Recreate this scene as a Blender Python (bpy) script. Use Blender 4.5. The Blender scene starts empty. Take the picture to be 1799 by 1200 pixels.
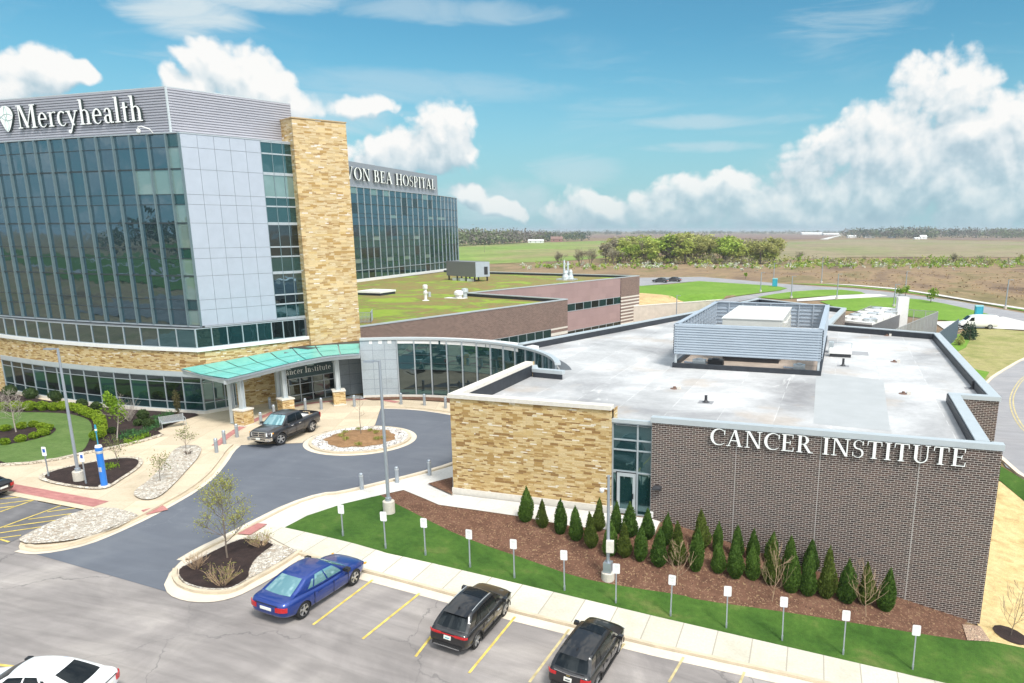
import bpy, bmesh, math, random
from mathutils import Vector, Matrix, noise as mnoise
R = math.radians
random.seed(7)
scene = bpy.context.scene
col = scene.collection

# ---------------------------------------------------------------- camera
IMG_W, IMG_H = 1799.0, 1200.0
CX, CY, FPX, HOR = 1030.0, 720.0, 1318.0, 405.0
CAM_H = 15.5
PITCH = math.atan((CY - HOR) / FPX)
YAW = math.atan2(.319, .946)
cam_data = bpy.data.cameras.new("camera")
cam = bpy.data.objects.new("camera", cam_data)
col.objects.link(cam)
cam_data.sensor_fit = 'HORIZONTAL'
cam_data.sensor_width = 36.0
cam_data.lens = FPX / IMG_W * 36.0
cam_data.shift_x = (IMG_W / 2 - CX) / IMG_W
cam_data.shift_y = (CY - IMG_H / 2) / IMG_W
cam_data.clip_start = 0.3
cam_data.clip_end = 20000
cam.location = (0, 0, CAM_H)
cam.rotation_euler = (R(90) - PITCH, 0, YAW)
scene.camera = cam

# ---------------------------------------------------------------- exposure, sun, sky
scene.view_settings.view_transform = 'Standard'
scene.view_settings.look = 'None'
scene.view_settings.exposure = 0.63
scene.view_settings.gamma = 1.0
SUN_EL, SUN_AZ = R(54), R(-38)          # azimuth measured from +X (right along the brick wall) towards +Y
sd = Vector((math.cos(SUN_EL) * math.cos(SUN_AZ), math.cos(SUN_EL) * math.sin(SUN_AZ), math.sin(SUN_EL)))
sun_data = bpy.data.lights.new("sun", 'SUN')
sun_data.energy = 2.5
sun_data.angle = R(12)
sun_data.color = (1.0, 0.955, 0.88)
sun = bpy.data.objects.new("sun", sun_data)
col.objects.link(sun)
sun.rotation_euler = sd.to_track_quat('Z', 'Y').to_euler()

world = bpy.data.worlds.new("World")
scene.world = world
world.use_nodes = True


class N:
    """small node-tree helper"""
    def __init__(s, tree):
        s.t = tree
    def add(s, typ, **kw):
        n = s.t.nodes.new(typ)
        for k, v in kw.items():
            setattr(n, k, v)
        return n
    def link(s, a, b):
        s.t.links.new(a, b)
    def put(s, sock, v):
        if isinstance(v, bpy.types.NodeSocket):
            s.t.links.new(v, sock)
        elif isinstance(v, (tuple, list, Vector)):
            v = tuple(v)
            sock.default_value = v if len(v) == len(sock.default_value) else v + (1.0,)
        else:
            sock.default_value = v
    def math(s, op, a, b=None, c=None, clamp=False):
        n = s.add('ShaderNodeMath', operation=op)
        n.use_clamp = clamp
        s.put(n.inputs[0], a)
        if b is not None: s.put(n.inputs[1], b)
        if c is not None: s.put(n.inputs[2], c)
        return n.outputs[0]
    def vmath(s, op, a, b=None, out=0):
        n = s.add('ShaderNodeVectorMath', operation=op)
        s.put(n.inputs[0], a)
        if b is not None: s.put(n.inputs[1], b)
        return n.outputs[out]
    def mix(s, f, a, b, blend='MIX'):
        n = s.add('ShaderNodeMix', data_type='RGBA', blend_type=blend)
        s.put(n.inputs[0], f); s.put(n.inputs[6], a); s.put(n.inputs[7], b)
        return n.outputs[2]
    def noise(s, vec, scale, detail=4, rough=.55, dist=0.0, out=0):
        n = s.add('ShaderNodeTexNoise')
        if vec is not None: s.link(vec, n.inputs['Vector'])
        n.inputs['Scale'].default_value = scale
        n.inputs['Detail'].default_value = detail
        n.inputs['Roughness'].default_value = rough
        n.inputs['Distortion'].default_value = dist
        return n.outputs[out]
    def voro(s, vec, scale, feature='F1', out=0, smooth=None, rnd=1.0):
        n = s.add('ShaderNodeTexVoronoi', feature=feature)
        if vec is not None: s.link(vec, n.inputs['Vector'])
        n.inputs['Scale'].default_value = scale
        n.inputs['Randomness'].default_value = rnd
        if smooth is not None: n.inputs['Smoothness'].default_value = smooth
        return n.outputs[out]
    def ramp(s, f, stops, interp='LINEAR'):
        n = s.add('ShaderNodeValToRGB')
        n.color_ramp.interpolation = interp
        e = n.color_ramp.elements
        while len(e) < len(stops): e.new(0.5)
        for i, (p, c) in enumerate(stops):
            e[i].position = p
            c = tuple(c) if isinstance(c, (tuple, list)) else (c, c, c)
            e[i].color = c + (1.0,) if len(c) == 3 else c
        s.put(n.inputs[0], f)
        return n.outputs[0]
    def smooth(s, v, lo, hi):
        n = s.add('ShaderNodeMapRange', interpolation_type='SMOOTHSTEP')
        s.put(n.inputs[0], v)
        n.inputs[1].default_value = lo; n.inputs[2].default_value = hi
        n.inputs[3].default_value = 0; n.inputs[4].default_value = 1
        return n.outputs[0]


def px_ray(x, y):
    r = (x - CX) / FPX; d = (y - CY) / FPX
    X = r; Y = math.cos(PITCH) - d * math.sin(PITCH); Z = -math.sin(PITCH) - d * math.cos(PITCH)
    c, s = math.cos(YAW), math.sin(YAW)
    return Vector((X * c - Y * s, X * s + Y * c, Z))


def azel(x, y):
    d = px_ray(x, y).normalized()
    return math.atan2(d.y, d.x), math.asin(d.z)


def build_sky():
    t = world.node_tree
    n = N(t)
    for q in list(t.nodes): t.nodes.remove(q)
    out = n.add('ShaderNodeOutputWorld')
    bg = n.add('ShaderNodeBackground')
    bg.inputs['Strength'].default_value = 1.0
    sky = n.add('ShaderNodeTexSky', sky_type='NISHITA')
    sky.sun_disc = False
    sky.sun_elevation = SUN_EL
    sky.sun_rotation = R(90) - SUN_AZ
    sky.air_density = 1.0; sky.dust_density = 0.6; sky.ozone_density = 2.2
    clear = n.mix(1.0, sky.outputs[0], (0.040, 0.080, 0.080), 'MULTIPLY')
    tc = n.add('ShaderNodeTexCoord')
    d = n.vmath('NORMALIZE', tc.outputs['Generated'])
    sep = n.add('ShaderNodeSeparateXYZ'); n.link(d, sep.inputs[0])
    el = n.math('ARCSINE', sep.outputs[2])
    az = n.math('ARCTAN2', sep.outputs[1], sep.outputs[0])
    comb = n.add('ShaderNodeCombineXYZ'); n.link(az, comb.inputs[0]); n.link(el, comb.inputs[1])
    p0 = comb.outputs[0]
    # --- cloud density as a node group: heaps of ellipses (azimuth, elevation) broken up by noise
    g = bpy.data.node_groups.new("cloud_density", 'ShaderNodeTree')
    g.interface.new_socket("P", in_out='INPUT', socket_type='NodeSocketVector')
    g.interface.new_socket("D", in_out='OUTPUT', socket_type='NodeSocketFloat')
    m = N(g)
    gi = m.add('NodeGroupInput'); go = m.add('NodeGroupOutput')
    P = gi.outputs[0]
    wn = m.add('ShaderNodeTexNoise', noise_dimensions='2D'); m.link(P, wn.inputs['Vector']); wn.inputs['Scale'].default_value = 11; wn.inputs['Detail'].default_value = 3
    warp = wn.outputs[1]
    Pw = m.vmath('ADD', P, m.vmath('SCALE', m.vmath('SUBTRACT', warp, (.5, .5, .5)), None))
    for nd in g.nodes:
        if nd.bl_idname == 'ShaderNodeVectorMath' and nd.operation == 'SCALE': nd.inputs['Scale'].default_value = 0.05
    E = None
    for (cx, cy, rx, ry) in CLOUDS:
        a, e = azel(cx, cy)
        a1, _ = azel(cx + rx, cy); _, e1 = azel(cx, cy - ry)
        ra, re = abs(a1 - a), abs(e1 - e)
        q = m.vmath('MULTIPLY', m.vmath('SUBTRACT', Pw, (a, e, 0)), (1 / ra, 1 / re, 0))
        v = m.vmath('DOT_PRODUCT', q, q, out=1)
        v = m.math('SUBTRACT', 1.0, v)
        E = v if E is None else m.math('SMOOTH_MAX', E, v, 0.25)
    # unseen cloud heaps added for soft light and reflections, away from the photographed sector
    sepg = m.add('ShaderNodeSeparateXYZ'); m.link(P, sepg.inputs[0])
    az0 = YAW + math.pi / 2
    da = m.math('ABSOLUTE', m.math('SUBTRACT', sepg.outputs[0], az0))
    away = m.math('MAXIMUM', m.smooth(da, 0.85, 1.15), m.smooth(sepg.outputs[1], .30, .50))
    nb = m.noise(P, 2.6, 5, .55)
    back = m.math('MULTIPLY', m.math('SUBTRACT', nb, 0.46), 5.0)
    back = m.math('SUBTRACT', back, m.math('MULTIPLY', m.math('SUBTRACT', 1.0, away), 6.0))
    E = m.math('MAXIMUM', E, back)
    E = m.math('MAXIMUM', E, -1.5)
    E = m.math('MINIMUM', E, 1.35)
    def v2(vec, sc):
        k = m.add('ShaderNodeTexVoronoi', voronoi_dimensions='2D', feature='F1')
        m.link(vec, k.inputs['Vector']); k.inputs['Scale'].default_value = sc
        return k.outputs[0]
    b1, b2, b3 = v2(Pw, 17.0), v2(Pw, 38.0), v2(Pw, 80.0)
    fn = m.add('ShaderNodeTexNoise', noise_dimensions='2D'); m.link(P, fn.inputs['Vector'])
    fn.inputs['Scale'].default_value = 30.0; fn.inputs['Detail'].default_value = 6; fn.inputs['Roughness'].default_value = .62
    f = fn.outputs[0]
    D = m.math('ADD', E, m.math('MULTIPLY', m.math('SUBTRACT', 0.42, b1), 0.80))
    D = m.math('ADD', D, m.math('MULTIPLY', m.math('SUBTRACT', 0.42, b2), 0.50))
    D = m.math('ADD', D, m.math('MULTIPLY', m.math('SUBTRACT', 0.42, b3), 0.32))
    D = m.math('ADD', D, m.math('MULTIPLY', m.math('SUBTRACT', f, 0.5), 1.15))
    m.link(D, go.inputs[0])
    def dens(vec):
        gn = n.add('ShaderNodeGroup'); gn.node_tree = g
        n.link(vec, gn.inputs[0]); return gn.outputs[0]
    D0 = dens(p0)
    D2 = dens(n.vmath('ADD', p0, (-0.006, 0.020, 0)))
    a_c = n.smooth(D0, -0.20, 0.52)
    rel2 = n.math('SUBTRACT', D0, D2)
    lit = n.math('ADD', n.math('MULTIPLY', rel2, 0.46), 0.60)
    low = n.smooth(el, 0.0, 0.20)
    lit = n.math('ADD', lit, n.math('MULTIPLY', n.math('SUBTRACT', low, 0.62), 0.34), clamp=True)
    ccol = n.ramp(lit, [(0.0, (.225, .32, .385)), (.35, (.33, .42, .47)), (.65, (.50, .545, .565)), (.9, (.63, .63, .62))])
    # haze near the horizon thins the cloud bases into blue-grey
    hz = n.smooth(el, -0.01, 0.10)
    a_c = n.math('MULTIPLY', a_c, n.math('ADD', 0.62, n.math('MULTIPLY', hz, 0.38)))
    # --- cirrus streaks
    cv = n.vmath('MULTIPLY', p0, (5.0, 24.0, 1.0))
    ci = n.noise(cv, 1.0, 7, .62, 0.9)
    band = n.noise(n.vmath('MULTIPLY', p0, (2.2, 5.0, 1.0)), 1.0, 2, .5)
    ci = n.math('MULTIPLY', n.smooth(ci, .48, .80), n.smooth(band, .42, .66))
    ci = n.math('MULTIPLY', ci, 0.55)
    stv = n.noise(n.vmath('MULTIPLY', p0, (9.0, 30.0, 1.0)), 1.0, 6, .6, 1.4)
    for cx, cy, rx, ry, k in CIRRUS:
        a, e = azel(cx, cy); a1, _ = azel(cx + rx, cy); _, e1 = azel(cx, cy - ry)
        q = n.vmath('MULTIPLY', n.vmath('SUBTRACT', p0, (a, e, 0)), (1 / abs(a1 - a), 1 / abs(e1 - e), 0))
        v = n.math('SUBTRACT', 1.0, n.vmath('DOT_PRODUCT', q, q, out=1), clamp=True)
        v = n.math('ADD', n.math('MULTIPLY', v, 1.1), n.math('MULTIPLY', n.math('SUBTRACT', stv, .62), 1.6))
        ci = n.math('MAXIMUM', ci, n.math('MULTIPLY', n.smooth(v, 0.0, 1.0), k))
    hv = n.smooth(el, 0.24, -0.02)
    base = n.mix(n.math('MULTIPLY', hv, 0.85), clear, (.25, .385, .455))
    base = n.mix(ci, base, (.42, .50, .54))
    # clouds and veil near the sun brightened to add frontal fill light
    sdot = n.vmath('DOT_PRODUCT', d, tuple(sd), out=1)
    glow = n.math('ADD', 1.0, n.math('MULTIPLY', n.smooth(sdot, .15, 1.0), 2.6))
    ccol = n.vmath('SCALE', ccol, None); ccol.node.inputs['Scale'].default_value = 1
    n.link(glow, ccol.node.inputs['Scale'])
    base = n.mix(n.math('MULTIPLY', n.smooth(sdot, .2, 1.0), .55), base, (.85, .88, .90))
    fin = n.mix(a_c, base, ccol)
    # below the horizon: dull ground colour
    gnd = n.smooth(el, -0.03, -0.002)
    fin = n.mix(gnd, (.10, .10, .08), fin)
    n.link(fin, bg.inputs['Color'])
    n.link(bg.outputs[0], out.inputs[0])


CIRRUS = [(330, 22, 150, 60, 1.0), (430, -6, 220, 34, .9), (780, 18, 260, 34, .45), (1240, 214, 190, 18, .5), (1240, 258, 160, 14, .5), (720, 150, 330, 40, .35), (1010, 300, 110, 40, .4), (880, 350, 130, 50, .55), (560, 200, 170, 60, .5)]
CLOUDS = [
    (1650, 180, 105, 100), (1600, 275, 210, 90), (1520, 340, 190, 75), (1700, 330, 170, 95), (1775, 230, 80, 80),
    (1420, 375, 120, 50), (1300, 345, 70, 50), (1225, 345, 75, 50), (1060, 372, 105, 36), (1160, 372, 90, 45),
    (1735, 385, 60, 35),
    (790, 240, 70, 62), (710, 275, 110, 45), (640, 185, 75, 22), (830, 350, 40, 26), (885, 365, 45, 25),
    (400, 125, 85, 50), (460, 175, 80, 55), (330, 155, 60, 25),
    (60, 120, 75, 52), (10, 160, 60, 45), (130, 130, 36, 26),
    (1490, 265, 100, 70), (1450, 330, 120, 70), (1560, 240, 90, 60), (1340, 365, 120, 45), (1720, 270, 120, 90),
]
build_sky()
world.cycles.sampling_method = 'MANUAL'
world.cycles.sample_map_resolution = 512


# ---------------------------------------------------------------- object helpers
def tag(o, label=None, cat=None, group=None, kind=None):
    if label: o['label'] = label
    if cat: o['category'] = cat
    if group: o['group'] = group
    if kind: o['kind'] = kind
    return o


def empty(name, loc, label=None, cat=None, group=None, rz=0.0):
    o = bpy.data.objects.new(name, None)
    o.empty_display_size = 0.3
    col.objects.link(o)
    o.location = loc
    o.rotation_euler = (0, 0, rz)
    return tag(o, label, cat, group)


CHILD = {}
def copy_tree(o, parent=None):
    c = o.copy(); col.objects.link(c); c.parent = parent
    for k in list(o.children):
        copy_tree(k, c)
    return c


def wloc(o):
    """world location of an unrotated chain of parents"""
    v = Vector((0, 0, 0))
    while o is not None:
        v += o.location; o = o.parent
    return v


class MB:
    def __init__(s):
        s.v = []; s.f = []; s.m = []; s.uv = []
    def face(s, pts, m=0, uv=None):
        i = len(s.v)
        s.v.extend(Vector(p) for p in pts)
        s.f.append(tuple(range(i, i + len(pts)))); s.m.append(m); s.uv.append(uv)
    def box(s, x0, x1, y0, y1, z0, z1, m=0):
        s.obox((x0, y0), (x1, y0), y1 - y0, z0, z1, m)
    def obox(s, a, b, depth, z0, z1, m=0):
        """box whose front bottom edge runs a->b (2-D), extending 'depth' to the left of a->b"""
        a = Vector(a[:2]); b = Vector(b[:2]); t = (b - a).normalized(); nn = Vector((-t.y, t.x)) * depth
        s.prism([a, b, b + nn, a + nn], z0, z1, m)
    def prism(s, poly, z0, z1, m=0, top=None, mtop=None):
        poly = [Vector(p[:2]) for p in poly]
        ar = sum(poly[i - 1].x * poly[i].y - poly[i].x * poly[i - 1].y for i in range(len(poly)))
        if ar < 0: poly = poly[::-1]
        k = len(poly)
        lo = [Vector((p.x, p.y, z0)) for p in poly]; hi = [Vector((p.x, p.y, z1)) for p in poly]
        s.face(hi, m if mtop is None else mtop); s.face(lo[::-1], m)
        for i in range(k):
            j = (i + 1) % k
            s.face([lo[i], lo[j], hi[j], hi[i]], m)
    def beam(s, p, q, w, h=None, m=0, up=(0, 0, 1)):
        p = Vector(p); q = Vector(q); h = h or w
        d = (q - p).normalized(); u = Vector(up)
        if abs(d.dot(u)) > .99: u = Vector((1, 0, 0))
        x = d.cross(u).normalized(); y = x.cross(d).normalized()
        c = [(-1, -1), (1, -1), (1, 1), (-1, 1)]
        A = [p + x * a * w / 2 + y * b * h / 2 for a, b in c]; B = [q + x * a * w / 2 + y * b * h / 2 for a, b in c]
        s.face(A, m); s.face(B[::-1], m)
        for i in range(4):
            j = (i + 1) % 4
            s.face([A[j], A[i], B[i], B[j]], m)
    def tube(s, pts, rad, n=8, m=0, caps=True):
        pts = [Vector(p) for p in pts]
        if not isinstance(rad, (list, tuple)): rad = [rad] * len(pts)
        rings = []
        base = len(s.v)
        px = None
        for i, p in enumerate(pts):
            d = (pts[min(i + 1, len(pts) - 1)] - pts[max(i - 1, 0)])
            d = d.normalized() if d.length > 1e-6 else Vector((0, 0, 1))
            if px is None:
                u = Vector((0, 0, 1)) if abs(d.z) < .9 else Vector((1, 0, 0))
                px = d.cross(u).normalized()
            else:
                px = (px - d * px.dot(d)).normalized()
            py = d.cross(px)
            rings.append([p + (px * math.cos(2 * math.pi * k / n) + py * math.sin(2 * math.pi * k / n)) * rad[i] for k in range(n)])
        for r in rings: s.v.extend(r)
        for i in range(len(rings) - 1):
            for k in range(n):
                a = base + i * n + k; b = base + i * n + (k + 1) % n
                s.f.append((a, b, b + n, a + n)); s.m.append(m); s.uv.append(None)
        if caps:
            s.f.append(tuple(base + k for k in range(n))[::-1]); s.m.append(m); s.uv.append(None)
            e = base + (len(rings) - 1) * n
            s.f.append(tuple(e + k for k in range(n))); s.m.append(m); s.uv.append(None)
    def lathe(s, prof, c=(0, 0, 0), n=16, m=0, axis='z', caps=True):
        """prof = [(r, h)...] around axis through c"""
        c = Vector(c); base = len(s.v)
        for r, h in prof:
            for k in range(n):
                a = 2 * math.pi * k / n
                x, y = r * math.cos(a), r * math.sin(a)
                if axis == 'z': s.v.append(c + Vector((x, y, h)))
                elif axis == 'y': s.v.append(c + Vector((x, h, y)))
                else: s.v.append(c + Vector((h, x, y)))
        flip = axis == 'y'
        for i in range(len(prof) - 1):
            for k in range(n):
                a = base + i * n + k; b = base + i * n + (k + 1) % n
                q = (a, b, b + n, a + n)
                s.f.append(q[::-1] if flip else q); s.m.append(m); s.uv.append(None)
        for end, i in ((0, 0), (1, len(prof) - 1)):
            if caps and prof[i][0] > 1e-5:
                q = tuple(base + i * n + k for k in range(n))
                q = q if end else q[::-1]
                s.f.append(q[::-1] if flip else q); s.m.append(m); s.uv.append(None)
    def wall(s, path, z0, z1, m=0, u0=0.0):
        """vertical faces along a 2-D path, outward = right-hand side of the path, continuous uv"""
        u = u0
        for a, b in zip(path, path[1:]):
            a = Vector(a[:2]); b = Vector(b[:2]); L = (b - a).length
            za0 = z0; zb0 = z0
            s.face([(a.x, a.y, z0), (b.x, b.y, z0), (b.x, b.y, z1), (a.x, a.y, z1)], m, [(u, z0), (u + L, z0), (u + L, z1), (u, z1)])
            u += L
        return u
    def strip(s, path, r0, r1, z0, z1, m=0, mt=None):
        """a solid band along a 2-D path between offsets r0 and r1 (to the right), z0..z1"""
        A = offset(path, r0); B = offset(path, r1)
        mt = m if mt is None else mt
        for i in range(len(path) - 1):
            a, b, c, d = A[i], A[i + 1], B[i + 1], B[i]
            T = lambda p, z: (p[0], p[1], z)
            s.face([T(d, z1), T(c, z1), T(b, z1), T(a, z1)], mt)
            s.face([T(a, z0), T(b, z0), T(c, z0), T(d, z0)], m)
            s.face([T(d, z0), T(c, z0), T(c, z1), T(d, z1)], m)
            s.face([T(b, z0), T(a, z0), T(a, z1), T(b, z1)], m)
        for i, fl in ((0, 1), (len(path) - 1, 0)):
            q = [(A[i][0], A[i][1], z0), (B[i][0], B[i][1], z0), (B[i][0], B[i][1], z1), (A[i][0], A[i][1], z1)]
            s.face(q if fl else q[::-1], m)
    def build(s, name, mats, parent=None, org=None, smooth=False, uv=True, merge=False):
        if org is None: org = wloc(parent) if parent is not None else Vector((0, 0, 0))
        org = Vector(org)
        me = bpy.data.meshes.new(name)
        me.from_pydata([tuple(p - org) for p in s.v], [], s.f)
        if not isinstance(mats, (list, tuple)): mats = [mats]
        for mm in mats: me.materials.append(mm)
        me.polygons.foreach_set('material_index', s.m)
        if uv:
            ul = me.uv_layers.new(name="UVMap")
            flat = []
            for f, u in zip(s.f, s.uv):
                if u is not None:
                    for q in u: flat.extend((q[0], q[1]))
                    continue
                a, b, c = s.v[f[0]], s.v[f[1]], s.v[f[2]]
                nrm = (b - a).cross(c - a)
                if nrm.length > 1e-9: nrm.normalize()
                if abs(nrm.z) > .7:
                    for i in f: flat.extend((s.v[i].x, s.v[i].y))
                else:
                    t = Vector((-nrm.y, nrm.x))
                    t = t.normalized() if t.length > 1e-6 else Vector((1, 0))
                    for i in f: flat.extend((s.v[i].x * t.x + s.v[i].y * t.y, s.v[i].z))
            ul.data.foreach_set('uv', flat)
        if merge:
            bm = bmesh.new(); bm.from_mesh(me)
            bmesh.ops.remove_doubles(bm, verts=bm.verts, dist=1e-4)
            bm.to_mesh(me); bm.free()
        if smooth:
            me.polygons.foreach_set('use_smooth', [True] * len(me.polygons))
        o = bpy.data.objects.new(name, me)
        col.objects.link(o)
        if parent is not None: o.parent = parent
        else: o.location = org
        return o


def offset(path, r):
    """offset a 2-D polyline to its right by r"""
    P = [Vector(p[:2]) for p in path]; out = []
    for i in range(len(P)):
        ds = []
        if i > 0: ds.append((P[i] - P[i - 1]).normalized())
        if i < len(P) - 1: ds.append((P[i + 1] - P[i]).normalized())
        ns = [Vector((d.y, -d.x)) for d in ds]
        nn = sum(ns, Vector((0, 0)))
        nn = nn / max(nn.length, 1e-6)
        k = max(.35, nn.dot(ns[0]))
        out.append(P[i] + nn * (r / k))
    return out


def bevel(o, w, seg=2, ang=30):
    m = o.modifiers.new("bevel", 'BEVEL'); m.width = w; m.segments = seg; m.limit_method = 'ANGLE'; m.angle_limit = R(ang)
    return o


# ---------------------------------------------------------------- materials
def new_mat(name):
    m = bpy.data.materials.new(name); m.use_nodes = True
    t = m.node_tree
    for q in list(t.nodes): t.nodes.remove(q)
    n = N(t)
    out = n.add('ShaderNodeOutputMaterial')
    b = n.add('ShaderNodeBsdfPrincipled')
    n.link(b.outputs[0], out.inputs[0])
    return m, n, b, out


def uvw(n):
    return n.add('ShaderNodeTexCoord').outputs['UV']


def bump(n, b, h, strength=.4, dist=.02):
    k = n.add('ShaderNodeBump'); k.inputs['Strength'].default_value = strength; k.inputs['Distance'].default_value = dist
    n.link(h, k.inputs['Height']); n.link(k.outputs[0], b.inputs['Normal'])


def plain(name, c, rough=.6, metal=0.0, var=.12, scale=3.0, coat=0.0, spec=.5, obj=False):
    m, n, b, _ = new_mat(name)
    v = n.add('ShaderNodeTexCoord').outputs['Object' if obj else 'UV']
    f = n.noise(v, scale, 5, .6)
    cc = n.mix(n.ramp(f, [(.3, 0.0), (.7, 1.0)]), tuple(x * (1 - var) for x in c), tuple(min(1, x * (1 + var)) for x in c))
    n.link(cc, b.inputs['Base Color'])
    b.inputs['Roughness'].default_value = rough
    b.inputs['Metallic'].default_value = metal
    b.inputs['Coat Weight'].default_value = coat
    b.inputs['Coat Roughness'].default_value = .04
    b.inputs['Specular IOR Level'].default_value = spec
    return m


def brick_mat(name, ramp, mortar, w, h, ms, rough=.85, bumpy=.5, mix2=None, patch=.25):
    m, n, b, _ = new_mat(name)
    v = uvw(n)
    def br(w, h, off, sq, sqf, ms):
        k = n.add('ShaderNodeTexBrick')
        n.link(v, k.inputs['Vector'])
        k.offset = off; k.offset_frequency = 2; k.squash = sq; k.squash_frequency = sqf
        k.inputs['Color1'].default_value = (0, 0, 0, 1); k.inputs['Color2'].default_value = (1, 1, 1, 1)
        k.inputs['Mortar'].default_value = (0, 0, 0, 1)
        k.inputs['Scale'].default_value = 1.0; k.inputs['Mortar Size'].default_value = ms
        k.inputs['Mortar Smooth'].default_value = .1; k.inputs['Bias'].default_value = 0.0
        k.inputs['Brick Width'].default_value = w; k.inputs['Row Height'].default_value = h
        return k
    k1 = br(w, h, .5 if not mix2 else .37, 1.0 if not mix2 else .7, 3, ms)
    c1 = n.ramp(k1.outputs[0], ramp, 'CONSTANT' if mix2 else 'LINEAR')
    fac = k1.outputs['Fac']
    if mix2:
        k2 = br(w * 1.45, h * 2, .42, .8, 2, ms * 1.2)
        c2 = n.ramp(k2.outputs[0], mix2, 'CONSTANT')
        # whole cells of the coarse course pattern are swapped in where a per-cell random is high
        k3 = br(w * 1.45, h * 2, .42, .8, 2, 0.0)
        k3.inputs['Bias'].default_value = 0.0
        sel = n.math('GREATER_THAN', n.math('FRACT', n.math('MULTIPLY', k3.outputs[0], 7.31)), .66)
        c1 = n.mix(sel, c1, c2)
        fac = n.math('ADD', n.math('MULTIPLY', fac, n.math('SUBTRACT', 1.0, sel)), n.math('MULTIPLY', k2.outputs['Fac'], sel))
    big = n.noise(v, .35, 4, .6)
    c1 = n.mix(n.math('MULTIPLY', n.smooth(big, .4, .7), patch), c1, n.mix(1.0, c1, (.6, .6, .6), 'MULTIPLY'))
    fine = n.noise(v, 14, 4, .6)
    c1 = n.mix(.35, c1, n.mix(1.0, c1, n.ramp(fine, [(.25, .45), (.75, 1.5)]), 'MULTIPLY'))
    cc = n.mix(fac, c1, mortar)
    n.link(cc, b.inputs['Base Color'])
    b.inputs['Roughness'].default_value = rough
    hh = n.math('ADD', n.math('SUBTRACT', 1.0, fac), n.math('MULTIPLY', k1.outputs[0], .35))
    bump(n, b, n.math('ADD', hh, n.math('MULTIPLY', fine, .3)), bumpy, .015)
    return m


def glass_mat(name, base=(.010, .022, .026), tint=(.50, .72, .86), fac=.27, rough=.012, edge=.45):
    m, n, b, out = new_mat(name)
    b.inputs['Base Color'].default_value = base + (1,)
    b.inputs['Roughness'].default_value = .25
    b.inputs['Specular IOR Level'].default_value = .1
    gl = n.add('ShaderNodeBsdfGlossy'); gl.inputs['Color'].default_value = tint + (1,); gl.inputs['Roughness'].default_value = rough
    v = n.add('ShaderNodeTexCoord').outputs['Object']
    w = n.noise(v, .55, 2, .5)
    k = n.add('ShaderNodeBump'); k.inputs['Strength'].default_value = .025; k.inputs['Distance'].default_value = .4
    n.link(w, k.inputs['Height']); n.link(k.outputs[0], gl.inputs['Normal'])
    lw = n.add('ShaderNodeLayerWeight'); lw.inputs[0].default_value = .35
    f = n.math('ADD', fac, n.math('MULTIPLY', lw.outputs[0], edge), clamp=True)
    mx = n.add('ShaderNodeMixShader')
    n.link(f, mx.inputs[0]); n.link(b.outputs[0], mx.inputs[1]); n.link(gl.outputs[0], mx.inputs[2])
    n.link(mx.outputs[0], out.inputs[0])
    return m


STONE_R = [(0.0, (.36, .215, .075)), (.10, (.50, .345, .15)), (.30, (.58, .425, .21)), (.48, (.46, .30, .115)), (.60, (.61, .475, .265)),
           (.76, (.25, .135, .045)), (.85, (.52, .37, .165)), (.96, (.70, .63, .51))]
STONE_R2 = [(0.0, (.53, .375, .165)), (.22, (.38, .235, .08)), (.42, (.60, .45, .24)), (.64, (.27, .15, .05)), (.78, (.56, .42, .225))]
M_stone = brick_mat("ledge_stone", STONE_R, (.46, .34, .19), .43, .076, .004, mix2=STONE_R2, bumpy=.55, patch=.2)
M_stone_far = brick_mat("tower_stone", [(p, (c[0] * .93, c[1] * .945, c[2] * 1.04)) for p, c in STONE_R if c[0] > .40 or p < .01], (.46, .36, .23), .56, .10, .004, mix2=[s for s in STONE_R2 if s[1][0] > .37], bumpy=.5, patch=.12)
M_brick = brick_mat("brown_brick", [(0.0, (.036, .023, .021)), (.5, (.062, .037, .031)), (1.0, (.092, .053, .042))], (.47, .425, .385), .31, .108, .0115, bumpy=.35, patch=.25)
M_brick_wing = brick_mat("wing_brick", [(0.0, (.13, .082, .066)), (.5, (.165, .105, .085)), (1.0, (.205, .13, .105))], (.30, .24, .21), .4, .135, .012, bumpy=.2, patch=.3)
M_pink = brick_mat("rose_panel", [(0.0, (.30, .205, .20)), (1.0, (.335, .23, .222))], (.26, .175, .17), 3.0, 1.4, .012, bumpy=.05, patch=.15)
M_glass = glass_mat("curtain_glass")
M_glass_low = glass_mat("teal_glass", (.009, .034, .037), (.48, .74, .80), .17)
M_glass_spandrel = glass_mat("spandrel_glass", (.018, .060, .064), (.50, .78, .82), .24)
M_glass_blind = glass_mat("blind_glass", (.15, .21, .19), (.60, .82, .88), .24)
M_glass_dark = glass_mat("dark_glass", (.006, .009, .010), (.50, .62, .66), .16)
M_mullion = plain("mullion_metal", (.22, .29, .31), .4, .6, .05)
M_mull_lt = plain("light_mullion", (.42, .46, .49), .45, .4, .05)
M_mull_dk = plain("dark_transom", (.045, .06, .068), .45, .4, .05)
M_panel = plain("silver_panel", (.44, .48, .55), .42, .35, .04, 1.2)
M_panel_gap = plain("panel_gap", (.10, .11, .12), .7)
M_grey_panel = plain("grey_panel", (.30, .34, .38), .45, .3, .05, 1.5)
M_rib = plain("ribbed_metal", (.385, .385, .43), .45, .15, .05, .8)
M_screen = plain("screen_metal", (.40, .455, .52), .45, .15, .06, .8)
M_coping = plain("coping_metal", (.50, .54, .56), .42, .3, .05, 1.0)
M_white = plain("white_trim", (.72, .71, .69), .5, 0, .05)
M_limestone = plain("limestone_trim", (.62, .58, .52), .8, 0, .08, 5)
M_black = plain("black_membrane", (.022, .026, .034), .55, 0, .3, 2)
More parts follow.
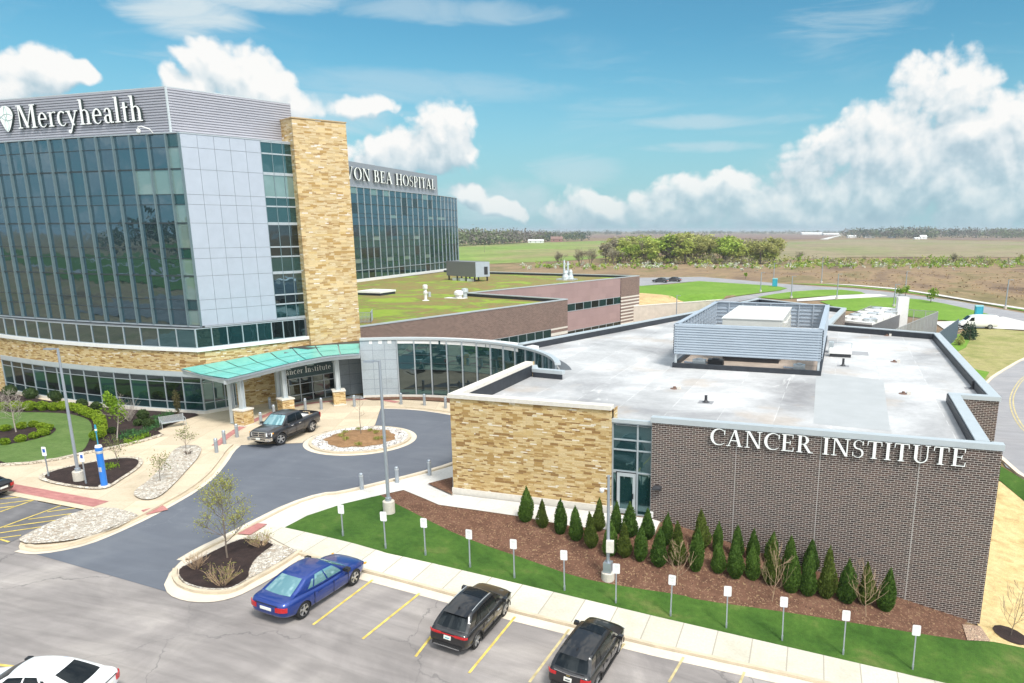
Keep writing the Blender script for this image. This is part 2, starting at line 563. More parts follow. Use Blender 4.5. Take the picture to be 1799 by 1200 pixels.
M_letter = plain("letter_face", (.86, .87, .85), .35, 0, .02)
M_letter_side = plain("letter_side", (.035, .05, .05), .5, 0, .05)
M_pole = plain("galvanised_pole", (.36, .40, .45), .4, .55, .06, 4)
M_concrete = plain("pole_base_concrete", (.50, .46, .40), .85, 0, .12, 6)
M_sign_w = plain("sign_white", (.80, .80, .79), .45, 0, .02)
M_dark = plain("dark_metal", (.04, .04, .045), .5, .3, .1)
M_steel = plain("light_steel", (.55, .58, .60), .35, .5, .08)
M_blue = plain("emergency_blue", (.012, .16, .55), .35, 0, .06, coat=.4)
M_rubber = plain("tyre_rubber", (.012, .012, .013), .8, 0, .2)
M_rim = plain("alloy_rim", (.55, .56, .58), .28, .8, .05)
M_chrome = plain("chrome", (.70, .71, .73), .15, .95, .03)
M_carglass = glass_mat("car_glass", (.008, .010, .012), (.75, .86, .90), .02, edge=.10)
M_carglass_t = glass_mat("clear_car_glass", (.13, .26, .28), (.70, .90, .95), .30)
M_red = plain("tail_red", (.45, .012, .015), .2, 0, .1, coat=.6)
M_amber = plain("amber_lamp", (.75, .33, .02), .2, 0, .1, coat=.6)
M_lamp = plain("lamp_glass", (.75, .77, .78), .15, .2, .05, coat=.6)
M_plate = plain("plate_white", (.75, .74, .68), .4, 0, .03)
M_cardboard = plain("cardboard", (.50, .36, .22), .8)
# ---------------------------------------------------------------- terrain
def sstep(t):
    t = min(1.0, max(0.0, t)); return t * t * (3 - 2 * t)

def terrain(u, v):
    """height of the graded ground: level round the plaza, falling to the right in front of the brick wall, sunk yard behind the lobby"""
    x = min(u, 30) + 21.5
    zf = -0.135 * 0.5 * (x + math.sqrt(x * x + 4.0))
    if v < 8: zf *= 1.0
    zw = -0.211 * max(0.0, min(u, 12) + 9)
    a = sstep((v - 31.8) / 6.0)
    z = zf * (1 - a) + zw * a
    if v > 38: z *= 1 - sstep((v - 38) / 26)
    if v > 62 and v < 215 and -62 < u < -8:
        # the sunk yard ends at the slanting retaining wall
        s = (u + 43.3) * .813 - (v - 161.2) * .582
        lim = -14 - 12 * sstep((v - 100) / 40)
        z -= (.9 * sstep((s + 8) / 5.5) + 3.8 * sstep((s + 2.2) / .8)) * sstep((v - 64) / 4) * sstep((u + 60) / 4) * sstep((lim - u) / 4)
    return z


def G(x, y):
    """point of the ground seen at photo pixel (x, y)"""
    d = px_ray(x, y); c = Vector((0, 0, CAM_H))
    t = 5.0; prev = t
    while t < 9000:
        p = c + d * t
        if p.z < terrain(p.x, p.y): break
        prev = t; t *= 1.012
    a, b = prev, t
    for _ in range(30):
        m = (a + b) / 2; p = c + d * m
        if p.z < terrain(p.x, p.y): b = m
        else: a = m
    return c + d * b


def at(x, y, z):
    d = px_ray(x, y); t = (z - CAM_H) / d.z
    return Vector((0, 0, CAM_H)) + d * t


def onv(x, y, v):
    d = px_ray(x, y); t = v / d.y
    return Vector((d.x * t, v, CAM_H + d.z * t))


def g2(*pts):
    return [Vector(G(*p)[:2]) for p in pts]


def smooth_path(pts, closed=True, it=2):
    pts = [Vector(p[:2]) for p in pts]
    for _ in range(it):
        out = []
        k = len(pts)
        rng = range(k) if closed else range(k - 1)
        if not closed: out.append(pts[0])
        for i in rng:
            a, b = pts[i], pts[(i + 1) % k]
            out.append(a * .75 + b * .25); out.append(a * .25 + b * .75)
        if not closed: out.append(pts[-1])
        pts = out
    return pts


def sheet(name, poly, off, mat, step=1.5, kind='structure', thick=0.0, parent=None, flat=None, clip=None):
    """thin ground layer draped on the terrain"""
    poly = [Vector(p[:2]) for p in poly]
    bm = bmesh.new()
    vs = [bm.verts.new((p.x, p.y, 0)) for p in poly]
    try:
        bm.faces.new(vs)
    except ValueError:
        pass
    bm.normal_update()
    bmesh.ops.triangulate(bm, faces=bm.faces[:], ngon_method="EAR_CLIP")
    x0 = min(p.x for p in poly); x1 = max(p.x for p in poly); y0 = min(p.y for p in poly); y1 = max(p.y for p in poly)
    if step:
        k = math.floor(x0 / step) + 1
        while k * step < x1:
            bmesh.ops.bisect_plane(bm, geom=bm.verts[:] + bm.edges[:] + bm.faces[:], plane_co=(k * step, 0, 0), plane_no=(1, 0, 0)); k += 1
        k = math.floor(y0 / step) + 1
        while k * step < y1:
            bmesh.ops.bisect_plane(bm, geom=bm.verts[:] + bm.edges[:] + bm.faces[:], plane_co=(0, k * step, 0), plane_no=(0, 1, 0)); k += 1
    if clip:
        bmesh.ops.bisect_plane(bm, geom=bm.verts[:] + bm.edges[:] + bm.faces[:], plane_co=clip[0], plane_no=clip[1], clear_outer=True)
    bmesh.ops.remove_doubles(bm, verts=bm.verts, dist=1e-4)
    bm.normal_update()
    for f in bm.faces:
        if f.normal.z < 0: f.normal_flip()
    if thick:
        ext = bmesh.ops.extrude_face_region(bm, geom=bm.faces[:])
        top = [e for e in ext['geom'] if isinstance(e, bmesh.types.BMVert)]
        tops = set(top)
        for q in bm.verts:
            z = terrain(q.co.x, q.co.y) if flat is None else flat
            q.co.z = z + (off + thick if q in tops else off)
        bmesh.ops.recalc_face_normals(bm, faces=bm.faces[:])
    else:
        for q in bm.verts:
            q.co.z = (terrain(q.co.x, q.co.y) if flat is None else flat) + off
    ul = bm.loops.layers.uv.new("UVMap")
    for f in bm.faces:
        for l in f.loops: l[ul].uv = (l.vert.co.x, l.vert.co.y)
    me = bpy.data.meshes.new(name); bm.to_mesh(me); bm.free()
    me.materials.append(mat)
    o = bpy.data.objects.new(name, me); col.objects.link(o)
    if parent: o.parent = parent
    if kind: o['kind'] = kind
    return o


def ribbon(name, path, w, off, mat, thick=0.0, kind='structure', closed=False):
    """band of width w to the left/right of a ground path (draped)"""
    if closed: path = list(path) + [path[0], path[1]]
    A = offset(path, -w / 2); B = offset(path, w / 2)
    mb = MB()
    u = 0
    n = len(path)
    for i in range(n - 1):
        if closed and i == n - 2: break
        a, b, c, d = A[i], A[i + 1], B[i + 1], B[i]
        T = lambda p, h: (p.x, p.y, terrain(p.x, p.y) + off + h)
        mb.face([T(d, thick), T(c, thick), T(b, thick), T(a, thick)])
        if thick:
            mb.face([T(a, thick), T(b, thick), T(b, -.05), T(a, -.05)])
            mb.face([T(c, thick), T(d, thick), T(d, -.05), T(c, -.05)])
    o = mb.build(name, mat)
    if kind: o['kind'] = kind
    return o


def densify(path, step=1.0):
    out = []
    P = [Vector(p[:2]) for p in path]
    for a, b in zip(P, P[1:]):
        k = max(1, int((b - a).length / step))
        for i in range(k): out.append(a.lerp(b, i / k))
    out.append(P[-1])
    return out


# ---- ground materials
def ground_mat(name, cols, scale, rough=.95, bumpy=.3, bs=18.0, speck=None, speck_scale=30, stretch=None, dist=0.3, bdist=.03):
    m, n, b, _ = new_mat(name)
    v = uvw(n)
    vv = n.vmath('MULTIPLY', v, stretch) if stretch else v
    f = n.noise(vv, scale, 8, .62, dist)
    c = n.ramp(f, [(.28 + .44 * i / (len(cols) - 1), q) for i, q in enumerate(cols)])
    fine = n.noise(v, bs, 5, .65)
    c = n.mix(.6, c, n.mix(1.0, c, n.ramp(fine, [(.25, .5), (.75, 1.5)]), 'MULTIPLY'))
    mid = n.noise(v, bs / 7, 5, .7)
    c = n.mix(.55, c, n.mix(1.0, c, n.ramp(mid, [(.3, .62), (.7, 1.35)]), 'MULTIPLY'))
    if speck:
        k = n.voro(v, speck_scale, 'F1', out=1)
        sp = n.add('ShaderNodeSeparateColor'); n.link(k, sp.inputs[0])
        for th, sc in speck:
            c = n.mix(n.math('GREATER_THAN', sp.outputs[0], th), c, sc)
    n.link(c, b.inputs['Base Color'])
    b.inputs['Roughness'].default_value = rough
    b.inputs['Specular IOR Level'].default_value = .25
    if bumpy: bump(n, b, fine, bumpy, bdist)
    return m


def stones_mat(name, cols, scale=9.0, gap=(.10, .085, .07)):
    m, n, b, _ = new_mat(name)
    v = uvw(n)
    vw = n.vmath('ADD', v, n.vmath('MULTIPLY', n.noise(v, 6, 2, .5, out=1), (.06, .06, 0)))
    c = n.voro(vw, scale, 'F1', out=1); d = n.voro(vw, scale, 'DISTANCE_TO_EDGE')
    sp = n.add('ShaderNodeSeparateColor'); n.link(c, sp.inputs[0])
    k = n.ramp(sp.outputs[0], [(i / max(1, len(cols) - 1), q) for i, q in enumerate(cols)])
    e = n.smooth(d, .01, .07)
    n.link(n.mix(e, gap, k), b.inputs['Base Color'])
    b.inputs['Roughness'].default_value = .9
    bump(n, b, n.smooth(d, 0, .3), .8, .06)
    return m


def slab_mat(name, base, joint, w, h, jw=.02, rot=0.0, var=.10, stain=(.7, .68, .64)):
    m, n, b, _ = new_mat(name)
    v = uvw(n)
    mp = n.add('ShaderNodeMapping'); n.link(v, mp.inputs[0]); mp.inputs['Rotation'].default_value = (0, 0, rot)
    k = n.add('ShaderNodeTexBrick'); n.link(mp.outputs[0], k.inputs['Vector'])
    k.offset = 0.0
    k.inputs['Color1'].default_value = (0, 0, 0, 1); k.inputs['Color2'].default_value = (1, 1, 1, 1); k.inputs['Mortar'].default_value = (.5, .5, .5, 1)
    k.inputs['Scale'].default_value = 1; k.inputs['Mortar Size'].default_value = jw; k.inputs['Mortar Smooth'].default_value = .2
    k.inputs['Brick Width'].default_value = w; k.inputs['Row Height'].default_value = h
    c = n.ramp(k.outputs[0], [(0, tuple(x * (1 - var) for x in base)), (1, tuple(min(1, x * (1 + var)) for x in base))])
    s1 = n.noise(v, .45, 6, .65, .4)
    c = n.mix(n.math('MULTIPLY', n.smooth(s1, .45, .75), .6), c, n.mix(1.0, c, stain, 'MULTIPLY'))
    f = n.noise(v, 8, 6, .7)
    c = n.mix(.5, c, n.mix(1.0, c, n.ramp(f, [(.3, .72), (.7, 1.22)]), 'MULTIPLY'))
    c = n.mix(n.math('MULTIPLY', k.outputs['Fac'], .8), c, joint)
    n.link(c, b.inputs['Base Color']); b.inputs['Roughness'].default_value = .9
    bump(n, b, n.noise(v, 40, 3, .6), .12, .01)
    return m


def asphalt_mat(name, cols, cracks=0.0, crack_col=(.10, .095, .095), streak=.3, scale=.25):
    m, n, b, _ = new_mat(name)
    v = uvw(n)
    f = n.noise(v, scale, 7, .6, .5)
    c = n.ramp(f, [(.3, cols[0]), (.52, cols[1]), (.72, cols[2])])
    st = n.noise(n.vmath('MULTIPLY', v, (.25, 2.2, 1)), .8, 5, .6, .6)
    c = n.mix(streak, c, n.mix(1.0, c, n.ramp(st, [(.3, .62), (.7, 1.35)]), 'MULTIPLY'))
    g = n.noise(v, 35, 3, .7)
    c = n.mix(.4, c, n.mix(1.0, c, n.ramp(g, [(.3, .7), (.7, 1.3)]), 'MULTIPLY'))
    if cracks:
        w = n.noise(v, .5, 6, .62, out=1)
        vw = n.vmath('ADD', v, n.vmath('MULTIPLY', w, (2.4, 2.4, 0)))
        e = n.voro(vw, .11, 'DISTANCE_TO_EDGE')
        msk = n.noise(v, .13, 2, .5)
        k = n.math('MULTIPLY', n.math('SUBTRACT', 1.0, n.smooth(e, .001, .0045)), n.smooth(msk, .40, .50))
        c = n.mix(n.math('MULTIPLY', k, cracks), c, crack_col)
    n.link(c, b.inputs['Base Color']); b.inputs['Roughness'].default_value = .92
    b.inputs['Specular IOR Level'].default_value = .3
    bump(n, b, g, .15, .01)
    return m


M_lot = asphalt_mat("lot_asphalt", [(.178, .162, .157), (.255, .232, .222), (.36, .328, .306)], .55, streak=.45)
M_drive = asphalt_mat("drive_asphalt", [(.100, .110, .133), (.116, .127, .151), (.138, .149, .171)], .25, (.20, .215, .24), .15)
M_road = asphalt_mat("road_asphalt", [(.235, .235, .25), (.28, .275, .285), (.33, .32, .325)], .2, streak=.25)
M_hatch = asphalt_mat("stall_asphalt", [(.10, .098, .105), (.15, .145, .15), (.22, .21, .21)], .5, streak=.4)
M_plaza = slab_mat("plaza_concrete", (.54, .445, .325), (.38, .295, .20), 2.4, 2.4, .018, R(68))
M_walk = slab_mat("walk_concrete", (.53, .50, .42), (.27, .24, .20), 1.55, 8.0, .03, R(-2), stain=(.82, .80, .74))
M_walk_new = slab_mat("new_concrete", (.57, .55, .52), (.43, .41, .39), 1.6, 1.6, .012, 0.0, .05)
M_kerb = plain("kerb_concrete", (.50, .42, .31), .9, 0, .16, 1.2)
M_gutter = plain("gutter_concrete", (.60, .52, .42), .9, 0, .10, 1.0)
M_paver = brick_mat("red_paver", [(0, (.34, .13, .12)), (1, (.44, .19, .17))], (.36, .2, .18), .4, .2, .006, bumpy=.1)
M_lawn = ground_mat("lawn_grass", [(.024, .068, .008), (.042, .102, .014), (.060, .128, .019), (.145, .165, .050)], .36, bumpy=.9, bs=22, bdist=.06)
M_lawn2 = ground_mat("plaza_lawn", [(.070, .125, .028), (.095, .155, .040), (.125, .180, .055)], .6, bumpy=.6, bs=22, bdist=.05)
M_verge = ground_mat("verge_grass", [(.105, .205, .018), (.135, .245, .026), (.175, .275, .040)], .08, bumpy=.3, bs=6)
M_mulch = ground_mat("bark_mulch", [(.088, .043, .028), (.135, .068, .044), (.175, .094, .062)], 1.2, bumpy=1.0, bs=26, speck=[(.84, (.215, .128, .080)), (.95, (.27, .18, .10)), (.985, (.05, .025, .018))], speck_scale=16, bdist=.05)
M_mulch_dk = ground_mat("dark_mulch", [(.022, .014, .013), (.036, .023, .021), (.055, .034, .030)], 1.5, bumpy=1.0, bs=26, bdist=.05)
M_gravel = stones_mat("pale_gravel", [(.42, .37, .31), (.60, .55, .48), (.72, .68, .61), (.36, .29, .22), (.66, .58, .48)], 6.5, (.24, .20, .16))
M_cobble = stones_mat("white_cobble", [(.72, .70, .67), (.56, .52, .48), (.80, .78, .75), (.45, .38, .34)], 3.2, (.06, .045, .04))
M_edging = stones_mat("edging_stone", [(.50, .43, .34), (.62, .56, .47), (.40, .33, .25)], 3.0, (.20, .16, .12))
M_straw = ground_mat("straw_blanket", [(.38, .27, .12), (.50, .37, .175), (.58, .45, .23), (.50, .37, .18)], .9, bumpy=.8, bs=16, stretch=(1, 1.6, 1), bdist=.06)
M_slope = ground_mat("slope_grass", [(.17, .19, .055), (.25, .245, .085), (.33, .29, .13), (.20, .22, .06)], .16, bumpy=.6, bs=7, bdist=.1)
M_bank = ground_mat("dry_bank", [(.42, .28, .14), (.52, .37, .19), (.40, .27, .13)], .3, bumpy=.5, bs=4, bdist=.1)
M_meadow = ground_mat("dry_meadow", [(.095, .060, .040), (.175, .118, .076), (.255, .175, .10), (.16, .13, .058), (.29, .205, .115)], .045, bumpy=.5, bs=.9, stretch=(1, .35, 1), dist=.6, bdist=.3)
M_plough = ground_mat("ploughed_field", [(.150, .095, .075), (.19, .125, .098), (.23, .155, .12)], .012, bumpy=.1, bs=.2, stretch=(1, .25, 1))
M_crop = ground_mat("young_crop", [(.30, .205, .135), (.25, .215, .10), (.18, .24, .055), (.15, .235, .04), (.30, .205, .13)], .0085, bumpy=.1, bs=.15, stretch=(.7, .35, 1), dist=.8)
M_tan = ground_mat("tan_field", [(.235, .185, .115), (.20, .195, .085), (.25, .20, .125), (.165, .20, .065), (.235, .185, .12)], .010, bumpy=.1, bs=.15, stretch=(.5, .2, 1), dist=.5)
M_yellow = plain("yellow_paint", (.56, .42, .10), .8, 0, .35, 2.5)
M_yellow_lt = plain("worn_yellow_paint", (.46, .38, .20), .85, 0, .3, 2.5)

# ---- base terrain: fine near the buildings, coarse out to the horizon
def build_terrain():
    xs = []; ys = []
    def axis(a, lo, hi, near0, near1, st):
        v = near0
        while v <= near1 + 1e-6: a.append(v); v += st
        d = st; v = near1
        while v < hi: d *= 1.22; v += d; a.append(v)
        d = st; v = near0
        while v > lo: d *= 1.22; v -= d; a.append(v)
        a.sort()
    axis(xs, -9000, 9000, -66, 36, 1.5)
    axis(ys, -9000, 12000, 10.5, 156, 1.5)
    me = bpy.data.meshes.new("ground")
    V = [(x, y, terrain(x, y) - 0.06) for y in ys for x in xs]
    w = len(xs)
    F = [(j * w + i, j * w + i + 1, (j + 1) * w + i + 1, (j + 1) * w + i) for j in range(len(ys) - 1) for i in range(w - 1)]
    me.from_pydata(V, [], F)
    ul = me.uv_layers.new(name="UVMap")
    flat = []
    for f in F:
        for i in f: flat.extend(V[i][:2])
    ul.data.foreach_set('uv', flat)
    me.materials.append(M_meadow)
    o = bpy.data.objects.new("ground", me); col.objects.link(o); o['kind'] = 'structure'
build_terrain()

# ---- parking lot in front (falls to the right), kept clear of the kerb line
KERB = [Vector((-24.6, 28.0)), Vector((-20.4, 27.72)), Vector((-12.8, 28.05)), Vector((-6.5, 28.65)), Vector((-.6, 29.5)), Vector((8, 30.4)), Vector((26, 32.4))]
WALK_IN = [Vector((-27.3, 30.45)), Vector((-20.5, 29.72)), Vector((-7.1, 30.95)), Vector((5.2, 32.28)), Vector((26, 34.6))]
lot = [(-90, -70), (60, -70), (60, 36)] + [tuple(p) for p in KERB[::-1]] + [(-27.4, 26.8), (-30, 27.5), (-42.5, 28.6), (-60, 36), (-90, 46)]
sheet("parking_lot", lot, 0.0, M_lot, 1.5)

# ---- entrance drive (newer dark asphalt) with its turning circle
C0 = Vector((-33.8, 46.6))
outer_l = g2((35, 966), (60, 971), (100, 967), (150, 956), (200, 936), (260, 908), (300, 886), (340, 863), (372, 838), (393, 812), (405, 793), (417, 783))
far = g2((669, 717), (731, 719), (788, 727))
arc_r = [C0 + Vector((math.cos(R(a)), math.sin(R(a)))) * 10.0 for a in (62, 45, 28, 12, -4)]
outer_r = g2((792, 816), (737, 832), (667, 849), (598, 866), (565, 868), (508, 886.5), (451, 915), (400, 942), (353, 964), (318, 985), (296, 1007), (293, 1023), (300, 1042))
DRIVE = outer_l + g2((659, 747)) + far + arc_r + outer_r
sheet("driveway", DRIVE, 0.012, M_drive, 1.5)
# concrete apron in front of the canopy and the whole pedestrian plaza
plaza = g2((0, 868), (148, 896), (40, 945), (33, 962)) + outer_l[0:] + [Vector((-37.4, 44.4))] + [C0 + Vector((math.cos(R(a)), math.sin(R(a)))) * 4.2 for a in (205, 185, 165, 145, 125, 111)] + g2((659, 747)) + far + [C0 + Vector((math.cos(R(a)), math.sin(R(a)))) * 15.2 for a in (60, 75, 90, 105, 124)] + [Vector((-46.5, 58)), Vector((-49.5, 56)), Vector((-51.5, 49.6)), Vector((-60, 48)), Vector((-80, 50.4)), Vector((-86, 44))]
sheet("plaza", plaza, 0.04, M_plaza, 1.5)
side_walk_r = [Vector((-8.5, 37.95)), Vector((-21.3, 37.95)), Vector((-21.4, 45)), Vector((-21.6, 51.5))] + [C0 + Vector((math.cos(R(a)), math.sin(R(a)))) * 14.6 for a in (24, 42, 62)] + far[-1:] + arc_r + outer_r[:8] + g2((470, 925), (501.6, 931), (540, 908), (600, 888), (650, 876), (668, 871), (709, 862), (771, 888), (910, 908), (1000, 925)) + [Vector((-10.2, 36.3)), Vector((-8.5, 36.4))]
sheet("plaza", side_walk_r, 0.05, M_walk_new, 1.5)
sheet("mulch_bed", g2((751.7, 853), (795, 841.7), (795, 873)), 0.14, M_mulch, 1.0)
sheet("sidewalk", [p + Vector((0, .14)) for p in KERB] + WALK_IN[::-1] + g2((470, 925), (455, 936)), 0.075, M_walk, 1.5)
ribbon("kerb", densify(KERB), .17, 0.0, M_kerb, .13)
ribbon("gutter", densify([p - Vector((0, .42)) for p in KERB]), .62, .006, M_gutter)
# drive kerbs and gutters
ribbon("gutter", densify(smooth_path(outer_l, False, 1)), .55, .022, M_gutter)
ribbon("kerb", densify(offset(smooth_path(outer_l, False, 1), -.36)), .2, .0, M_kerb, .15)
rpath = densify(smooth_path(far + arc_r + outer_r[:-3], False, 1))
ribbon("gutter", rpath, .5, .022, M_gutter)
ribbon("kerb", offset(rpath, -.33), .17, .0, M_kerb, .13)
# red warning pavers along the apron
rp = smooth_path(g2((398, 783), (420, 764), (452, 744), (500, 722), (545, 712), (600, 707), (660, 704), (695, 711)), False, 1)
ribbon("paving_strip", densify([p + (p - C0).normalized() * .75 for p in rp]), .6, .055, M_paver)
ribbon("paving_strip", densify(g2((8, 855), (178, 887))), .95, .055, M_paver)
ribbon("paving_strip", densify(g2((253, 902), (291, 893))), 1.0, .062, M_paver)
ribbon("paving_strip", densify(g2((428, 941), (458, 922))), .8, .085, M_paver)
# left tongue island
tong = g2((32, 953), (40, 946), (83, 925), (133, 903), (187, 893), (248, 907), (233, 917), (200, 934), (150, 949), (100, 957), (50, 960))
sheet("gravel_bed", smooth_path(tong, True, 1), .15, M_gravel, 1.0)
# gravel strip with little trees
sheet("gravel_bed", smooth_path(g2((310, 785), (357, 784), (350, 805), (330, 827), (300, 860), (277, 878), (253, 882), (234, 873), (238, 863), (267, 843), (288, 817)), True, 2), .125, M_gravel, 1.0)
# triangular bed with lamp and call post
tri = smooth_path(g2((74, 841), (93, 830), (150, 817), (208, 807.5), (238, 808), (246, 814), (237, 826), (212, 842), (190, 857), (172, 859), (150, 858), (100, 850)), True, 2)
sheet("edging", [Vector((sum(p.x for p in tri) / len(tri), sum(p.y for p in tri) / len(tri))) + (p - Vector((sum(q.x for q in tri) / len(tri), sum(q.y for q in tri) / len(tri)))) * 1.12 for p in tri], .115, M_edging, 1.0)
sheet("mulch_bed", tri, .135, M_mulch_dk, 1.0)
# lawn oval and beds by the tower
lawn_l = [Vector((-86, 43.0))] + g2((0, 818), (50, 815), (100, 808), (142, 798), (153, 787), (163, 760), (160, 743), (145, 735), (117, 729), (75, 727), (0, 727)) + [Vector((-86, 47))]
bed_l = [Vector((-86, 42.6))] + g2((0, 820.5), (50, 817), (100, 810), (144, 800), (207, 787), (250, 777), (286, 765), (277, 759), (295, 750), (320, 740), (350, 731)) + [Vector((-52.3, 49.0)), Vector((-60, 48.1)), Vector((-68, 48.3)), Vector((-80, 50.3)), Vector((-86, 51))]
sheet("mulch_bed", bed_l, .115, M_mulch_dk, 1.5)
sheet("lawn", smooth_path(lawn_l, True, 1), .14, M_lawn2, 1.5)
sheet("mulch_bed", smooth_path([Vector((-80, 44.5))] + g2((0, 760), (22, 755), (58, 753), (93, 753), (101, 757), (90, 767), (50, 778), (0, 786)), True, 1), .155, M_mulch_dk, 1.5)
ribbon("edging", densify(g2((0, 819.5), (50, 816.5), (100, 809.5), (144, 799.5), (207, 787), (250, 777), (286, 766))), .32, .11, M_edging, .07)
# lobby bed
lob = [C0 + Vector((math.cos(R(a)), math.sin(R(a)))) * 14.75 for a in range(24, 126, 6)] + [Vector((-44.6, 59.2))] + g2((618, 697), (640, 702), (655, 704.5), (702, 703), (745, 705), (787, 708)) + [C0 + Vector((math.cos(R(a)), math.sin(R(a)))) * 12.6 for a in (60, 45, 30)]
sheet("mulch_bed", lob, .125, M_mulch, 1.0)
# roundabout island
def disc(r, k=48): return [C0 + Vector((math.cos(2 * math.pi * i / k), math.sin(2 * math.pi * i / k))) * r for i in range(k)]
sheet("island", disc(4.15), .024, M_gutter, 0)
ribbon("kerb", disc(3.62), .24, .0, M_kerb, .15, closed=True)
sheet("gravel_bed", disc(3.52), .16, M_cobble, 1.0)
mb = MB()
rr = [2.55 + .12 * math.sin(i * 1.7) + .1 * math.sin(i * .9) for i in range(40)]
for k in range(6):
    for i in range(40):
        def q(ring, j):
            a = 2 * math.pi * j / 40; s = ring / 6
            return (C0.x + math.cos(a) * rr[j % 40] * s, C0.y + math.sin(a) * rr[j % 40] * s, .18 + .28 * (1 - s * s))
        mb.face([q(k, i), q(k + 1, i), q(k + 1, i + 1), q(k, i + 1)] if k else [q(0, 0), q(1, i), q(1, i + 1)])
o = mb.build("mulch_bed", ground_mat("island_mulch", [(.19, .105, .05), (.26, .15, .075), (.32, .19, .10)], 1.4, bumpy=.9, bs=22, bdist=.05), smooth=True); o['kind'] = 'structure'
# planted peninsula by the blue car
pen = smooth_path(g2((297, 1026), (304, 1043), (330, 1053), (358, 1055.5), (385, 1054), (414, 1046), (444, 1031), (482, 1010), (518, 986), (524, 972)), False, 1)
sheet("island", list(offset(pen, .2)) + g2((505, 945), (470, 920), (452, 917), (400, 944), (353, 966), (318, 987), (298, 1008)), .03, M_gutter, 1.0)
pin = g2((316, 1002), (314, 1017), (327, 1031), (358, 1040), (397, 1041), (413, 1036), (440, 1020), (480, 999), (523, 970.5), (487, 961), (455, 940), (440, 945), (415, 953), (375, 972), (337, 990))
sheet("gravel_bed", pin, .14, M_gravel, 1.0)
ribbon("kerb", densify(offset(smooth_path(pin[:9], False, 1), .18)), .2, .0, M_kerb, .17)
sheet("mulch_bed", smooth_path(g2((316, 1003), (315, 1016), (328, 1029), (358, 1038), (396, 1039), (413, 1035), (438, 1019), (437, 1008), (448, 987), (472, 968), (484, 960.5), (438, 950), (416, 954), (376, 973), (342, 992)), True, 1), .16, M_mulch_dk, 1.0)
# front lawn and mulch bed along the brick wall
lawn_edge = g2((668, 872), (700, 890), (770, 926.7), (840, 956.7), (930, 986.7), (1013, 1016.7), (1096, 1033), (1200, 1048), (1222, 1056), (1366, 1076), (1510, 1099), (1620, 1117), (1698, 1128))
sheet("lawn", [Vector((26, 34.65))] + WALK_IN[::-1][1:] + g2((540, 908), (600, 888), (650, 876)) + smooth_path(lawn_edge, False, 1) + g2((1745, 1130), (1799, 1141)) + [Vector((14, 38.3)), Vector((26, 40))], .08, M_lawn, 1.0)
wallbase = [Vector((7.7, 38.4)), Vector((-9.0, 38.4)), Vector((-8.5, 36.4)), Vector((-10.2, 36.3))]
sheet("mulch_bed", lawn_edge + g2((1693, 1103), ) + [Vector((7.2, 38.3)), Vector((-8.4, 38.3)), Vector((-8.4, 36.5)), Vector((-10.1, 36.2))] + g2((1000, 925), (910, 909), (771, 889), (709, 863)), .06, M_mulch, 1.0)
sheet("gravel_bed", g2((1690, 1100), (1722, 1103), (1740, 1130), (1699, 1128)), .10, stones_mat("rose_gravel", [(.45, .29, .20), (.55, .40, .28), (.38, .24, .17)], 9), .8)
# straw blanket slope and grass beside the right-hand wall
sheet("straw_slope", [Vector((7.6, 38.0))] + g2((1722, 1104), (1738, 1130), (1770, 1136), (1799, 1140)) + [Vector((20, 40)), Vector((20, 51.5)), Vector((12.35, 52.85)), Vector((11.2, 55.0)), Vector((9.3, 56)), Vector((9.3, 49.5)), Vector((7.2, 49.5))], .05, M_straw, 1.5)
sheet("lawn", [Vector((9.4, 58.5)), Vector((11.6, 57.2)), Vector((12.8, 55.5)), Vector((22, 49)), Vector((22, 47.5)), Vector((12.3, 52.9)), Vector((11.2, 55.1)), Vector((9.4, 56.2))], .07, M_lawn, 1.5)
# ring road on the right
RD_L = [Vector((34, 122)), Vector((26.5, 113)), Vector((22.2, 105)), Vector((17.7, 93.8)), Vector((15.4, 87.6)), Vector((13.6, 80)), Vector((12.2, 71)), Vector((11.2, 63)), Vector((11.9, 57.3)), Vector((14.5, 53.7)), Vector((22, 48.6)), Vector((34, 44))]
RD_R = [Vector((42, 40)), Vector((60, 60)), Vector((60, 115))]
sheet("road", RD_L + [Vector((40, 48)), Vector((28, 58)), Vector((24, 66)), Vector((24, 78)), Vector((28, 94)), Vector((36, 108)), Vector((46, 118))], .02, M_road, 1.5)
RDs = densify(smooth_path(RD_L, False, 1), 2)
ribbon("kerb", RDs, .3, 0, M_gutter, .14)
cl = smooth_path([Vector((32, 112)), Vector((25, 103)), Vector((19.6, 91.7)), Vector((17.05, 83.2)), Vector((15.6, 76.8)), Vector((14.75, 69.9)), Vector((14.6, 64.5)), Vector((16.5, 58.5)), Vector((22, 53.5)), Vector((32, 49))], False, 2)
ribbon("road_marking", offset(cl, .13), .12, .03, M_yellow_lt); ribbon("road_marking", offset(cl, -.13), .12, .03, M_yellow_lt)
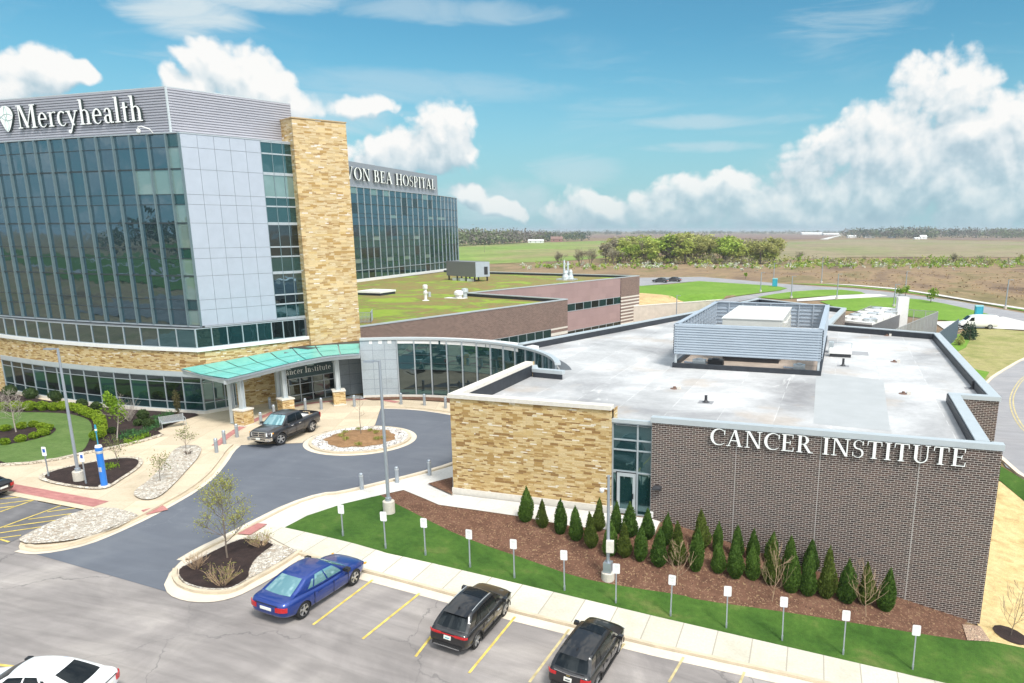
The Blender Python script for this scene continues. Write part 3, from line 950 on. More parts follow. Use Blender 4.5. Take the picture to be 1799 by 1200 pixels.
# parking bay lines
def pline(a, b, w=.13, mt=None):
    A, B = G(*a), G(*b)
    ribbon("parking_line", densify([A, B], 1.0), w, .016, mt or M_yellow)
for a, b in [((655, 1019), (550, 1098)), ((737, 1043), (637, 1123)), ((764, 1110), (730, 1154)), ((905, 1084), (824, 1183)), ((1000, 1106), (930, 1199)), ((1097, 1131), (1062, 1175)), ((1201, 1155), (1175, 1199)), ((1308, 1181), (1296, 1210)), ((512, 988), (462, 1020))]:
    pline(a, b, .105, mt=M_yellow if a[0] < 950 else M_yellow_lt)
hz = sheet("parking_lot", g2((-40, 862), (0, 868), (70, 882), (148, 897), (112, 912), (38, 944), (10, 957), (-60, 952)), .012, M_hatch, 1.5)
for a, b in [((0, 928), (107, 889)), ((83, 900), (133, 893)), ((50, 913), (142, 901)), ((7, 927), (110, 913)), ((0, 937), (74, 926)), ((0, 946), (37, 941)), ((0, 948), (16, 953)), ((0, 877), (35, 874)), ((0, 886), (58, 879)), ((0, 893), (25, 890)), ((0, 900), (60, 879))]:
    A, B = G(*a), G(*b)
    ribbon("parking_line", densify([A, B], 1.0), .12, .026, M_yellow)
pline((-5, 1168), (26, 1172)); pline((-5, 1175), (22, 1178))

# ---- far ground: verges, service roads, fields
def fsheet(name, pts, off, mat, st=0): return sheet(name, [at(*p, 0) for p in pts], off, mat, st, flat=None if st else 0, clip=((-43.3, 161.2, 0), (.813, -.582, 0)) if st == 2 else None)
fsheet("verge", [(1100, 500), (1125, 502.5), (1175, 500), (1228, 494), (1300, 498.5), (1362, 502.5), (1384, 506.5), (1372, 510), (1340, 514), (1290, 521), (1262, 528), (1200, 524), (1128, 519), (1100, 521)], .05, M_verge, 3)
fsheet("dry_bank", [(1100, 515.5), (1128, 515.5), (1160, 518), (1200, 523.5), (1235, 528), (1190, 530), (1128, 531.5), (1100, 531)], .09, M_bank, 2)
fsheet("verge", [(1090, 529), (1128, 530), (1190, 528), (1262, 528), (1262, 531), (1190, 533.5), (1128, 533), (1090, 533)], .12, M_verge, 2)
fsheet("road", [(1050, 485), (1125, 488), (1232, 486.5), (1300, 492), (1390, 500), (1440, 503.5), (1500, 507), (1560, 513), (1620, 521), (1680, 529), (1740, 540), (1830, 556), (1830, 586), (1790, 576), (1756, 566), (1700, 551), (1650, 541), (1590, 533), (1540, 527), (1480, 522), (1440, 519), (1395, 519), (1350, 522), (1318, 526), (1290, 531), (1270, 535), (1245, 532), (1290, 522), (1340, 515), (1372, 510.5), (1384, 506.5), (1362, 502.5), (1300, 498.5), (1228, 494), (1125, 502.5), (1050, 508)], .03, M_road)
fsheet("verge", [(1330, 522.5), (1360, 517), (1395, 512.5), (1440, 509.5), (1480, 509.5), (1512, 513), (1521, 517), (1470, 519), (1410, 523.5), (1370, 526)], .08, M_verge)
fsheet("path", [(1400, 526), (1470, 519.5), (1521, 517), (1545, 517), (1560, 520), (1530, 523), (1470, 526), (1400, 530)], .07, M_walk_new)
fsheet("verge", [(1440, 530), (1480, 525.5), (1530, 523), (1575, 523), (1620, 527), (1660, 534), (1700, 543), (1735, 552), (1756, 560), (1740, 563), (1690, 566), (1640, 562), (1560, 552), (1480, 545)], .08, M_verge)
fsheet("sidewalk", [(1440, 498), (1500, 502), (1580, 509), (1650, 520), (1720, 532), (1830, 549), (1830, 546), (1720, 529.5), (1650, 517.5), (1580, 507), (1500, 500.5)], .06, M_walk_new)
fsheet("verge", [(1380, 498), (1440, 501), (1500, 504.8), (1560, 510), (1620, 518), (1680, 526), (1740, 536.5), (1830, 552), (1830, 549.5), (1720, 533), (1650, 521), (1580, 510), (1500, 503), (1440, 499)], .05, M_verge)
fsheet("path", [(1640, 566), (1700, 564), (1745, 561), (1762, 557), (1830, 573), (1830, 582), (1770, 579), (1718, 577), (1660, 580)], .09, M_walk_new)
sheet("slope", [Vector((9.4, 57)), Vector((11.2, 63)), Vector((12.2, 71)), Vector((13.6, 80)), Vector((15.4, 87.6)), Vector((17.7, 93.8)), Vector((22.2, 105)), Vector((26.5, 113)), Vector((34, 122)), Vector((38, 126))] + [at(x, y, 0).xy for x, y in ((1760, 578.5), (1718, 577), (1690, 583), (1672, 600))] + [Vector((9.4, 100))], .03, M_slope, 3)
sheet("verge", [Vector((9.5, 66)), Vector((11.2, 66)), Vector((12.0, 71)), Vector((13.3, 80)), Vector((15.0, 87.6)), Vector((16.4, 93)), Vector((14.6, 95)), Vector((13.6, 104)), Vector((16.5, 112)), Vector((18.5, 122)), Vector((17.5, 127)), Vector((14.5, 118)), Vector((11.5, 100)), Vector((9.5, 88))], .06, M_verge, 3)
# fields to the horizon
fsheet("field", [(600, 470), (600, 436), (760, 431), (860, 428.5), (990, 425.5), (1050, 423.5), (1160, 422.5), (1110, 440), (1080, 452), (1000, 458), (860, 464)], .10, M_crop)
fsheet("field", [(1280, 464), (1340, 436), (1390, 424), (1480, 421.2), (1600, 421.5), (1720, 423.5), (1900, 427), (1900, 452), (1700, 452), (1500, 452), (1400, 456)], .12, M_tan)
fsheet("field", [(985, 413.6), (1100, 412.6), (1300, 411.6), (1450, 411.6), (1470, 413.5), (1440, 420.5), (1340, 420.5), (1160, 419.5), (1000, 418.5)], .2, M_plough)
fsheet("field", [(1640, 419.5), (1760, 417.5), (1900, 417.5), (1900, 422.5), (1760, 421.5), (1650, 421)], .25, M_plough)
fsheet("path", [(1440, 421), (1455, 417), (1476, 413.6), (1481, 413.6), (1466, 417.2), (1454, 421)], .3, M_walk_new)
# ---------------------------------------------------------------- building helpers
def onseg(x, y, a, b):
    """point of the vertical plane through 2-D points a, b seen at photo pixel (x, y): (distance along a->b, z)"""
    d = px_ray(x, y); a = Vector(a[:2]); b = Vector(b[:2]); t = (b - a).normalized(); nn = Vector((-t.y, t.x))
    k = a.dot(nn) / (d.x * nn.x + d.y * nn.y)
    p = Vector((d.x * k, d.y * k))
    return (p - a).dot(t), CAM_H + d.z * k


def lerp2(a, b, s):
    return Vector(a[:2]).lerp(Vector(b[:2]), s)


rng = random.Random(11)
def window(parent, a, b, rows, mats, mull=.10, proud=.16, tr=.06, frame=None, cap=True, tilt=.006, name="window", right=False, trm=None, pm=None, trp=.03):
    """one glazed bay: rows = [z0, z1, ...]; frame with mullion and transoms, panes as its child"""
    a = Vector(a[:2]); b = Vector(b[:2]); t = (b - a).normalized(); o = Vector((t.y, -t.x))
    fm = frame or M_mullion
    f = MB()
    def bar(p, q, z0, z1, d0, d1, m=0):
        poly = [p + o * d0, q + o * d0, q + o * d1, p + o * d1]
        f.prism(poly, z0, z1, m)
    bar(a - t * mull / 2, a + t * mull / 2, rows[0], rows[-1], -.08, proud)
    if right: bar(b - t * mull / 2, b + t * mull / 2, rows[0], rows[-1], -.08, proud)
    e0 = a + t * mull / 2; e1 = b - t * mull / 2
    for i, z in enumerate(rows):
        h = tr / 2
        z0, z1 = (z, z + tr) if i == 0 else ((z - tr, z) if i == len(rows) - 1 else (z - h, z + h))
        bar(e0, e1, z0, z1, -.06, trp, 1)
    fo = f.build(name, [fm, trm or fm], parent)
    g = MB()
    used = []
    for i in range(len(rows) - 1):
        m = mats[i]
        if m not in used: used.append(m)
        r = lambda: rng.uniform(-tilt, tilt)
        r1, r2, r3 = r(), r(), r()
        P = [(e0, rows[i], r1), (e1, rows[i], r2), (e1, rows[i + 1], r2 + r3), (e0, rows[i + 1], r1 + r3)]
        g.face([((p + o * (d - .02)).x, (p + o * (d - .02)).y, z) for p, z, d in P], used.index(m))
    g.build("pane", used, fo, org=wloc(parent))
    return fo


def ribs(mb, path, z0, z1, pitch=.17, depth=.05, m=0):
    z = z0
    A = offset(path, 0); B = offset(path, depth)
    while z < z1 - .02:
        zs = [z, z + pitch * .22, z + pitch * .30, z + pitch * .92, z + pitch]
        of = [A, A, B, B, A]
        for k in range(4):
            for i in range(len(path) - 1):
                za, zb = min(zs[k], z1), min(zs[k + 1], z1)
                if zb - za < 1e-4: continue
                p, q, r, s2 = of[k][i], of[k][i + 1], of[k + 1][i + 1], of[k + 1][i]
                mb.face([(p.x, p.y, za), (q.x, q.y, za), (r.x, r.y, zb), (s2.x, s2.y, zb)], m)
        z += pitch


# ---- serif lettering: every glyph is a set of solid strokes (units: cap height = 1)
def arc(cx, cy, rx, ry, a0, a1, t0, t1=None, tm=None, n=18):
    """curved stroke with changing thickness as a list of quads"""
    t1 = t0 if t1 is None else t1
    out = []
    def th(s):
        if tm is None: return t0 + (t1 - t0) * s
        return (t0 + (tm - t0) * math.sin(math.pi * s)) if s < .5 else (t1 + (tm - t1) * math.sin(math.pi * s))
    for i in range(n):
        q = []
        for s in (i / n, (i + 1) / n):
            a = R(a0 + (a1 - a0) * s); w = th(s)
            q.append(((cx + rx * math.cos(a), cy + ry * math.sin(a)), (cx + (rx - w) * math.cos(a), cy + (ry - w * .55) * math.sin(a))))
        out.append([q[0][0], q[1][0], q[1][1], q[0][1]])
    return out


def bar(x0, x1, y0, y1): return [[(x0, y0), (x1, y0), (x1, y1), (x0, y1)]]
def diag(x0, y0, x1, y1, w): return [[(x0, y0), (x0 + w, y0), (x1 + w, y1), (x1, y1)]]
def serif(xc, y, w=.30, h=.045, up=True):
    y0, y1 = (y, y + h) if up else (y - h, y)
    return [[(xc - w / 2, y0), (xc + w / 2, y0), (xc + w / 2, y1), (xc - w / 2, y1)]]
def stem(xc, w, y0, y1, sw=.30, sb=True, st=True):
    g = bar(xc - w / 2, xc + w / 2, y0, y1)
    if sb: g += serif(xc, y0, sw)
    if st: g += serif(xc, y1, sw, up=False)
    return g

TK, TN = .145, .055
GL = {
    'C': (.80, arc(.46, .5, .44, .51, 42, 318, .03, .03, .16) + [[(.74, .66), (.79, .66), (.80, .93), (.75, .93)]]),
    'A': (.88, diag(.09, 0, .40, 1.0, TN) + diag(.64, 0, .37, 1.0, TK) + bar(.24, .62, .32, .375) + serif(.12, 0, .24) + serif(.72, 0, .28)),
    'N': (.92, stem(.15, TN, 0, 1, .26, True, False) + bar(.02, .14, .955, 1) + diag(.68, 0, .12, 1.0, TK) + stem(.77, TN, 0, 1, .26, False, True)),
    'E': (.70, stem(.18, TK, 0, 1, .30) + bar(.2, .62, 0, .05) + bar(.2, .6, .95, 1) + bar(.2, .48, .49, .535) + [[(.60, .0), (.64, .0), (.66, .24), (.62, .24)], [(.57, .78), (.61, .78), (.61, 1), (.57, 1)], [(.45, .40), (.49, .40), (.49, .63), (.45, .63)]]),
    'R': (.80, stem(.18, TK, 0, 1, .30) + arc(.32, .735, .30, .265, 90, -90, .06, .06, .15) + bar(.2, .34, .955, 1) + bar(.2, .34, .47, .515) + diag(.62, 0, .34, .48, TK) + serif(.74, 0, .22)),
    'I': (.36, stem(.18, TK, 0, 1, .32)),
    'S': (.62, arc(.30, .735, .24, .265, 35, 270, .035, .13) + arc(.31, .26, .26, .275, 90, -145, .13, .035) + [[(.49, .72), (.53, .72), (.54, .95), (.50, .95)], [(.05, .06), (.09, .06), (.08, .30), (.04, .30)]]),
    'T': (.76, stem(.38, TK, 0, 1, .30, True, False) + bar(.05, .71, .95, 1) + [[(.03, .75), (.07, .75), (.09, 1), (.05, 1)], [(.69, .75), (.73, .75), (.71, 1), (.67, 1)]]),
    'U': (.88, stem(.20, TK, .3, 1, .30, False) + stem(.72, TN, .3, 1, .24, False) + arc(.435, .32, .3125, .33, 180, 360, TK, TN)),
    'V': (.86, diag(.36, 0, .06, 1, TK) + diag(.40, 0, .72, 1, TN) + serif(.13, 1, .28, up=False) + serif(.75, 1, .22, up=False)),
    'O': (.94, arc(.47, .5, .44, .51, 90, 270, .05, .05, .16) + arc(.47, .5, .44, .51, -90, 90, .05, .05, .16)),
    'B': (.74, stem(.18, TK, 0, 1, .30) + arc(.32, .745, .25, .255, 90, -90, .05, .05, .14) + arc(.34, .26, .31, .265, 90, -90, .05, .05, .15) + bar(.2, .36, .955, 1) + bar(.2, .36, .49, .53) + bar(.2, .36, 0, .045)),
    'H': (.92, stem(.18, TK, 0, 1, .30) + stem(.74, TK, 0, 1, .30) + bar(.2, .72, .49, .54)),
    'P': (.70, stem(.18, TK, 0, 1, .30) + arc(.32, .72, .30, .28, 90, -90, .05, .05, .15) + bar(.2, .34, .955, 1) + bar(.2, .34, .44, .485)),
    'L': (.66, stem(.18, TK, 0, 1, .30) + bar(.2, .60, 0, .05) + [[(.57, 0), (.61, 0), (.64, .26), (.60, .26)]]),
    'M': (1.08, stem(.14, TN, 0, 1, .26, True, False) + bar(.02, .2, .955, 1) + diag(.47, .02, .13, 1, TK) + diag(.47, .02, .84, 1, TN) + stem(.90, TK, 0, 1, .30)),
    'e': (.52, arc(.27, .31, .235, .325, 0, 325, .10, .03, .11) + bar(.07, .48, .32, .37)),
    'r': (.44, stem(.16, .12, 0, .62, .27, True, False) + bar(.03, .12, .58, .62) + arc(.36, .44, .19, .19, 140, 55, .05, .11)),
    'c': (.50, arc(.28, .31, .25, .325, 48, 322, .10, .03, .12)),
    'y': (.60, diag(.24, .0, .04, .62, .13) + [[(.10, -.30), (.16, -.30), (.53, .62), (.47, .62)]] + serif(.10, .62, .24, up=False) + serif(.50, .62, .20, up=False) + arc(.09, -.25, .08, .08, 0, 360, .075)),
    'h': (.62, stem(.15, .12, 0, 1.05, .27, True, False) + bar(.02, .12, 1.01, 1.05) + arc(.31, .36, .21, .27, 180, 0, .05, .12) + stem(.46, .12, 0, .38, .27, True, False)),
    'a': (.54, stem(.37, .12, .04, .40, .2, False, False) + arc(.25, .41, .18, .22, 160, 0, .09, .12) + arc(.24, .17, .18, .18, 80, 300, .05, .05, .12) + bar(.22, .34, .29, .34) + bar(.36, .52, 0, .05)),
    'l': (.32, stem(.15, .12, 0, 1.05, .27, True, False) + bar(.02, .12, 1.01, 1.05)),
    't': (.38, stem(.17, .12, .06, .80, .1, False, False) + bar(.02, .34, .57, .62) + arc(.29, .14, .18, .15, 180, 320, .10, .03)),
    'n': (.62, stem(.15, .12, 0, .62, .27, True, False) + bar(.02, .12, .58, .62) + arc(.31, .36, .21, .27, 180, 0, .05, .12) + stem(.46, .12, 0, .38, .27, True, False)),
    'i': (.32, stem(.15, .12, 0, .62, .27, True, False) + bar(.02, .12, .58, .62) + arc(.15, .85, .08, .08, 0, 360, .075)),
    's': (.44, arc(.22, .46, .16, .16, 40, 270, .03, .09) + arc(.22, .155, .18, .165, 90, -140, .09, .03)),
    'u': (.62, stem(.14, .12, .24, .62, .2, False, False) + arc(.30, .26, .22, .27, 180, 360, .12, .05) + stem(.47, .12, 0, .62, .2, False, False) + bar(.02, .1, .58, .62) + bar(.47, .60, 0, .045)),
}


def lettering(root, text, a, b, z, h, depth=.12, stand=.06, gap=.06, space=.36, face=None, side=None, name="letter"):
    """raised letters along the 2-D line a->b (outward on the right), baseline z, cap height h, stretched to fit"""
    a = Vector(a[:2]); b = Vector(b[:2]); L = (b - a).length; t = (b - a).normalized(); o = Vector((t.y, -t.x))
    tot = sum((space if ch == ' ' else GL[ch][0] + gap) for ch in text) - gap
    sx = L / tot
    x = 0
    for ch in text:
        if ch == ' ': x += space; continue
        w, polys = GL[ch]
        mb = MB()
        for k, q in enumerate(polys):
            pts = [(a + t * ((x + px) * sx), z + py * h) for px, py in q]
            ar = sum(q[i - 1][0] * q[i][1] - q[i][0] * q[i - 1][1] for i in range(len(q)))
            if ar < 0: pts = pts[::-1]
            d1 = stand + depth + .0015 * (k % 7)
            fr = [((p + o * d1).x, (p + o * d1).y, zz) for p, zz in pts]
            bk = [((p + o * stand).x, (p + o * stand).y, zz) for p, zz in pts]
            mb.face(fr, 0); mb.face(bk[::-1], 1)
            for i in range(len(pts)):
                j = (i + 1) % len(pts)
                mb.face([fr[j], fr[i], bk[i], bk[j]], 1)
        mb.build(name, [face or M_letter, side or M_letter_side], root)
        x += w + gap


# ---------------------------------------------------------------- hospital tower (left)
TOP = 23.15
Lv = [7.55, 8.9, 9.75, 11.75, 13.2, 14.05, 16.1, 17.6, 18.4, 20.4, 22.1, TOP]
T_f = lambda u: Vector((u, 50.0 + .003 * (u + 60) ** 2))
P_f = lambda u: Vector((u, 48.72 + .0065 * (u + 61) ** 2))
S0 = Vector((-51.6, 50.2)); S1 = Vector((-48.0, 59.2))
Q0 = Vector((-51.5, 49.3)); Q1 = Vector((-47.6, 59.0))
tower = empty("hospital_tower", (-62, 55, 0), "tall glass hospital tower with pale stone base and silver ribbed top storey", "building")
edges = [-51.6, -52.9] + [-52.9 - 1.86 * k for k in range(1, 15)]
edges = edges[::-1]
LEFT = edges[0]
mb = MB()
front_in = [T_f(u) + Vector((0, .25)) for u in edges]
body = front_in + [S1 + Vector((-.2, .1)), Vector((-62, 75)), Vector((LEFT, 78))]
mb.prism(body, 7.3, TOP - .02)
mb.build("tower_core", M_panel_gap, tower)
mb = MB()
mb.prism([P_f(u) + Vector((0, .3)) for u in edges] + [Q1 + Vector((-.3, 0)), Vector((-60, 72)), Vector((LEFT, 78))], -.3, 7.35)
mb.build("podium_core", M_panel_gap, tower)
floors = [[7.55, 8.9], [8.9, 9.75, 11.75, 13.2], [13.2, 14.05, 16.1, 17.6], [17.6, 18.4, 20.4, 22.1, TOP]]
fl = [[7.55, 8.9, 9.75, 11.75], [11.75, 13.2, 14.05, 16.1], [16.1, 17.6, 18.4, 20.4], [20.4, 22.1, TOP]]
for i in range(len(edges) - 1):
    for k, rows in enumerate(fl):
        last = i == len(edges) - 2
        ms = [M_glass] * (len(rows) - 1)
        if last: ms = [M_glass_blind if j % 2 == 0 else M_glass_low for j in range(len(rows) - 1)]
        elif (k, i) in {(2, 12), (2, 13)}: ms[-1] = M_glass_blind
        window(tower, T_f(edges[i]), T_f(edges[i + 1]), rows, ms, .11, .20, .06, M_mullion, trm=M_mull_dk, right=last)
# podium glazing, second floor strip and ground floor
pe = [-51.5 - 1.85 * k for k in range(0, 15)][::-1]
for i in range(len(pe) - 1):
    a, b = P_f(pe[i]), P_f(pe[i + 1])
    window(tower, a, b, [5.76, 7.42], [M_glass if i < 12 else M_glass_low], .07, .05, .06, M_mull_lt, right=(i == len(pe) - 2))
    window(tower, a, b, [.30, 1.0, 2.72, 3.25], [M_glass_low, M_glass_dark if i % 5 in (1, 2, 4) else M_glass_low, M_glass_dark], .07, .05, .05, M_mull_lt, right=(i == len(pe) - 2))
ppath = [P_f(u) for u in [pe[0] - .01] + pe[1:]]
ppath[-1] = Q0.copy()
mb = MB(); mb.wall([Vector((LEFT - 3, ppath[0].y + .4))] + ppath + [Q1], 3.7, 5.46); mb.build("stone_band", M_stone, tower)
mb = MB(); mb.strip(ppath + [Q1], -.1, .14, 5.46, 5.755); mb.build("sill", M_white, tower)
mb = MB(); mb.strip(ppath + [Q0.lerp(Q1, .3)], -.1, .07, 3.26, 3.69); mb.build("head_band", M_coping, tower)
mb = MB(); mb.strip(ppath + [Q0.lerp(Q1, .3)], -.1, .10, -.2, .295); mb.build("base_course", M_limestone, tower)
mb = MB(); mb.strip([T_f(u) for u in edges] + [], -.3, .12, 7.43, 7.545); mb.build("ledge", M_mull_lt, tower)
mb = MB(); mb.wall([Vector((LEFT - 3, ppath[0].y + .4)), ppath[0] + Vector((-.02, 0))], -.2, 3.7); mb.build("stone_pier", M_stone, tower)
# side: strip of windows, silver panels, window column
n5 = 5
for i in range(5):
    a, b = Q0.lerp(Q1, i * .128), Q0.lerp(Q1, (i + 1) * .128)
    window(tower, a, b, [5.76, 7.42], [M_glass_low], .07, .05, .06, M_mull_lt)
for i in range(3):
    a, b = Q0.lerp(Q1, .64 + i * .105), Q0.lerp(Q1, .64 + (i + 1) * .105)
    window(tower, a, b, [5.76, 7.42], [M_glass_dark], .07, .05, .06, M_mull_lt)
for i in range(3):
    a, b = Q0.lerp(Q1, i * .09), Q0.lerp(Q1, (i + 1) * .09)
    window(tower, a, b, [.30, 1.0, 2.72, 3.25], [M_glass_low] * 3, .07, .05, .05, M_mull_lt, right=i == 2)
sdir = (S1 - S0).normalized(); so = Vector((sdir.y, -sdir.x))
PW = .69
mb = MB()
for i in range(5):
    for j in range(len(Lv) - 1):
        a = S0 + sdir * ((S1 - S0).length * PW * i / 5 + .012); b = S0 + sdir * ((S1 - S0).length * PW * (i + 1) / 5 - .012)
        z0, z1 = Lv[j] + .012, Lv[j + 1] - .012
        mb.prism([a - so * .05, b - so * .05, b + so * .06, a + so * .06], z0, z1)
mb.build("silver_panel", M_panel, tower)
mb = MB(); mb.prism([S0 - so * .25, S1 - so * .25, S1 - so * .0, S0 - so * .0], 7.45, TOP); mb.build("panel_backing", M_panel_gap, tower)
for i in range(3):
    a = S0.lerp(S1, PW + (1 - PW) * i / 3) + so * .03; b = S0.lerp(S1, PW + (1 - PW) * (i + 1) / 3) + so * .03
    for k, rows in enumerate(fl):
        ms = [M_glass_low] * (len(rows) - 1)
        if k == 2: ms[-1] = M_glass_blind
        if k == 1: ms = [M_glass_low, M_glass_dark, M_glass_dark]
        if k == 0: ms = [M_glass_low, M_glass_dark, M_glass]
        window(tower, a, b, rows, ms, .05, .03, .12, M_mullion, trm=M_mull_lt, trp=.05, name="side_window")
mb = MB(); mb.strip([S0 + (S1 - S0) * .02, S1], -.2, .12, 7.43, 7.545); mb.build("ledge", M_mull_lt, tower)
mb = MB(); mb.strip([T_f(u) for u in edges] + [S1], -.35, .10, TOP - .005, TOP + .09); mb.build("roof_edge", M_mull_lt, tower)
mb = MB(); mb.prism(body, TOP - .01, TOP + .05); mb.build("roof", M_white, tower)
# ribbed top storey
PH = [Vector((LEFT, 51.25)), Vector((-53.05, 50.85)), Vector((-49.3, 61.0))]
mb = MB(); ribs(mb, PH, TOP + .06, 26.78, .21, .09); mb.build("ribbed_wall", M_rib, tower)
mb = MB(); mb.prism([p + Vector((-.06, .08)) for p in PH] + [Vector((-63, 76)), Vector((LEFT, 78))], TOP + .03, 26.80); mb.build("penthouse_core", M_rib, tower)
mb = MB(); mb.strip(PH, -.25, .07, 26.78, 26.86); mb.build("roof_trim", M_coping, tower)
mb = MB(); mb.tube([(PH[1].x, PH[1].y - .05, TOP + .1), (PH[1].x, PH[1].y - .05, 26.77)], .11, 8); mb.build("corner_trim", M_coping, tower)
# stone stair tower
st = MB()
A0 = Vector((-47.3, 58.6)); A1 = Vector((-44.85, 63.0)); ad = (A1 - A0).normalized(); ap = Vector((-ad.y, ad.x))
quad4 = [A0, A1, A1 + ap * 5.2, A0 + ap * 5.2]
st.wall([quad4[3], quad4[0], quad4[1], quad4[2]], 0, 25.2)
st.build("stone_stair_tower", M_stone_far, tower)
mb = MB(); mb.prism([A0 - ad * .06 - ap * .06, A1 + ad * .06 - ap * .06, A1 + ap * 5.3 + ad * .06, A0 + ap * 5.3 - ad * .06], 25.2, 25.3); mb.build("tower_cap", plain("cap_stone", (.42, .30, .17), .8), tower)
# entrance vestibule under the canopy
V0, V1 = Vector((-46.9, 54.6)), Vector((-45.05, 59.25))
vd = (V1 - V0).normalized(); vo = Vector((vd.y, -vd.x))
W0 = Q0.lerp(Q1, .27)
mb = MB(); mb.wall([W0 + Vector((.02, 0)), Q0.lerp(Q1, .66)], -.1, 3.7); mb.build("entrance_stone_wall", M_stone, tower)
mb = MB(); mb.prism([V0 - vo * .3, V1 - vo * .3, Vector((-46, 61)), Vector((-49, 57))], -.1, 4.75); mb.build("vestibule_core", M_panel_gap, tower)
LV = (V1 - V0).length
vw = [0, .22, .46, .70, 1.0]
for i in range(4):
    window(tower, V0.lerp(V1, vw[i]), V0.lerp(V1, vw[i + 1]), [.08, .80, 1.80, 2.40], [M_glass_dark] * 3, .07, .05, .06, M_mull_lt, right=i == 3, name="vestibule_window")
dr = window(tower, V0 - vd * .02 - vo * 1.7, V0 - vd * .02, [.08, 1.95, 2.40], [M_glass_dark] * 2, .07, .05, .06, M_mull_lt, name="entrance_door")
mb = MB(); mb.prism([V0 - vo * .25, V1 - vo * .25, V1 + vo * .06, V0 + vo * .06], 2.42, 4.55); mb.build("entrance_fascia", plain("fascia_dark", (.05, .085, .09), .5, .2), tower)
mb = MB(); mb.prism([V0.lerp(V1, .45) - vo * .05, V1 - vo * .05 + vd * .1, Vector((-42.7, 62.2)), Vector((-44.4, 63.4)), Vector((-49.2, 57.0))], 4.74, 4.90); mb.build("vestibule_roof", M_dark, tower)
mb = MB(); mb.wall([V1 + vo * .02, Vector((-44.4, 60.3)), Vector((-43.3, 61.6)), Vector((-42.55, 60.05))], 0, 4.6); mb.build("grey_panel_wall", slab_mat("grey_panel_grid", (.27, .30, .33), (.12, .135, .15), 1.15, 1.0, .02, 0, .04), tower)

sg = empty("entrance_sign", (V0.x, V0.y, 3.6), "white mixed case lettering reading Cancer Institute above the dark entrance glass", "sign")
e0 = V0 - vd * .75; e1 = V0 + vd * (LV * .85)
lettering(sg, "Cancer Institute", e0, e1, 2.80, .56, .05, .08, .06, .30)

sg = empty("tower_sign", (-70, 50.8, 24.2), "big white lettering with a leaf shaped shield emblem on the ribbed tower top", "sign")
pa, pb = PH[0], PH[1]
L0, z0 = onseg(39, 228, pa, pb); L1, z1 = onseg(258, 212, pa, pb)
pd = (pb - pa).normalized(); po = Vector((pd.y, -pd.x))
zb = (z0 + z1) / 2
lettering(sg, "Mercyhealth", pa + pd * L0, pa + pd * L1, zb, 1.92, .22, .10, .03)
# shield emblem beside the lettering
Ls, zs = onseg(15, 233, pa, pb); _, zt = onseg(13, 187, pa, pb); Lw, _ = onseg(27, 195, pa, pb); Lw0, _ = onseg(2, 195, pa, pb)
hw = (Lw - Lw0) / 2; cxl = (Lw + Lw0) / 2; hh = zt - zs
shp = []
for i in range(17):
    y = 1 - .38 * (1 - math.cos(math.pi / 2 * i / 16))
    shp.append((math.sqrt(max(0, 1 - ((y - .62) / .38) ** 2)), y))
for i in range(1, 17):
    y = .62 * (1 - i / 16)
    shp.append(((y / .62) ** .62, y))
shp = shp + [(-x, y) for x, y in shp[::-1] if x > .01]
mb = MB()
fr = [pa + pd * (cxl + hw * x) for x, y in shp]
for m, d0, d1, s in ((1, .08, .30, 1.0),):
    F1 = [((p + po * d1).x, (p + po * d1).y, zs + hh * y) for p, (x, y) in zip(fr, shp)]
    F0 = [((p + po * d0).x, (p + po * d0).y, zs + hh * y) for p, (x, y) in zip(fr, shp)]
    mb.face(F1[::-1], 0)
    for i in range(len(shp)):
        j = (i + 1) % len(shp)
        mb.face([F1[i], F1[j], F0[j], F0[i]], 1)
mb.build("shield", [M_letter, M_letter_side], sg)
mb = MB()
def shl(x, y, d=.31): 
    p = pa + pd * (cxl + hw * x) + po * d
    return (p.x, p.y, zs + hh * y)
for c0, c1, bend in (((-.02, .98), (-.05, .04), .5), ((.02, .98), (.05, .04), -.5), ((-.9, .52), (.9, .62), .30), ((-.9, .66), (.9, .48), -.30)):
    pts = []
    for i in range(13):
        s = i / 12
        k = math.sin(math.pi * s) * bend
        pts.append(shl(c0[0] + (c1[0] - c0[0]) * s + (k if abs(c0[0]) < .5 else 0) * math.cos(math.pi * s), c0[1] + (c1[1] - c0[1]) * s + (k * .4 if abs(c0[0]) > .5 else 0)))
    mb.tube(pts, .022, 5)
mb.build("emblem_line", plain("emblem_grey", (.28, .42, .40), .5), sg)
# camera dome on the tower front
cd_ = empty("security_camera", (-55.0, 50.2, 23.2), "small white security camera on a curved arm at the tower roof edge", "camera")
mb = MB(); p = Vector((-55.0, 50.0, 23.25)); mb.tube([p + Vector((.9, 0, -.05)), p + Vector((.85, -.25, .25)), p + Vector((.3, -.5, .45)), p + Vector((0, -.55, .4)), p + Vector((0, -.55, .2))], .045, 6); mb.build("arm", M_white, cd_)
mb = MB(); mb.lathe([(0.02, .24), (.16, .2), (.17, .05), (.14, -.06), (.05, -.14)], p + Vector((0, -.55, 0)), 12); mb.build("dome", M_white, cd_, smooth=True)
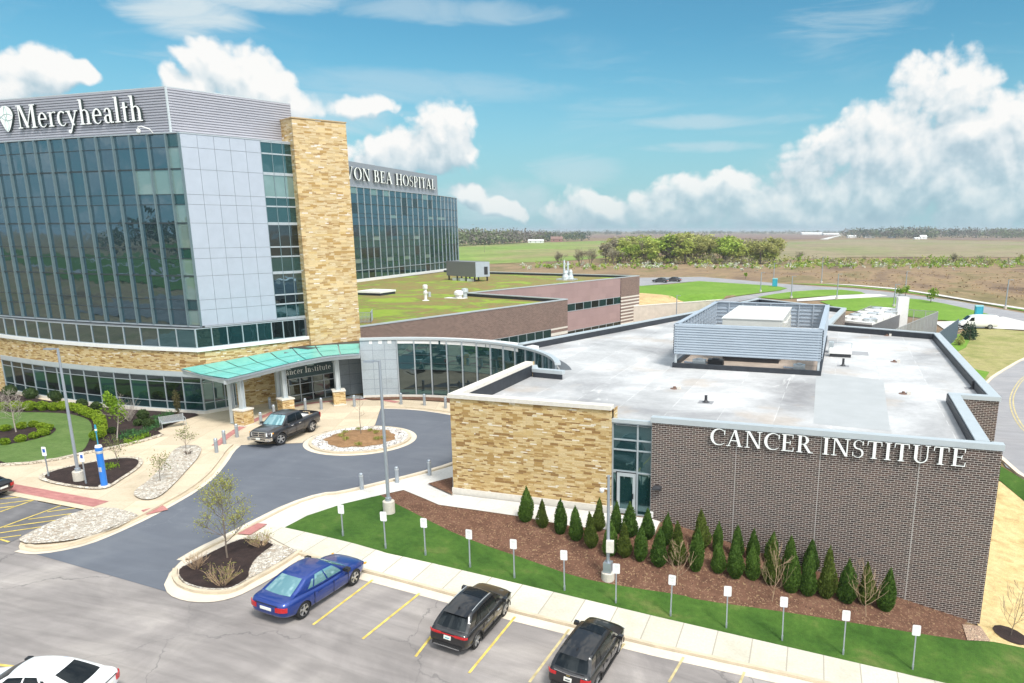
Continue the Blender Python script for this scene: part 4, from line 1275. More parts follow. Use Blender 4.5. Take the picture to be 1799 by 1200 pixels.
# ---------------------------------------------------------------- entrance canopy
def polar(a, r): return C0 + Vector((math.cos(R(a)), math.sin(R(a)))) * r
canopy = empty("entrance_canopy", (-45, 51, 0), "teal glass entrance canopy on grey columns and stone piers", "canopy")
def fz(a):   # height of the canopy along its length (rises to the right in a slow wave)
    s = (186 - a) / 62
    return 4.24 + .52 * sstep((s - .15) / .65) - .05 * max(0, s - .85)
def fr_r(a): return 11.0 + 1.0 * sstep((150 - a) / 26)
M_canopy = None
def canopy_glass():
    m, n, b, _ = new_mat("canopy_glass")
    v = uvw(n)
    f = n.noise(v, 1.1, 5, .6)
    n.link(n.ramp(f, [(.3, (.085, .40, .36)), (.7, (.125, .48, .43))]), b.inputs['Base Color'])
    b.inputs['Roughness'].default_value = .35; b.inputs['Coat Weight'].default_value = .15; b.inputs['Coat Roughness'].default_value = .03
    b.inputs['Subsurface Weight'].default_value = 0
    return m
M_canopy = canopy_glass()
angs = [186 - 62 * i / 8 for i in range(9)]
for i in range(8):
    for j in range(2):
        a0, a1 = angs[i] - .2, angs[i + 1] + .2
        s0, s1 = j / 2 + .010, (j + 1) / 2 - .010
        def cp(a, s, dz): 
            r0 = fr_r(a); p = polar(a - 7.8 * s * max(0, a - 124) / 62, r0 + (17.4 - r0) * s)
            return (p.x, p.y, fz(a) + .25 * (s - .5) ** 2 + .12 * s + dz)
        mb = MB()
        K = 4
        for k in range(K):
            b0 = a0 + (a1 - a0) * k / K; b1 = a0 + (a1 - a0) * (k + 1) / K
            mb.face([cp(b0, s0, 0), cp(b1, s0, 0), cp(b1, s1, 0), cp(b0, s1, 0)][::-1])
            mb.face([cp(b0, s0, -.04), cp(b1, s0, -.04), cp(b1, s1, -.04), cp(b0, s1, -.04)])
        mb.build("roof_panel", M_canopy, canopy)
mb = MB()
for s in (0.0, .5, 1.0):
    pts = [cp(186 - 62 * k / 24, s, -.12) for k in range(25)]
    for p, q in zip(pts, pts[1:]): mb.beam(p, q, .10, .14)
for a in angs:
    for k in range(6): mb.beam(cp(a, k / 6, -.11), cp(a, (k + 1) / 6, -.11), .07, .10)
mb.build("roof_frame", M_grey_panel, canopy)
mb = MB()
for r, h in ((.35, .30),):
    pts = []
    for k in range(25):
        a = 186 - 62 * k / 24; p = polar(a, fr_r(a) + r); pts.append((p.x, p.y, fz(a) - .13 - h / 2 - (.02 if r > .1 else 0)))
    for p, q in zip(pts, pts[1:]): mb.beam(p, q, .16 if r > .1 else .05, h)
mb.build("front_beam", M_coping, canopy)
for a in (178.2, 158, 134.5, 124.2, 185.6):
    mb = MB(); mb.beam(cp(a, .05, -.33), cp(a, .98, -.33), .14, .28); mb.build("cross_beam", M_coping, canopy)
piers = [Vector((-45.45, 47.35)), Vector((-44.95, 51.75)), Vector((-42.75, 56.15))]
for p in piers:
    rad = (p - C0).normalized(); tn = Vector((-rad.y, rad.x))
    def rect(c, w, d): return [c + tn * w + rad * d, c - tn * w + rad * d, c - tn * w - rad * d, c + tn * w - rad * d]
    mb = MB(); mb.prism(rect(p, .52, .52), .02, 1.30); po_ = mb.build("pier", M_stone, canopy)
    mb = MB(); mb.prism(rect(p, .58, .58), 1.302, 1.42); mb.build("pier_cap", M_limestone, po_)
    mb = MB(); mb.prism(rect(p, .57, .57), .0, .14); mb.build("pier_foot", M_limestone, po_)
    ang = math.degrees(math.atan2(rad.y, rad.x)) % 360
    for k, off in enumerate((0, 1.15)):
        c = p + rad * off
        mb = MB(); z0 = 1.42 if k == 0 else .1
        zt_ = fz(ang) - .42
        # wide-flange column
        for sg_ in (-1, 1):
            mb.prism(rect(c + tn * .17 * sg_, .022, .17), z0, zt_)
        mb.prism(rect(c, .148, .02), z0, zt_)
        mb.prism(rect(c, .24, .24), z0, z0 + .03)
        mb.build("column", M_coping, canopy)
for k, (a, r) in enumerate([(172, 13.2), (163, 13.4), (151, 13.6), (142, 14.0), (133, 14.4)]):
    p = polar(a, r); z = fz(a) - .15
    mb = MB(); mb.tube([(p.x, p.y, z), (p.x, p.y, z - .75)], .025, 6); mb.lathe([(.05, .12), (.30, .03), (.32, 0), (.02, 0)], (p.x, p.y, z - .85), 16)
    mb.build("pendant_lamp", M_white, canopy)
for a in (150, 136, 127):
    p = polar(a, fr_r(a) + .28)
    mb = MB(); mb.box(p.x - .14, p.x + .14, p.y - .10, p.y + .10, fz(a) - .12, fz(a) + .06); mb.build("floodlight", M_white, canopy)

# ---------------------------------------------------------------- curved glass lobby
lobby = empty("curved_lobby", (-33, 61, 0), "curved glass lobby with grey end panels behind the turning circle", "building")
LR = 14.9
def larc(a): return polar(a, LR)
la = [111 - (111 - 24.5) * i / 14 for i in range(15)]
for i in range(14):
    a, b = larc(la[i]), larc(la[i + 1])
    lm = [M_glass_low, M_glass_dark, M_glass_low, M_glass_low, M_glass_low]
    window(lobby, a, b, [.32, .80, 2.75, 3.35, 4.15, 5.54], lm, .09, .10, .03, M_mull_lt, trm=M_mull_dk, right=i == 13)
full = [polar(124 - 100.5 * i / 40, LR) for i in range(41)]
mb = MB(); mb.strip(full, -.35, .10, 5.55, 5.74); mb.build("roof_edge", M_coping, lobby)
mb = MB(); mb.strip(full, -.25, .10, -.1, .315); mb.build("base_course", M_limestone, lobby)
gp = [polar(124 - 13 * i / 4, LR) for i in range(5)]
mb = MB(); mb.wall(gp, .3, 5.55); mb.build("grey_panel", slab_mat("lobby_panel", (.34, .385, .42), (.16, .18, .20), 1.1, .92, .02, 0, .04), lobby)
back = [polar(60 + 64 * i / 12, LR + 2.3) for i in range(13)]
mb = MB(); mb.prism([polar(124 - 64 * i / 20, LR) for i in range(21)] + back, 5.2, 5.5, mtop=0); mb.build("roof", M_white, lobby)
mb = MB(); mb.prism([polar(124 - 100.5 * i / 20, LR + .35) for i in range(21)] + [polar(24 + 100 * i / 20, LR + 1.2) for i in range(21)], -.2, 5.15); mb.build("lobby_core", M_panel_gap, lobby)

# ---------------------------------------------------------------- brick wing with the planted roof
wing = empty("brick_wing", (-55, 110, 0), "long brown and rose brick wing with planted roof behind the lobby", "building")
B0, B1, B2, B3, B4, B5, B6 = [Vector(p) for p in ((-47.35, 66.5), (-37.84, 103.65), (-56.74, 109.27), (-42.8, 163.66), (-81.3, 168.2), (-96, 172), (-92, 70))]
WT = 5.8; WB = -4.7
B0x = Vector((-51.0, 52.2)) + Vector((0, 0)); B0x = B0 - (B1 - B0).normalized() * 1.2
_, zA = onseg(935, 586, B0, B1)
dA, zAt = onseg(868, 600, B0, B1); dA2, zAt2 = onseg(968, 578, B0, B1)
LA = (B1 - B0).length
zw1 = zAt2; zw0 = zw1 - 2.2
mb = MB()
mb.wall([B0x, B1], zw1, WT - .12)
mb.wall([B0x, B0 + (B1 - B0).normalized() * (dA - 6)], WB, zw1)
mb.wall([B1, B2], WB, WT - .12)
mb.build("brick_wall", M_brick_wing, wing)
mb = MB()
q0 = B0 + (B1 - B0).normalized() * dA2
k = 0
z = WB
while z < zw1:
    zz = min(z + .42, zw1)
    mb.wall([q0, B1], z, zz, k % 2); k += 1; z = zz
mb.build("banded_brick", [M_brick_wing, M_limestone], wing)
mb = MB(); mb.wall([B0x, q0], WB, zw0); mb.build("lower_wall", M_brick_wing, wing)
nW = 8
for i in range(nW):
    a = B0 + (B1 - B0).normalized() * (dA2 - (i + 1) * 1.9); b = B0 + (B1 - B0).normalized() * (dA2 - i * 1.9)
    window(wing, a, b, [zw0, zw1], [M_glass_low], .09, .03, .07, M_mull_lt)
mb = MB(); t_ = (B1 - B0).normalized(); mb.prism([B0x - Vector((.6, -.2)), B0 + t_ * (dA2 - .1) + Vector((-.5, .12)), B0 + t_ * (dA2 - .1) + Vector((-3, .6)), B0x - Vector((3, -.6))], WB, zw1 + .2); mb.build("wing_core", M_panel_gap, wing)
# rose panel facade
dq, zs0 = onseg(997, 548, B2, B3); de, zs1 = onseg(1090, 521, B2, B3); _, zsb = onseg(1090, 533.5, B2, B3); _, zt2 = onseg(1090, 488, B2, B3)
LB = (B3 - B2).length
tB = (B3 - B2).normalized()
E1 = B2 + tB * de
mb = MB(); mb.wall([B2, E1], zs1, WT - .12); mb.wall([B2, E1], WB + 1.2, zsb)
mb.build("rose_wall", M_pink, wing)
k0 = max(0.0, dq - 1)
nB = 14
for i in range(nB):
    a = B2 + tB * (de - (i + 1) * 2.9); b = B2 + tB * (de - i * 2.9)
    window(wing, a, b, [zsb, zs1], [M_glass_dark if i % 4 in (3, 1) else M_glass_low], .12, .05, .10, M_mull_lt)
    if i < 12: window(wing, a, b, [WB, WB + 1.2], [M_glass_dark], .12, .05, .10, M_mull_lt)
mb = MB(); mb.prism([B2 + Vector((-.4, .1)) + tB * .3, E1 + Vector((-.4, .1)), E1 + Vector((-2, .5)), B2 + Vector((-2, .5)) + tB * .3], WB, zs1 + .3); mb.build("wing_core", M_panel_gap, wing)
_, zst = onseg(1106, 519, B2, B3)
mb = MB(); mb.wall([E1 + Vector((.1, 0)), B3 + Vector((.1, 0)), B4], zst, WT - .12); mb.build("brick_wall", M_brick_wing, wing)
mb = MB(); z = WB; k = 0
while z < zst:
    zz = min(z + (.30 if k % 2 else .40), zst); mb.wall([E1 + Vector((.1, 0)), B3 + Vector((.1, 0)), B4], z, zz, k % 2); k += 1; z = zz
mb.build("banded_brick", [M_brick_wing, M_limestone], wing)
pth = [B0x, B1, B2, B3, B4, B5]
mb = MB(); mb.strip(pth, -.38, .06, WT - .13, WT); mb.build("coping", M_coping, wing)
mb = MB(); mb.strip(pth, -.34, -.30, 4.5, WT - .135); mb.build("parapet_lining", M_black, wing)
def sedum_mat():
    m, n, b, _ = new_mat("sedum")
    v = uvw(n)
    f = n.noise(v, .15, 8, .68, .8); g = n.noise(v, .9, 6, .7)
    sep = n.add('ShaderNodeSeparateXYZ'); n.link(v, sep.inputs[0])
    f = n.math('ADD', f, n.math('MULTIPLY', n.smooth(sep.outputs[1], 75, 130), .05))
    f = n.math('ADD', n.math('MULTIPLY', n.math('SUBTRACT', f, .55), 3.0), .52)
    c = n.ramp(f, [(.22, (.23, .35, .015)), (.38, (.15, .19, .028)), (.50, (.20, .165, .05)), (.60, (.27, .125, .058)), (.72, (.16, .165, .04)), (.88, (.25, .18, .07))])
    h = n.ramp(g, [(.32, (.07, .10, .015)), (.5, (.18, .20, .045)), (.66, (.30, .19, .09))])
    c = n.mix(.35, c, h)
    n.link(c, b.inputs['Base Color']); b.inputs['Roughness'].default_value = 1
    bump(n, b, n.noise(v, 5, 5, .7), .8, .12)
    return m
gr = MB(); gr.prism([B0x + Vector((-.3, .1)), B1 + Vector((-.35, .1)), B2 + Vector((-.3, .2)), B3 + Vector((-.35, -.3)), B4, B5, B6], 4.9, 5.22)
gr.build("planted_roof", sedum_mat(), wing)

def roof_thing(name, label, cat, loc): return empty(name, loc, label, cat)
# skylight, vents, rail and plant on the planted roof
p = at(662, 517, 5.25); r_ = roof_thing("skylight", "low white skylight with dark kerb on the planted roof", "skylight", p)
mb = MB(); mb.box(p.x - 2.1, p.x + 2.1, p.y - 2.2, p.y + 2.2, 5.2, 5.62); mb.build("kerb", M_black, r_)
mb = MB(); mb.box(p.x - 2.2, p.x + 2.2, p.y - 2.3, p.y + 2.3, 5.63, 5.92); bevel(mb.build("dome", M_white, r_), .12)
p = at(748, 528, 5.22); r_ = roof_thing("exhaust_vent", "tall white exhaust vent standing alone on the planted roof", "vent", p)
mb = MB(); mb.lathe([(.55, 0), (.5, .06), (.22, .1), (.22, 1.0), (.32, 1.05), (.32, 1.35), (.2, 1.4), (.2, 1.75), (.36, 1.8), (.36, 2.25), (.28, 2.35), (.05, 2.38)], p, 14); mb.build("stack", M_white, r_, smooth=False)
mb = MB(); mb.lathe([(.24, 0), (.24, .7), (.05, .75)], p + Vector((.5, .3, .55)), 10); mb.build("hood", M_steel, r_)
p = at(806, 524, 5.22); r_ = roof_thing("exhaust_vent", "white mushroom vent beside the dark notch of the roof parapet", "vent", p)
mb = MB(); mb.lathe([(.5, 0), (.5, .5), (.72, .55), (.72, .95), (.4, 1.2), (.05, 1.25)], p, 14); mb.box(p.x - 2.2, p.x + 1.2, p.y - .7, p.y + .7, 5.2, 5.27); mb.build("stack", M_white, r_)
p = at(817, 523, 5.22); r_ = roof_thing("exhaust_vent", "blue grey vent right beside the white mushroom vent", "vent", p)
mb = MB(); mb.lathe([(.35, 0), (.35, .8), (.55, .9), (.5, 1.4), (.05, 1.5)], p, 12); mb.build("stack", M_coping, r_)
p = at(996, 492, 5.22); r_ = roof_thing("exhaust_stack", "cluster of tall grey exhaust stacks at the far roof parapet", "stack", p)
for k, (dx, dy, h, rad) in enumerate([(-.6, 0, 4.2, .28), (.15, .2, 3.9, .28), (.9, -.1, 2.2, .45), (-.1, -.5, 2.0, .6)]):
    mb = MB(); mb.lathe([(rad * 1.5, 0), (rad * 1.3, .8), (rad, 1.0), (rad * .8, h * .75), (rad * .95, h * .78), (rad * .55, h)], p + Vector((dx, dy, 0)), 12); mb.build("stack", M_coping, r_)
mb = MB(); mb.box(p.x - 2, p.x + 2, p.y - 1.2, p.y + 1.2, 5.2, 5.5); mb.build("base", M_steel, r_)
# plant room box on legs
a, b, c_ = at(785, 491, 5.3), at(836, 494.5, 5.3), at(859, 487, 5.3)
r_ = roof_thing("rooftop_unit", "long grey metal rooftop unit on legs at the edge of the planted roof", "air handler", ((a.x + b.x) / 2, (a.y + b.y) / 2, 5.2))
d1 = (b - a).xy; d2 = (c_ - b).xy
d2 = Vector((-d1.y, d1.x)).normalized()
def px_of(p):
    c, s = math.cos(YAW), math.sin(YAW); X = p[0] * c + p[1] * s; Y = -p[0] * s + p[1] * c; Z = p[2] - CAM_H
    return CX + FPX * X / (Y * math.cos(PITCH) - Z * math.sin(PITCH))
if px_of((b.x + d2.x, b.y + d2.y, 7)) < px_of((b.x, b.y, 7)): d2 = -d2
k = 1.0
while k < 25 and px_of((b.x + d2.x * k, b.y + d2.y * k, 7)) < 860: k += .25
d2 = d2 * k
poly = [a.xy, b.xy, b.xy + d2, a.xy + d2]
mb = MB(); mb.prism(poly, 6.15, 9.2); mb.build("casing", plain("unit_grey", (.20, .20, .205), .5, .3, .06), r_)
tt = d2.normalized(); bn = d1.normalized()
mb = MB(); mb.prism([b.xy + bn * .02, b.xy + d2 + bn * .02, b.xy + d2 + bn * .06, b.xy + bn * .06], 6.16, 9.19); mb.build("end_panel", M_panel, r_)
mb = MB(); mb.prism([b.xy + tt * d2.length * .6 + bn * .07, b.xy + tt * d2.length * .85 + bn * .07, b.xy + tt * d2.length * .85 + bn * .10, b.xy + tt * d2.length * .6 + bn * .10], 6.6, 8.2); mb.build("louvre", M_dark, r_)
for s in (.06, .35, .65, .94):
    for e in (.05, .95):
        q = a.xy + d1 * s + d2 * e
        mb = MB(); mb.box(q.x - .12, q.x + .12, q.y - .12, q.y + .12, 5.2, 6.16); mb.build("leg", M_dark, r_)
for s in (.3, .55, .8):
    q = a.xy + d1 * s + d2 * .1
    mb = MB(); mb.box(q.x - .8, q.x + .8, q.y - .4, q.y + .4, 5.2, 5.75); mb.build("duct", M_steel, r_)
p0, p1, p2 = at(633, 566, 5.3), at(652, 566, 5.3), at(655, 560, 5.3)
r_ = roof_thing("guard_rail", "low pale metal guard rail at the planted roof edge by the stone tower", "railing", p1)
mb = MB()
for q0_, q1_ in ((p0, p1), (p1, p2)):
    for z in (5.4, 5.9, 6.4): mb.beam(Vector((q0_.x, q0_.y, z)), Vector((q1_.x, q1_.y, z)), .05)
    for s in range(9):
        q = q0_.lerp(q1_, s / 8); mb.beam((q.x, q.y, 5.22), (q.x, q.y, 6.4), .04)
mb.build("rail", M_panel, r_)

# ---------------------------------------------------------------- far hospital wing with curtain wall
far_w = empty("hospital_wing", (-97, 150, 0), "far hospital wing with curved green glass front and grey lettered top", "building")
FT = 24.0; FP = 28.9
FC = [Vector(p) for p in ((-90.5, 96), (-92.2, 114), (-94.2, 133), (-96.1, 152), (-97.8, 171), (-99.3, 181), (-101.2, 189.5))]
def along(path, s):
    L = 0
    for a, b in zip(path, path[1:]):
        l = (b - a).length
        if L + l >= s - 1e-6: return a.lerp(b, (s - L) / l)
        L += l
    return path[-1]
FCs = smooth_path(FC, False, 2)
flen = sum((b - a).length for a, b in zip(FCs, FCs[1:]))
nb = 34
fr_ = [[7.55, 8.95, 9.85, 11.95], [11.95, 13.45, 14.35, 16.5], [16.5, 18.1, 18.9, 20.8], [20.8, 22.7, FT]]
bays = [along(FCs, flen * i / nb) for i in range(nb + 1)]
rb = random.Random(5)
for i in range(nb - 24, nb):
    for k, rows in enumerate(fr_):
        ms = [M_glass_low if k < 2 else M_glass] * (len(rows) - 1)
        if rb.random() < .16: ms[1] = M_glass_blind
        elif rb.random() < .22: ms[-1 if k < 3 else 0] = M_glass_dark
        window(far_w, bays[i], bays[i + 1], rows, ms, .13, .14, .09, M_mull_lt, trm=M_mull_dk, right=i == nb - 1, tilt=.01)
mb = MB()
for i in range(nb):
    a, b = bays[i], bays[i + 1]; t = (b - a).normalized(); o = Vector((t.y, -t.x))
    mb.face([(a.x, a.y, 5.8), (b.x, b.y, 5.8), (b.x, b.y, 7.5), (a.x, a.y, 7.5)], 1 + (i * 7 % 5 == 0))
    mb.prism([a - t * .06, a + t * .06, a + t * .06 + o * .12, a - t * .06 + o * .12], 5.8, 7.5, 0)
    if i < nb - 24: mb.face([(a.x, a.y, 7.5), (b.x, b.y, 7.5), (b.x, b.y, FT), (a.x, a.y, FT)], 1)
o = mb.build("lower_window_row", [M_mull_lt, M_glass_low, M_glass_dark], far_w); o['kind'] = 'stuff'
mb = MB(); mb.strip(FCs, -.3, .25, 5.2, 5.78); mb.build("sill", M_white, far_w)
mb = MB(); mb.strip(FCs, -.3, .16, 7.46, 7.56); mb.build("ledge", M_mull_lt, far_w)
mb = MB(); mb.strip(FCs, -.4, .12, FT, FT + .12); mb.build("roof_edge", M_mull_lt, far_w)
backw = [Vector((-118, 192)), Vector((-112, 96))]
mb = MB(); mb.prism([p + Vector((-.3, 0)) for p in FCs] + backw, 5, FT + .02); mb.build("core", M_panel_gap, far_w)
mb = MB(); mb.face([(FCs[-1].x + .02, FCs[-1].y, 5.3), (backw[0].x, backw[0].y, 5.3), (backw[0].x, backw[0].y, FT), (FCs[-1].x + .02, FCs[-1].y, FT)]); mb.build("end_wall", M_panel, far_w)
PP = [along(FCs, 0) + Vector((-.35, 0)), along(FCs, flen * .35) + Vector((-.35, 0)), along(FCs, flen * .6) + Vector((-.35, 0)), along(FCs, flen * .845) + Vector((-.35, 0))]
mb = MB(); mb.prism(PP + [Vector((-116, 176)), Vector((-112, 97))], FT + .05, FP); mb.build("penthouse", plain("penthouse_grey", (.33, .345, .385), .45, .35, .03), far_w)
sg = empty("wing_sign", (-96, 150, 25), "grey shadowed capital lettering across the top of the far hospital wing", "sign")
pa, pb = PP[1], PP[3]
l0, zz0 = onseg(613, 319, pa, pb); l1, zz1 = onseg(762, 329, pa, pb); l_, zzt = onseg(700, 306, pa, pb); _, zzb = onseg(700, 325.5, pa, pb)
td = (pb - pa).normalized()
lettering(sg, "VON BEA HOSPITAL", pa + td * (l0 - 1.8), pa + td * l1, zzb, zzt - zzb, .3, .15, .05, .42, face=M_letter, side=M_letter_side)
# ---------------------------------------------------------------- brick and stone clinic (right)
clinic = empty("clinic_building", (-6, 60, 0), "low clinic of pale ledge stone and dark brown brick with white flat roof", "building")
RZ = 5.14; CT = 5.76; ST_ = 6.2
SL, SR = -21.32, -11.42
BL, BR = -9.13, 7.70
FV = 38.15
def deepwall(mb, path, zb, z1):
    """wall following the falling ground along its foot"""
    u = 0
    for a, b in zip(path, path[1:]):
        a = Vector(a); b = Vector(b); L = (b - a).length
        n_ = max(1, int(L / 1.0))
        for i in range(n_):
            p, q = a.lerp(b, i / n_), a.lerp(b, (i + 1) / n_)
            mb.face([(p.x, p.y, zb), (q.x, q.y, zb), (q.x, q.y, z1), (p.x, p.y, z1)], 0, [(u, zb), (u + L / n_, zb), (u + L / n_, z1), (u, z1)]); u += L / n_
mb = MB(); mb.wall([(SL - .2, 51.6), (SL, FV), (SR, FV), (SR, FV + 1.2)], .42, ST_ - .24); mb.build("stone_wall", M_stone, clinic)
mb = MB(); mb.strip([(SL - .2, 51.6), (SL, FV), (SR, FV), (SR, FV + 1.2)], -.2, .07, -.6, .415); mb.build("base_course", M_limestone, clinic)
mb = MB(); mb.strip([(SL - .12, 50.0), (SL, FV), (SR, FV)], -.48, .10, ST_ - .235, ST_); mb.build("stone_coping", M_limestone, clinic)
mb = MB(); mb.strip([(SL + .02, 49.9), (SL + .14, FV + .14), (SR, FV + .14)], -.30, -.02, 4.9, ST_ - .24); mb.build("stone_parapet", M_black, clinic)
mb = MB(); mb.wall([(BL, FV + 1.2), (BL, FV), (BR, FV), (BR, FV + .55), (7.15, FV + .6), (7.25, 49.6), (9.5, 49.75), (9.35, 80.3), (-.9, 84.1), (.7, 103.2), (-11.7, 114)], -4.6, 5.49)
mb.build("brick_wall", M_brick, clinic)
for x in (-4.6, -.4, 4.2):
    mb = MB(); mb.box(x - .02, x + .02, FV - .006, FV + .02, -4, 5.48); mb.build("control_joint", plain("sealant", (.38, .36, .34), .7), clinic)
cop = [(BL, FV + .4), (BL, FV), (BR, FV), (BR, FV + .5)]
mb = MB(); mb.strip(cop, -.42, .07, 5.47, CT); mb.build("coping", M_coping, clinic)
mb = MB(); mb.strip([(7.15, FV + .5), (7.25, 49.68), (9.5, 49.68), (9.35, 80.35), (-.9, 84.15), (.7, 103.2), (-11.7, 114), (-17.35, 91.9), (-26.9, 60.8)], -.55, .07, 5.5, CT - .004); mb.build("coping", M_coping, clinic)
mb = MB(); mb.strip([(7.15, FV + .6), (7.25, 49.68), (9.5, 49.68), (9.35, 80.35), (-.9, 84.15), (.7, 103.2), (-11.7, 114), (-17.35, 91.9), (-26.9, 60.8)], -.60, -.556, 4.9, 5.67); mb.build("parapet_lining", M_black, clinic)
# small low kerb where the stone parapet stops
mb = MB(); mb.strip([(-21.2, 51.2), (-20.6, 50.0), (-18.4, 49.75)], -.05, .45, 5.5, CT - .01); mb.build("coping", M_coping, clinic)
mb = MB(); mb.strip([(-20.75, 49.95), (-18.4, 49.7)], .35, .43, 5.0, 5.5); mb.build("parapet_lining", M_black, clinic)
def roof_mat():
    m, n, b, _ = new_mat("roof_membrane")
    v = uvw(n)
    f = n.noise(v, .11, 7, .62, .4)
    f = n.math('ADD', n.math('MULTIPLY', n.math('SUBTRACT', f, .5), 1.7), .52)
    c = n.ramp(f, [(.18, (.22, .215, .22)), (.40, (.345, .342, .346)), (.60, (.47, .467, .468)), (.82, (.62, .615, .61))])
    sep = n.add('ShaderNodeSeparateXYZ'); n.link(v, sep.inputs[0])
    tan = n.noise(v, .16, 4, .6)
    t2 = n.math('MULTIPLY', n.smooth(tan, .54, .68), .5)
    c = n.mix(t2, c, (.40, .32, .25))
    # lap seams of the membrane every 3.05 m
    k = n.add('ShaderNodeTexBrick'); mp = n.add('ShaderNodeMapping'); n.link(v, mp.inputs[0]); mp.inputs['Rotation'].default_value = (0, 0, R(90)); n.link(mp.outputs[0], k.inputs['Vector'])
    k.offset = .37; k.inputs['Scale'].default_value = 1; k.inputs['Brick Width'].default_value = 23; k.inputs['Row Height'].default_value = 3.05; k.inputs['Mortar Size'].default_value = .035; k.inputs['Mortar Smooth'].default_value = .6
    k.inputs['Color1'].default_value = (0, 0, 0, 1); k.inputs['Color2'].default_value = (1, 1, 1, 1)
    c = n.mix(.22, c, n.mix(1.0, c, n.ramp(k.outputs[0], [(0, .55), (1, 1.3)]), 'MULTIPLY'))
    mk = n.math('MULTIPLY', k.outputs['Fac'], n.smooth(n.noise(v, .5, 3, .5), .35, .6))
    c = n.mix(n.math('MULTIPLY', mk, .6), c, (.66, .655, .65))
    sp = n.noise(v, 2.5, 6, .7)
    c = n.mix(.4, c, n.mix(1.0, c, n.ramp(sp, [(.3, .75), (.7, 1.2)]), 'MULTIPLY'))
    wh = n.noise(n.vmath('MULTIPLY', v, (1.2, .5, 1)), .35, 6, .7, 1.2)
    c = n.mix(n.math('MULTIPLY', n.smooth(wh, .60, .70), .5), c, (.70, .69, .67))
    n.link(c, b.inputs['Base Color']); b.inputs['Roughness'].default_value = .6
    return m
M_roof = roof_mat()
roofpoly = [(SL + .35, FV + .3), (SR + .2, FV + .3), (SR + .2, FV + .1), (BL - .05, FV + .1), (BL, FV + .3), (7.0, FV + .3), (7.0, 49.9), (9.3, 50.0), (9.1, 80.1), (-1.2, 83.8), (.4, 103), (-11.7, 113.6), (-17.1, 91.9), (-26.6, 60.6)] + [(C0 + Vector((math.cos(R(a)), math.sin(R(a)))) * 15.1).to_tuple() for a in (60, 50, 40, 30, 22)] + [(-20.6, 50.2), (SL + .3, 49.6)]
sheet("roof", roofpoly, 0, M_roof, 0, kind=None, thick=0, parent=None, flat=RZ)
ro = bpy.data.objects["roof.001"] if "roof.001" in bpy.data.objects else None
ro = [o for o in col.objects if o.name.startswith("roof") and o.parent is None and o.type == 'MESH'][-1]
ro.parent = clinic; ro.location = -clinic.location
mb = MB(); mb.prism([(SL + .1, FV + .15), (SR, FV + .15), (SR, FV + .4), (BL, FV + .4), (BL + .1, FV + .05), (BR - .7, FV + .1), (7.15, 49.8), (9.3, 49.9), (9.2, 80.1), (-1, 83.9), (.5, 103), (-11.7, 113.8), (-17.3, 91.9), (-26.8, 60.7)] + [(C0 + Vector((math.cos(R(a)), math.sin(R(a)))) * 15.3).to_tuple() for a in (60, 50, 40, 30, 22)] + [(-20.9, 51)], -4.6, RZ - .05); mb.build("core", M_black, clinic)
mb = MB(); mb.strip([(SR - .05, FV + .12), (BL + .05, FV + .12)], -.25, .05, 5.28, 5.46); mb.build("storefront_cap", M_coping, clinic)
# glazed entrance between stone and brick
gx = [SR + .03, SR + 1.46, BL - .02]
gv = FV + .22
rows = [.10, 2.45, 3.72, 4.30, 5.27]
window(clinic, (gx[1], gv), (gx[2], gv), [-.05] + rows[1:], [M_glass_low, M_glass_low, M_glass_low, M_glass_low], .09, .05, .08, M_mull_lt, right=True, name="storefront_window")
window(clinic, (gx[0], gv), (gx[1], gv), rows[1:], [M_glass_low, M_glass_low, M_glass_low], .09, .05, .08, M_mull_lt, name="storefront_window")
window(clinic, (gx[0], gv), (gx[0] + .24, gv), [-.05, 2.45], [M_glass_low], .09, .05, .08, M_mull_lt, name="storefront_window")
door = MB()
x0, x1 = gx[0] + .28, gx[1] - .08
for (a, b, z0, z1) in ((x0, x0 + .16, .02, 2.38), (x1 - .16, x1, .02, 2.38), (x0 + .16, x1 - .16, .02, .28), (x0 + .16, x1 - .16, 2.20, 2.38)):
    door.box(a, b, gv - .07, gv + .02, z0, z1)
do = door.build("door", M_coping, clinic)
mb = MB(); mb.face([(x0 + .16, gv - .01, .28), (x1 - .16, gv - .01, .28), (x1 - .16, gv - .01, 2.2), (x0 + .16, gv - .01, 2.2)]); mb.build("pane", M_glass_low, do, org=wloc(clinic))
mb = MB(); mb.box(x1 - .14, x1 - .10, gv - .15, gv - .075, .95, 1.25); mb.build("handle", M_dark, do, org=wloc(clinic))
ln = MB(); px_, pz_ = onv(1155, 855, FV).x, onv(1155, 855, FV).z
prof = [((-.26), 0), (-.24, .10), (-.14, .20), (.14, .20), (.24, .10), (.26, 0)]
ln.face([(px_ + x, FV - .32 + .10 * (z > .12), pz_ + z - .1) for x, z in prof][::-1])
for (xa, za), (xb, zb_) in zip(prof, prof[1:]):
    ln.face([(px_ + xa, FV - .32 + .10 * (za > .12), pz_ + za - .1), (px_ + xb, FV - .32 + .10 * (zb_ > .12), pz_ + zb_ - .1), (px_ + xb, FV, pz_ + zb_ - .1), (px_ + xa, FV, pz_ + za - .1)])
ln.face([(px_ - .26, FV - .32, pz_ - .1), (px_ + .26, FV - .32, pz_ - .1), (px_ + .26, FV, pz_ - .1), (px_ - .26, FV, pz_ - .1)])
ln.build("wall_lamp", M_dark, clinic)
sg = empty("brick_wall_sign", (0, FV, 4.6), "white capital lettering reading Cancer Institute on the dark brown brick wall", "sign")
lettering(sg, "CANCER INSTITUTE", (-5.97, FV), (6.22, FV), 4.575, .885, .10, .05, .07, .42)

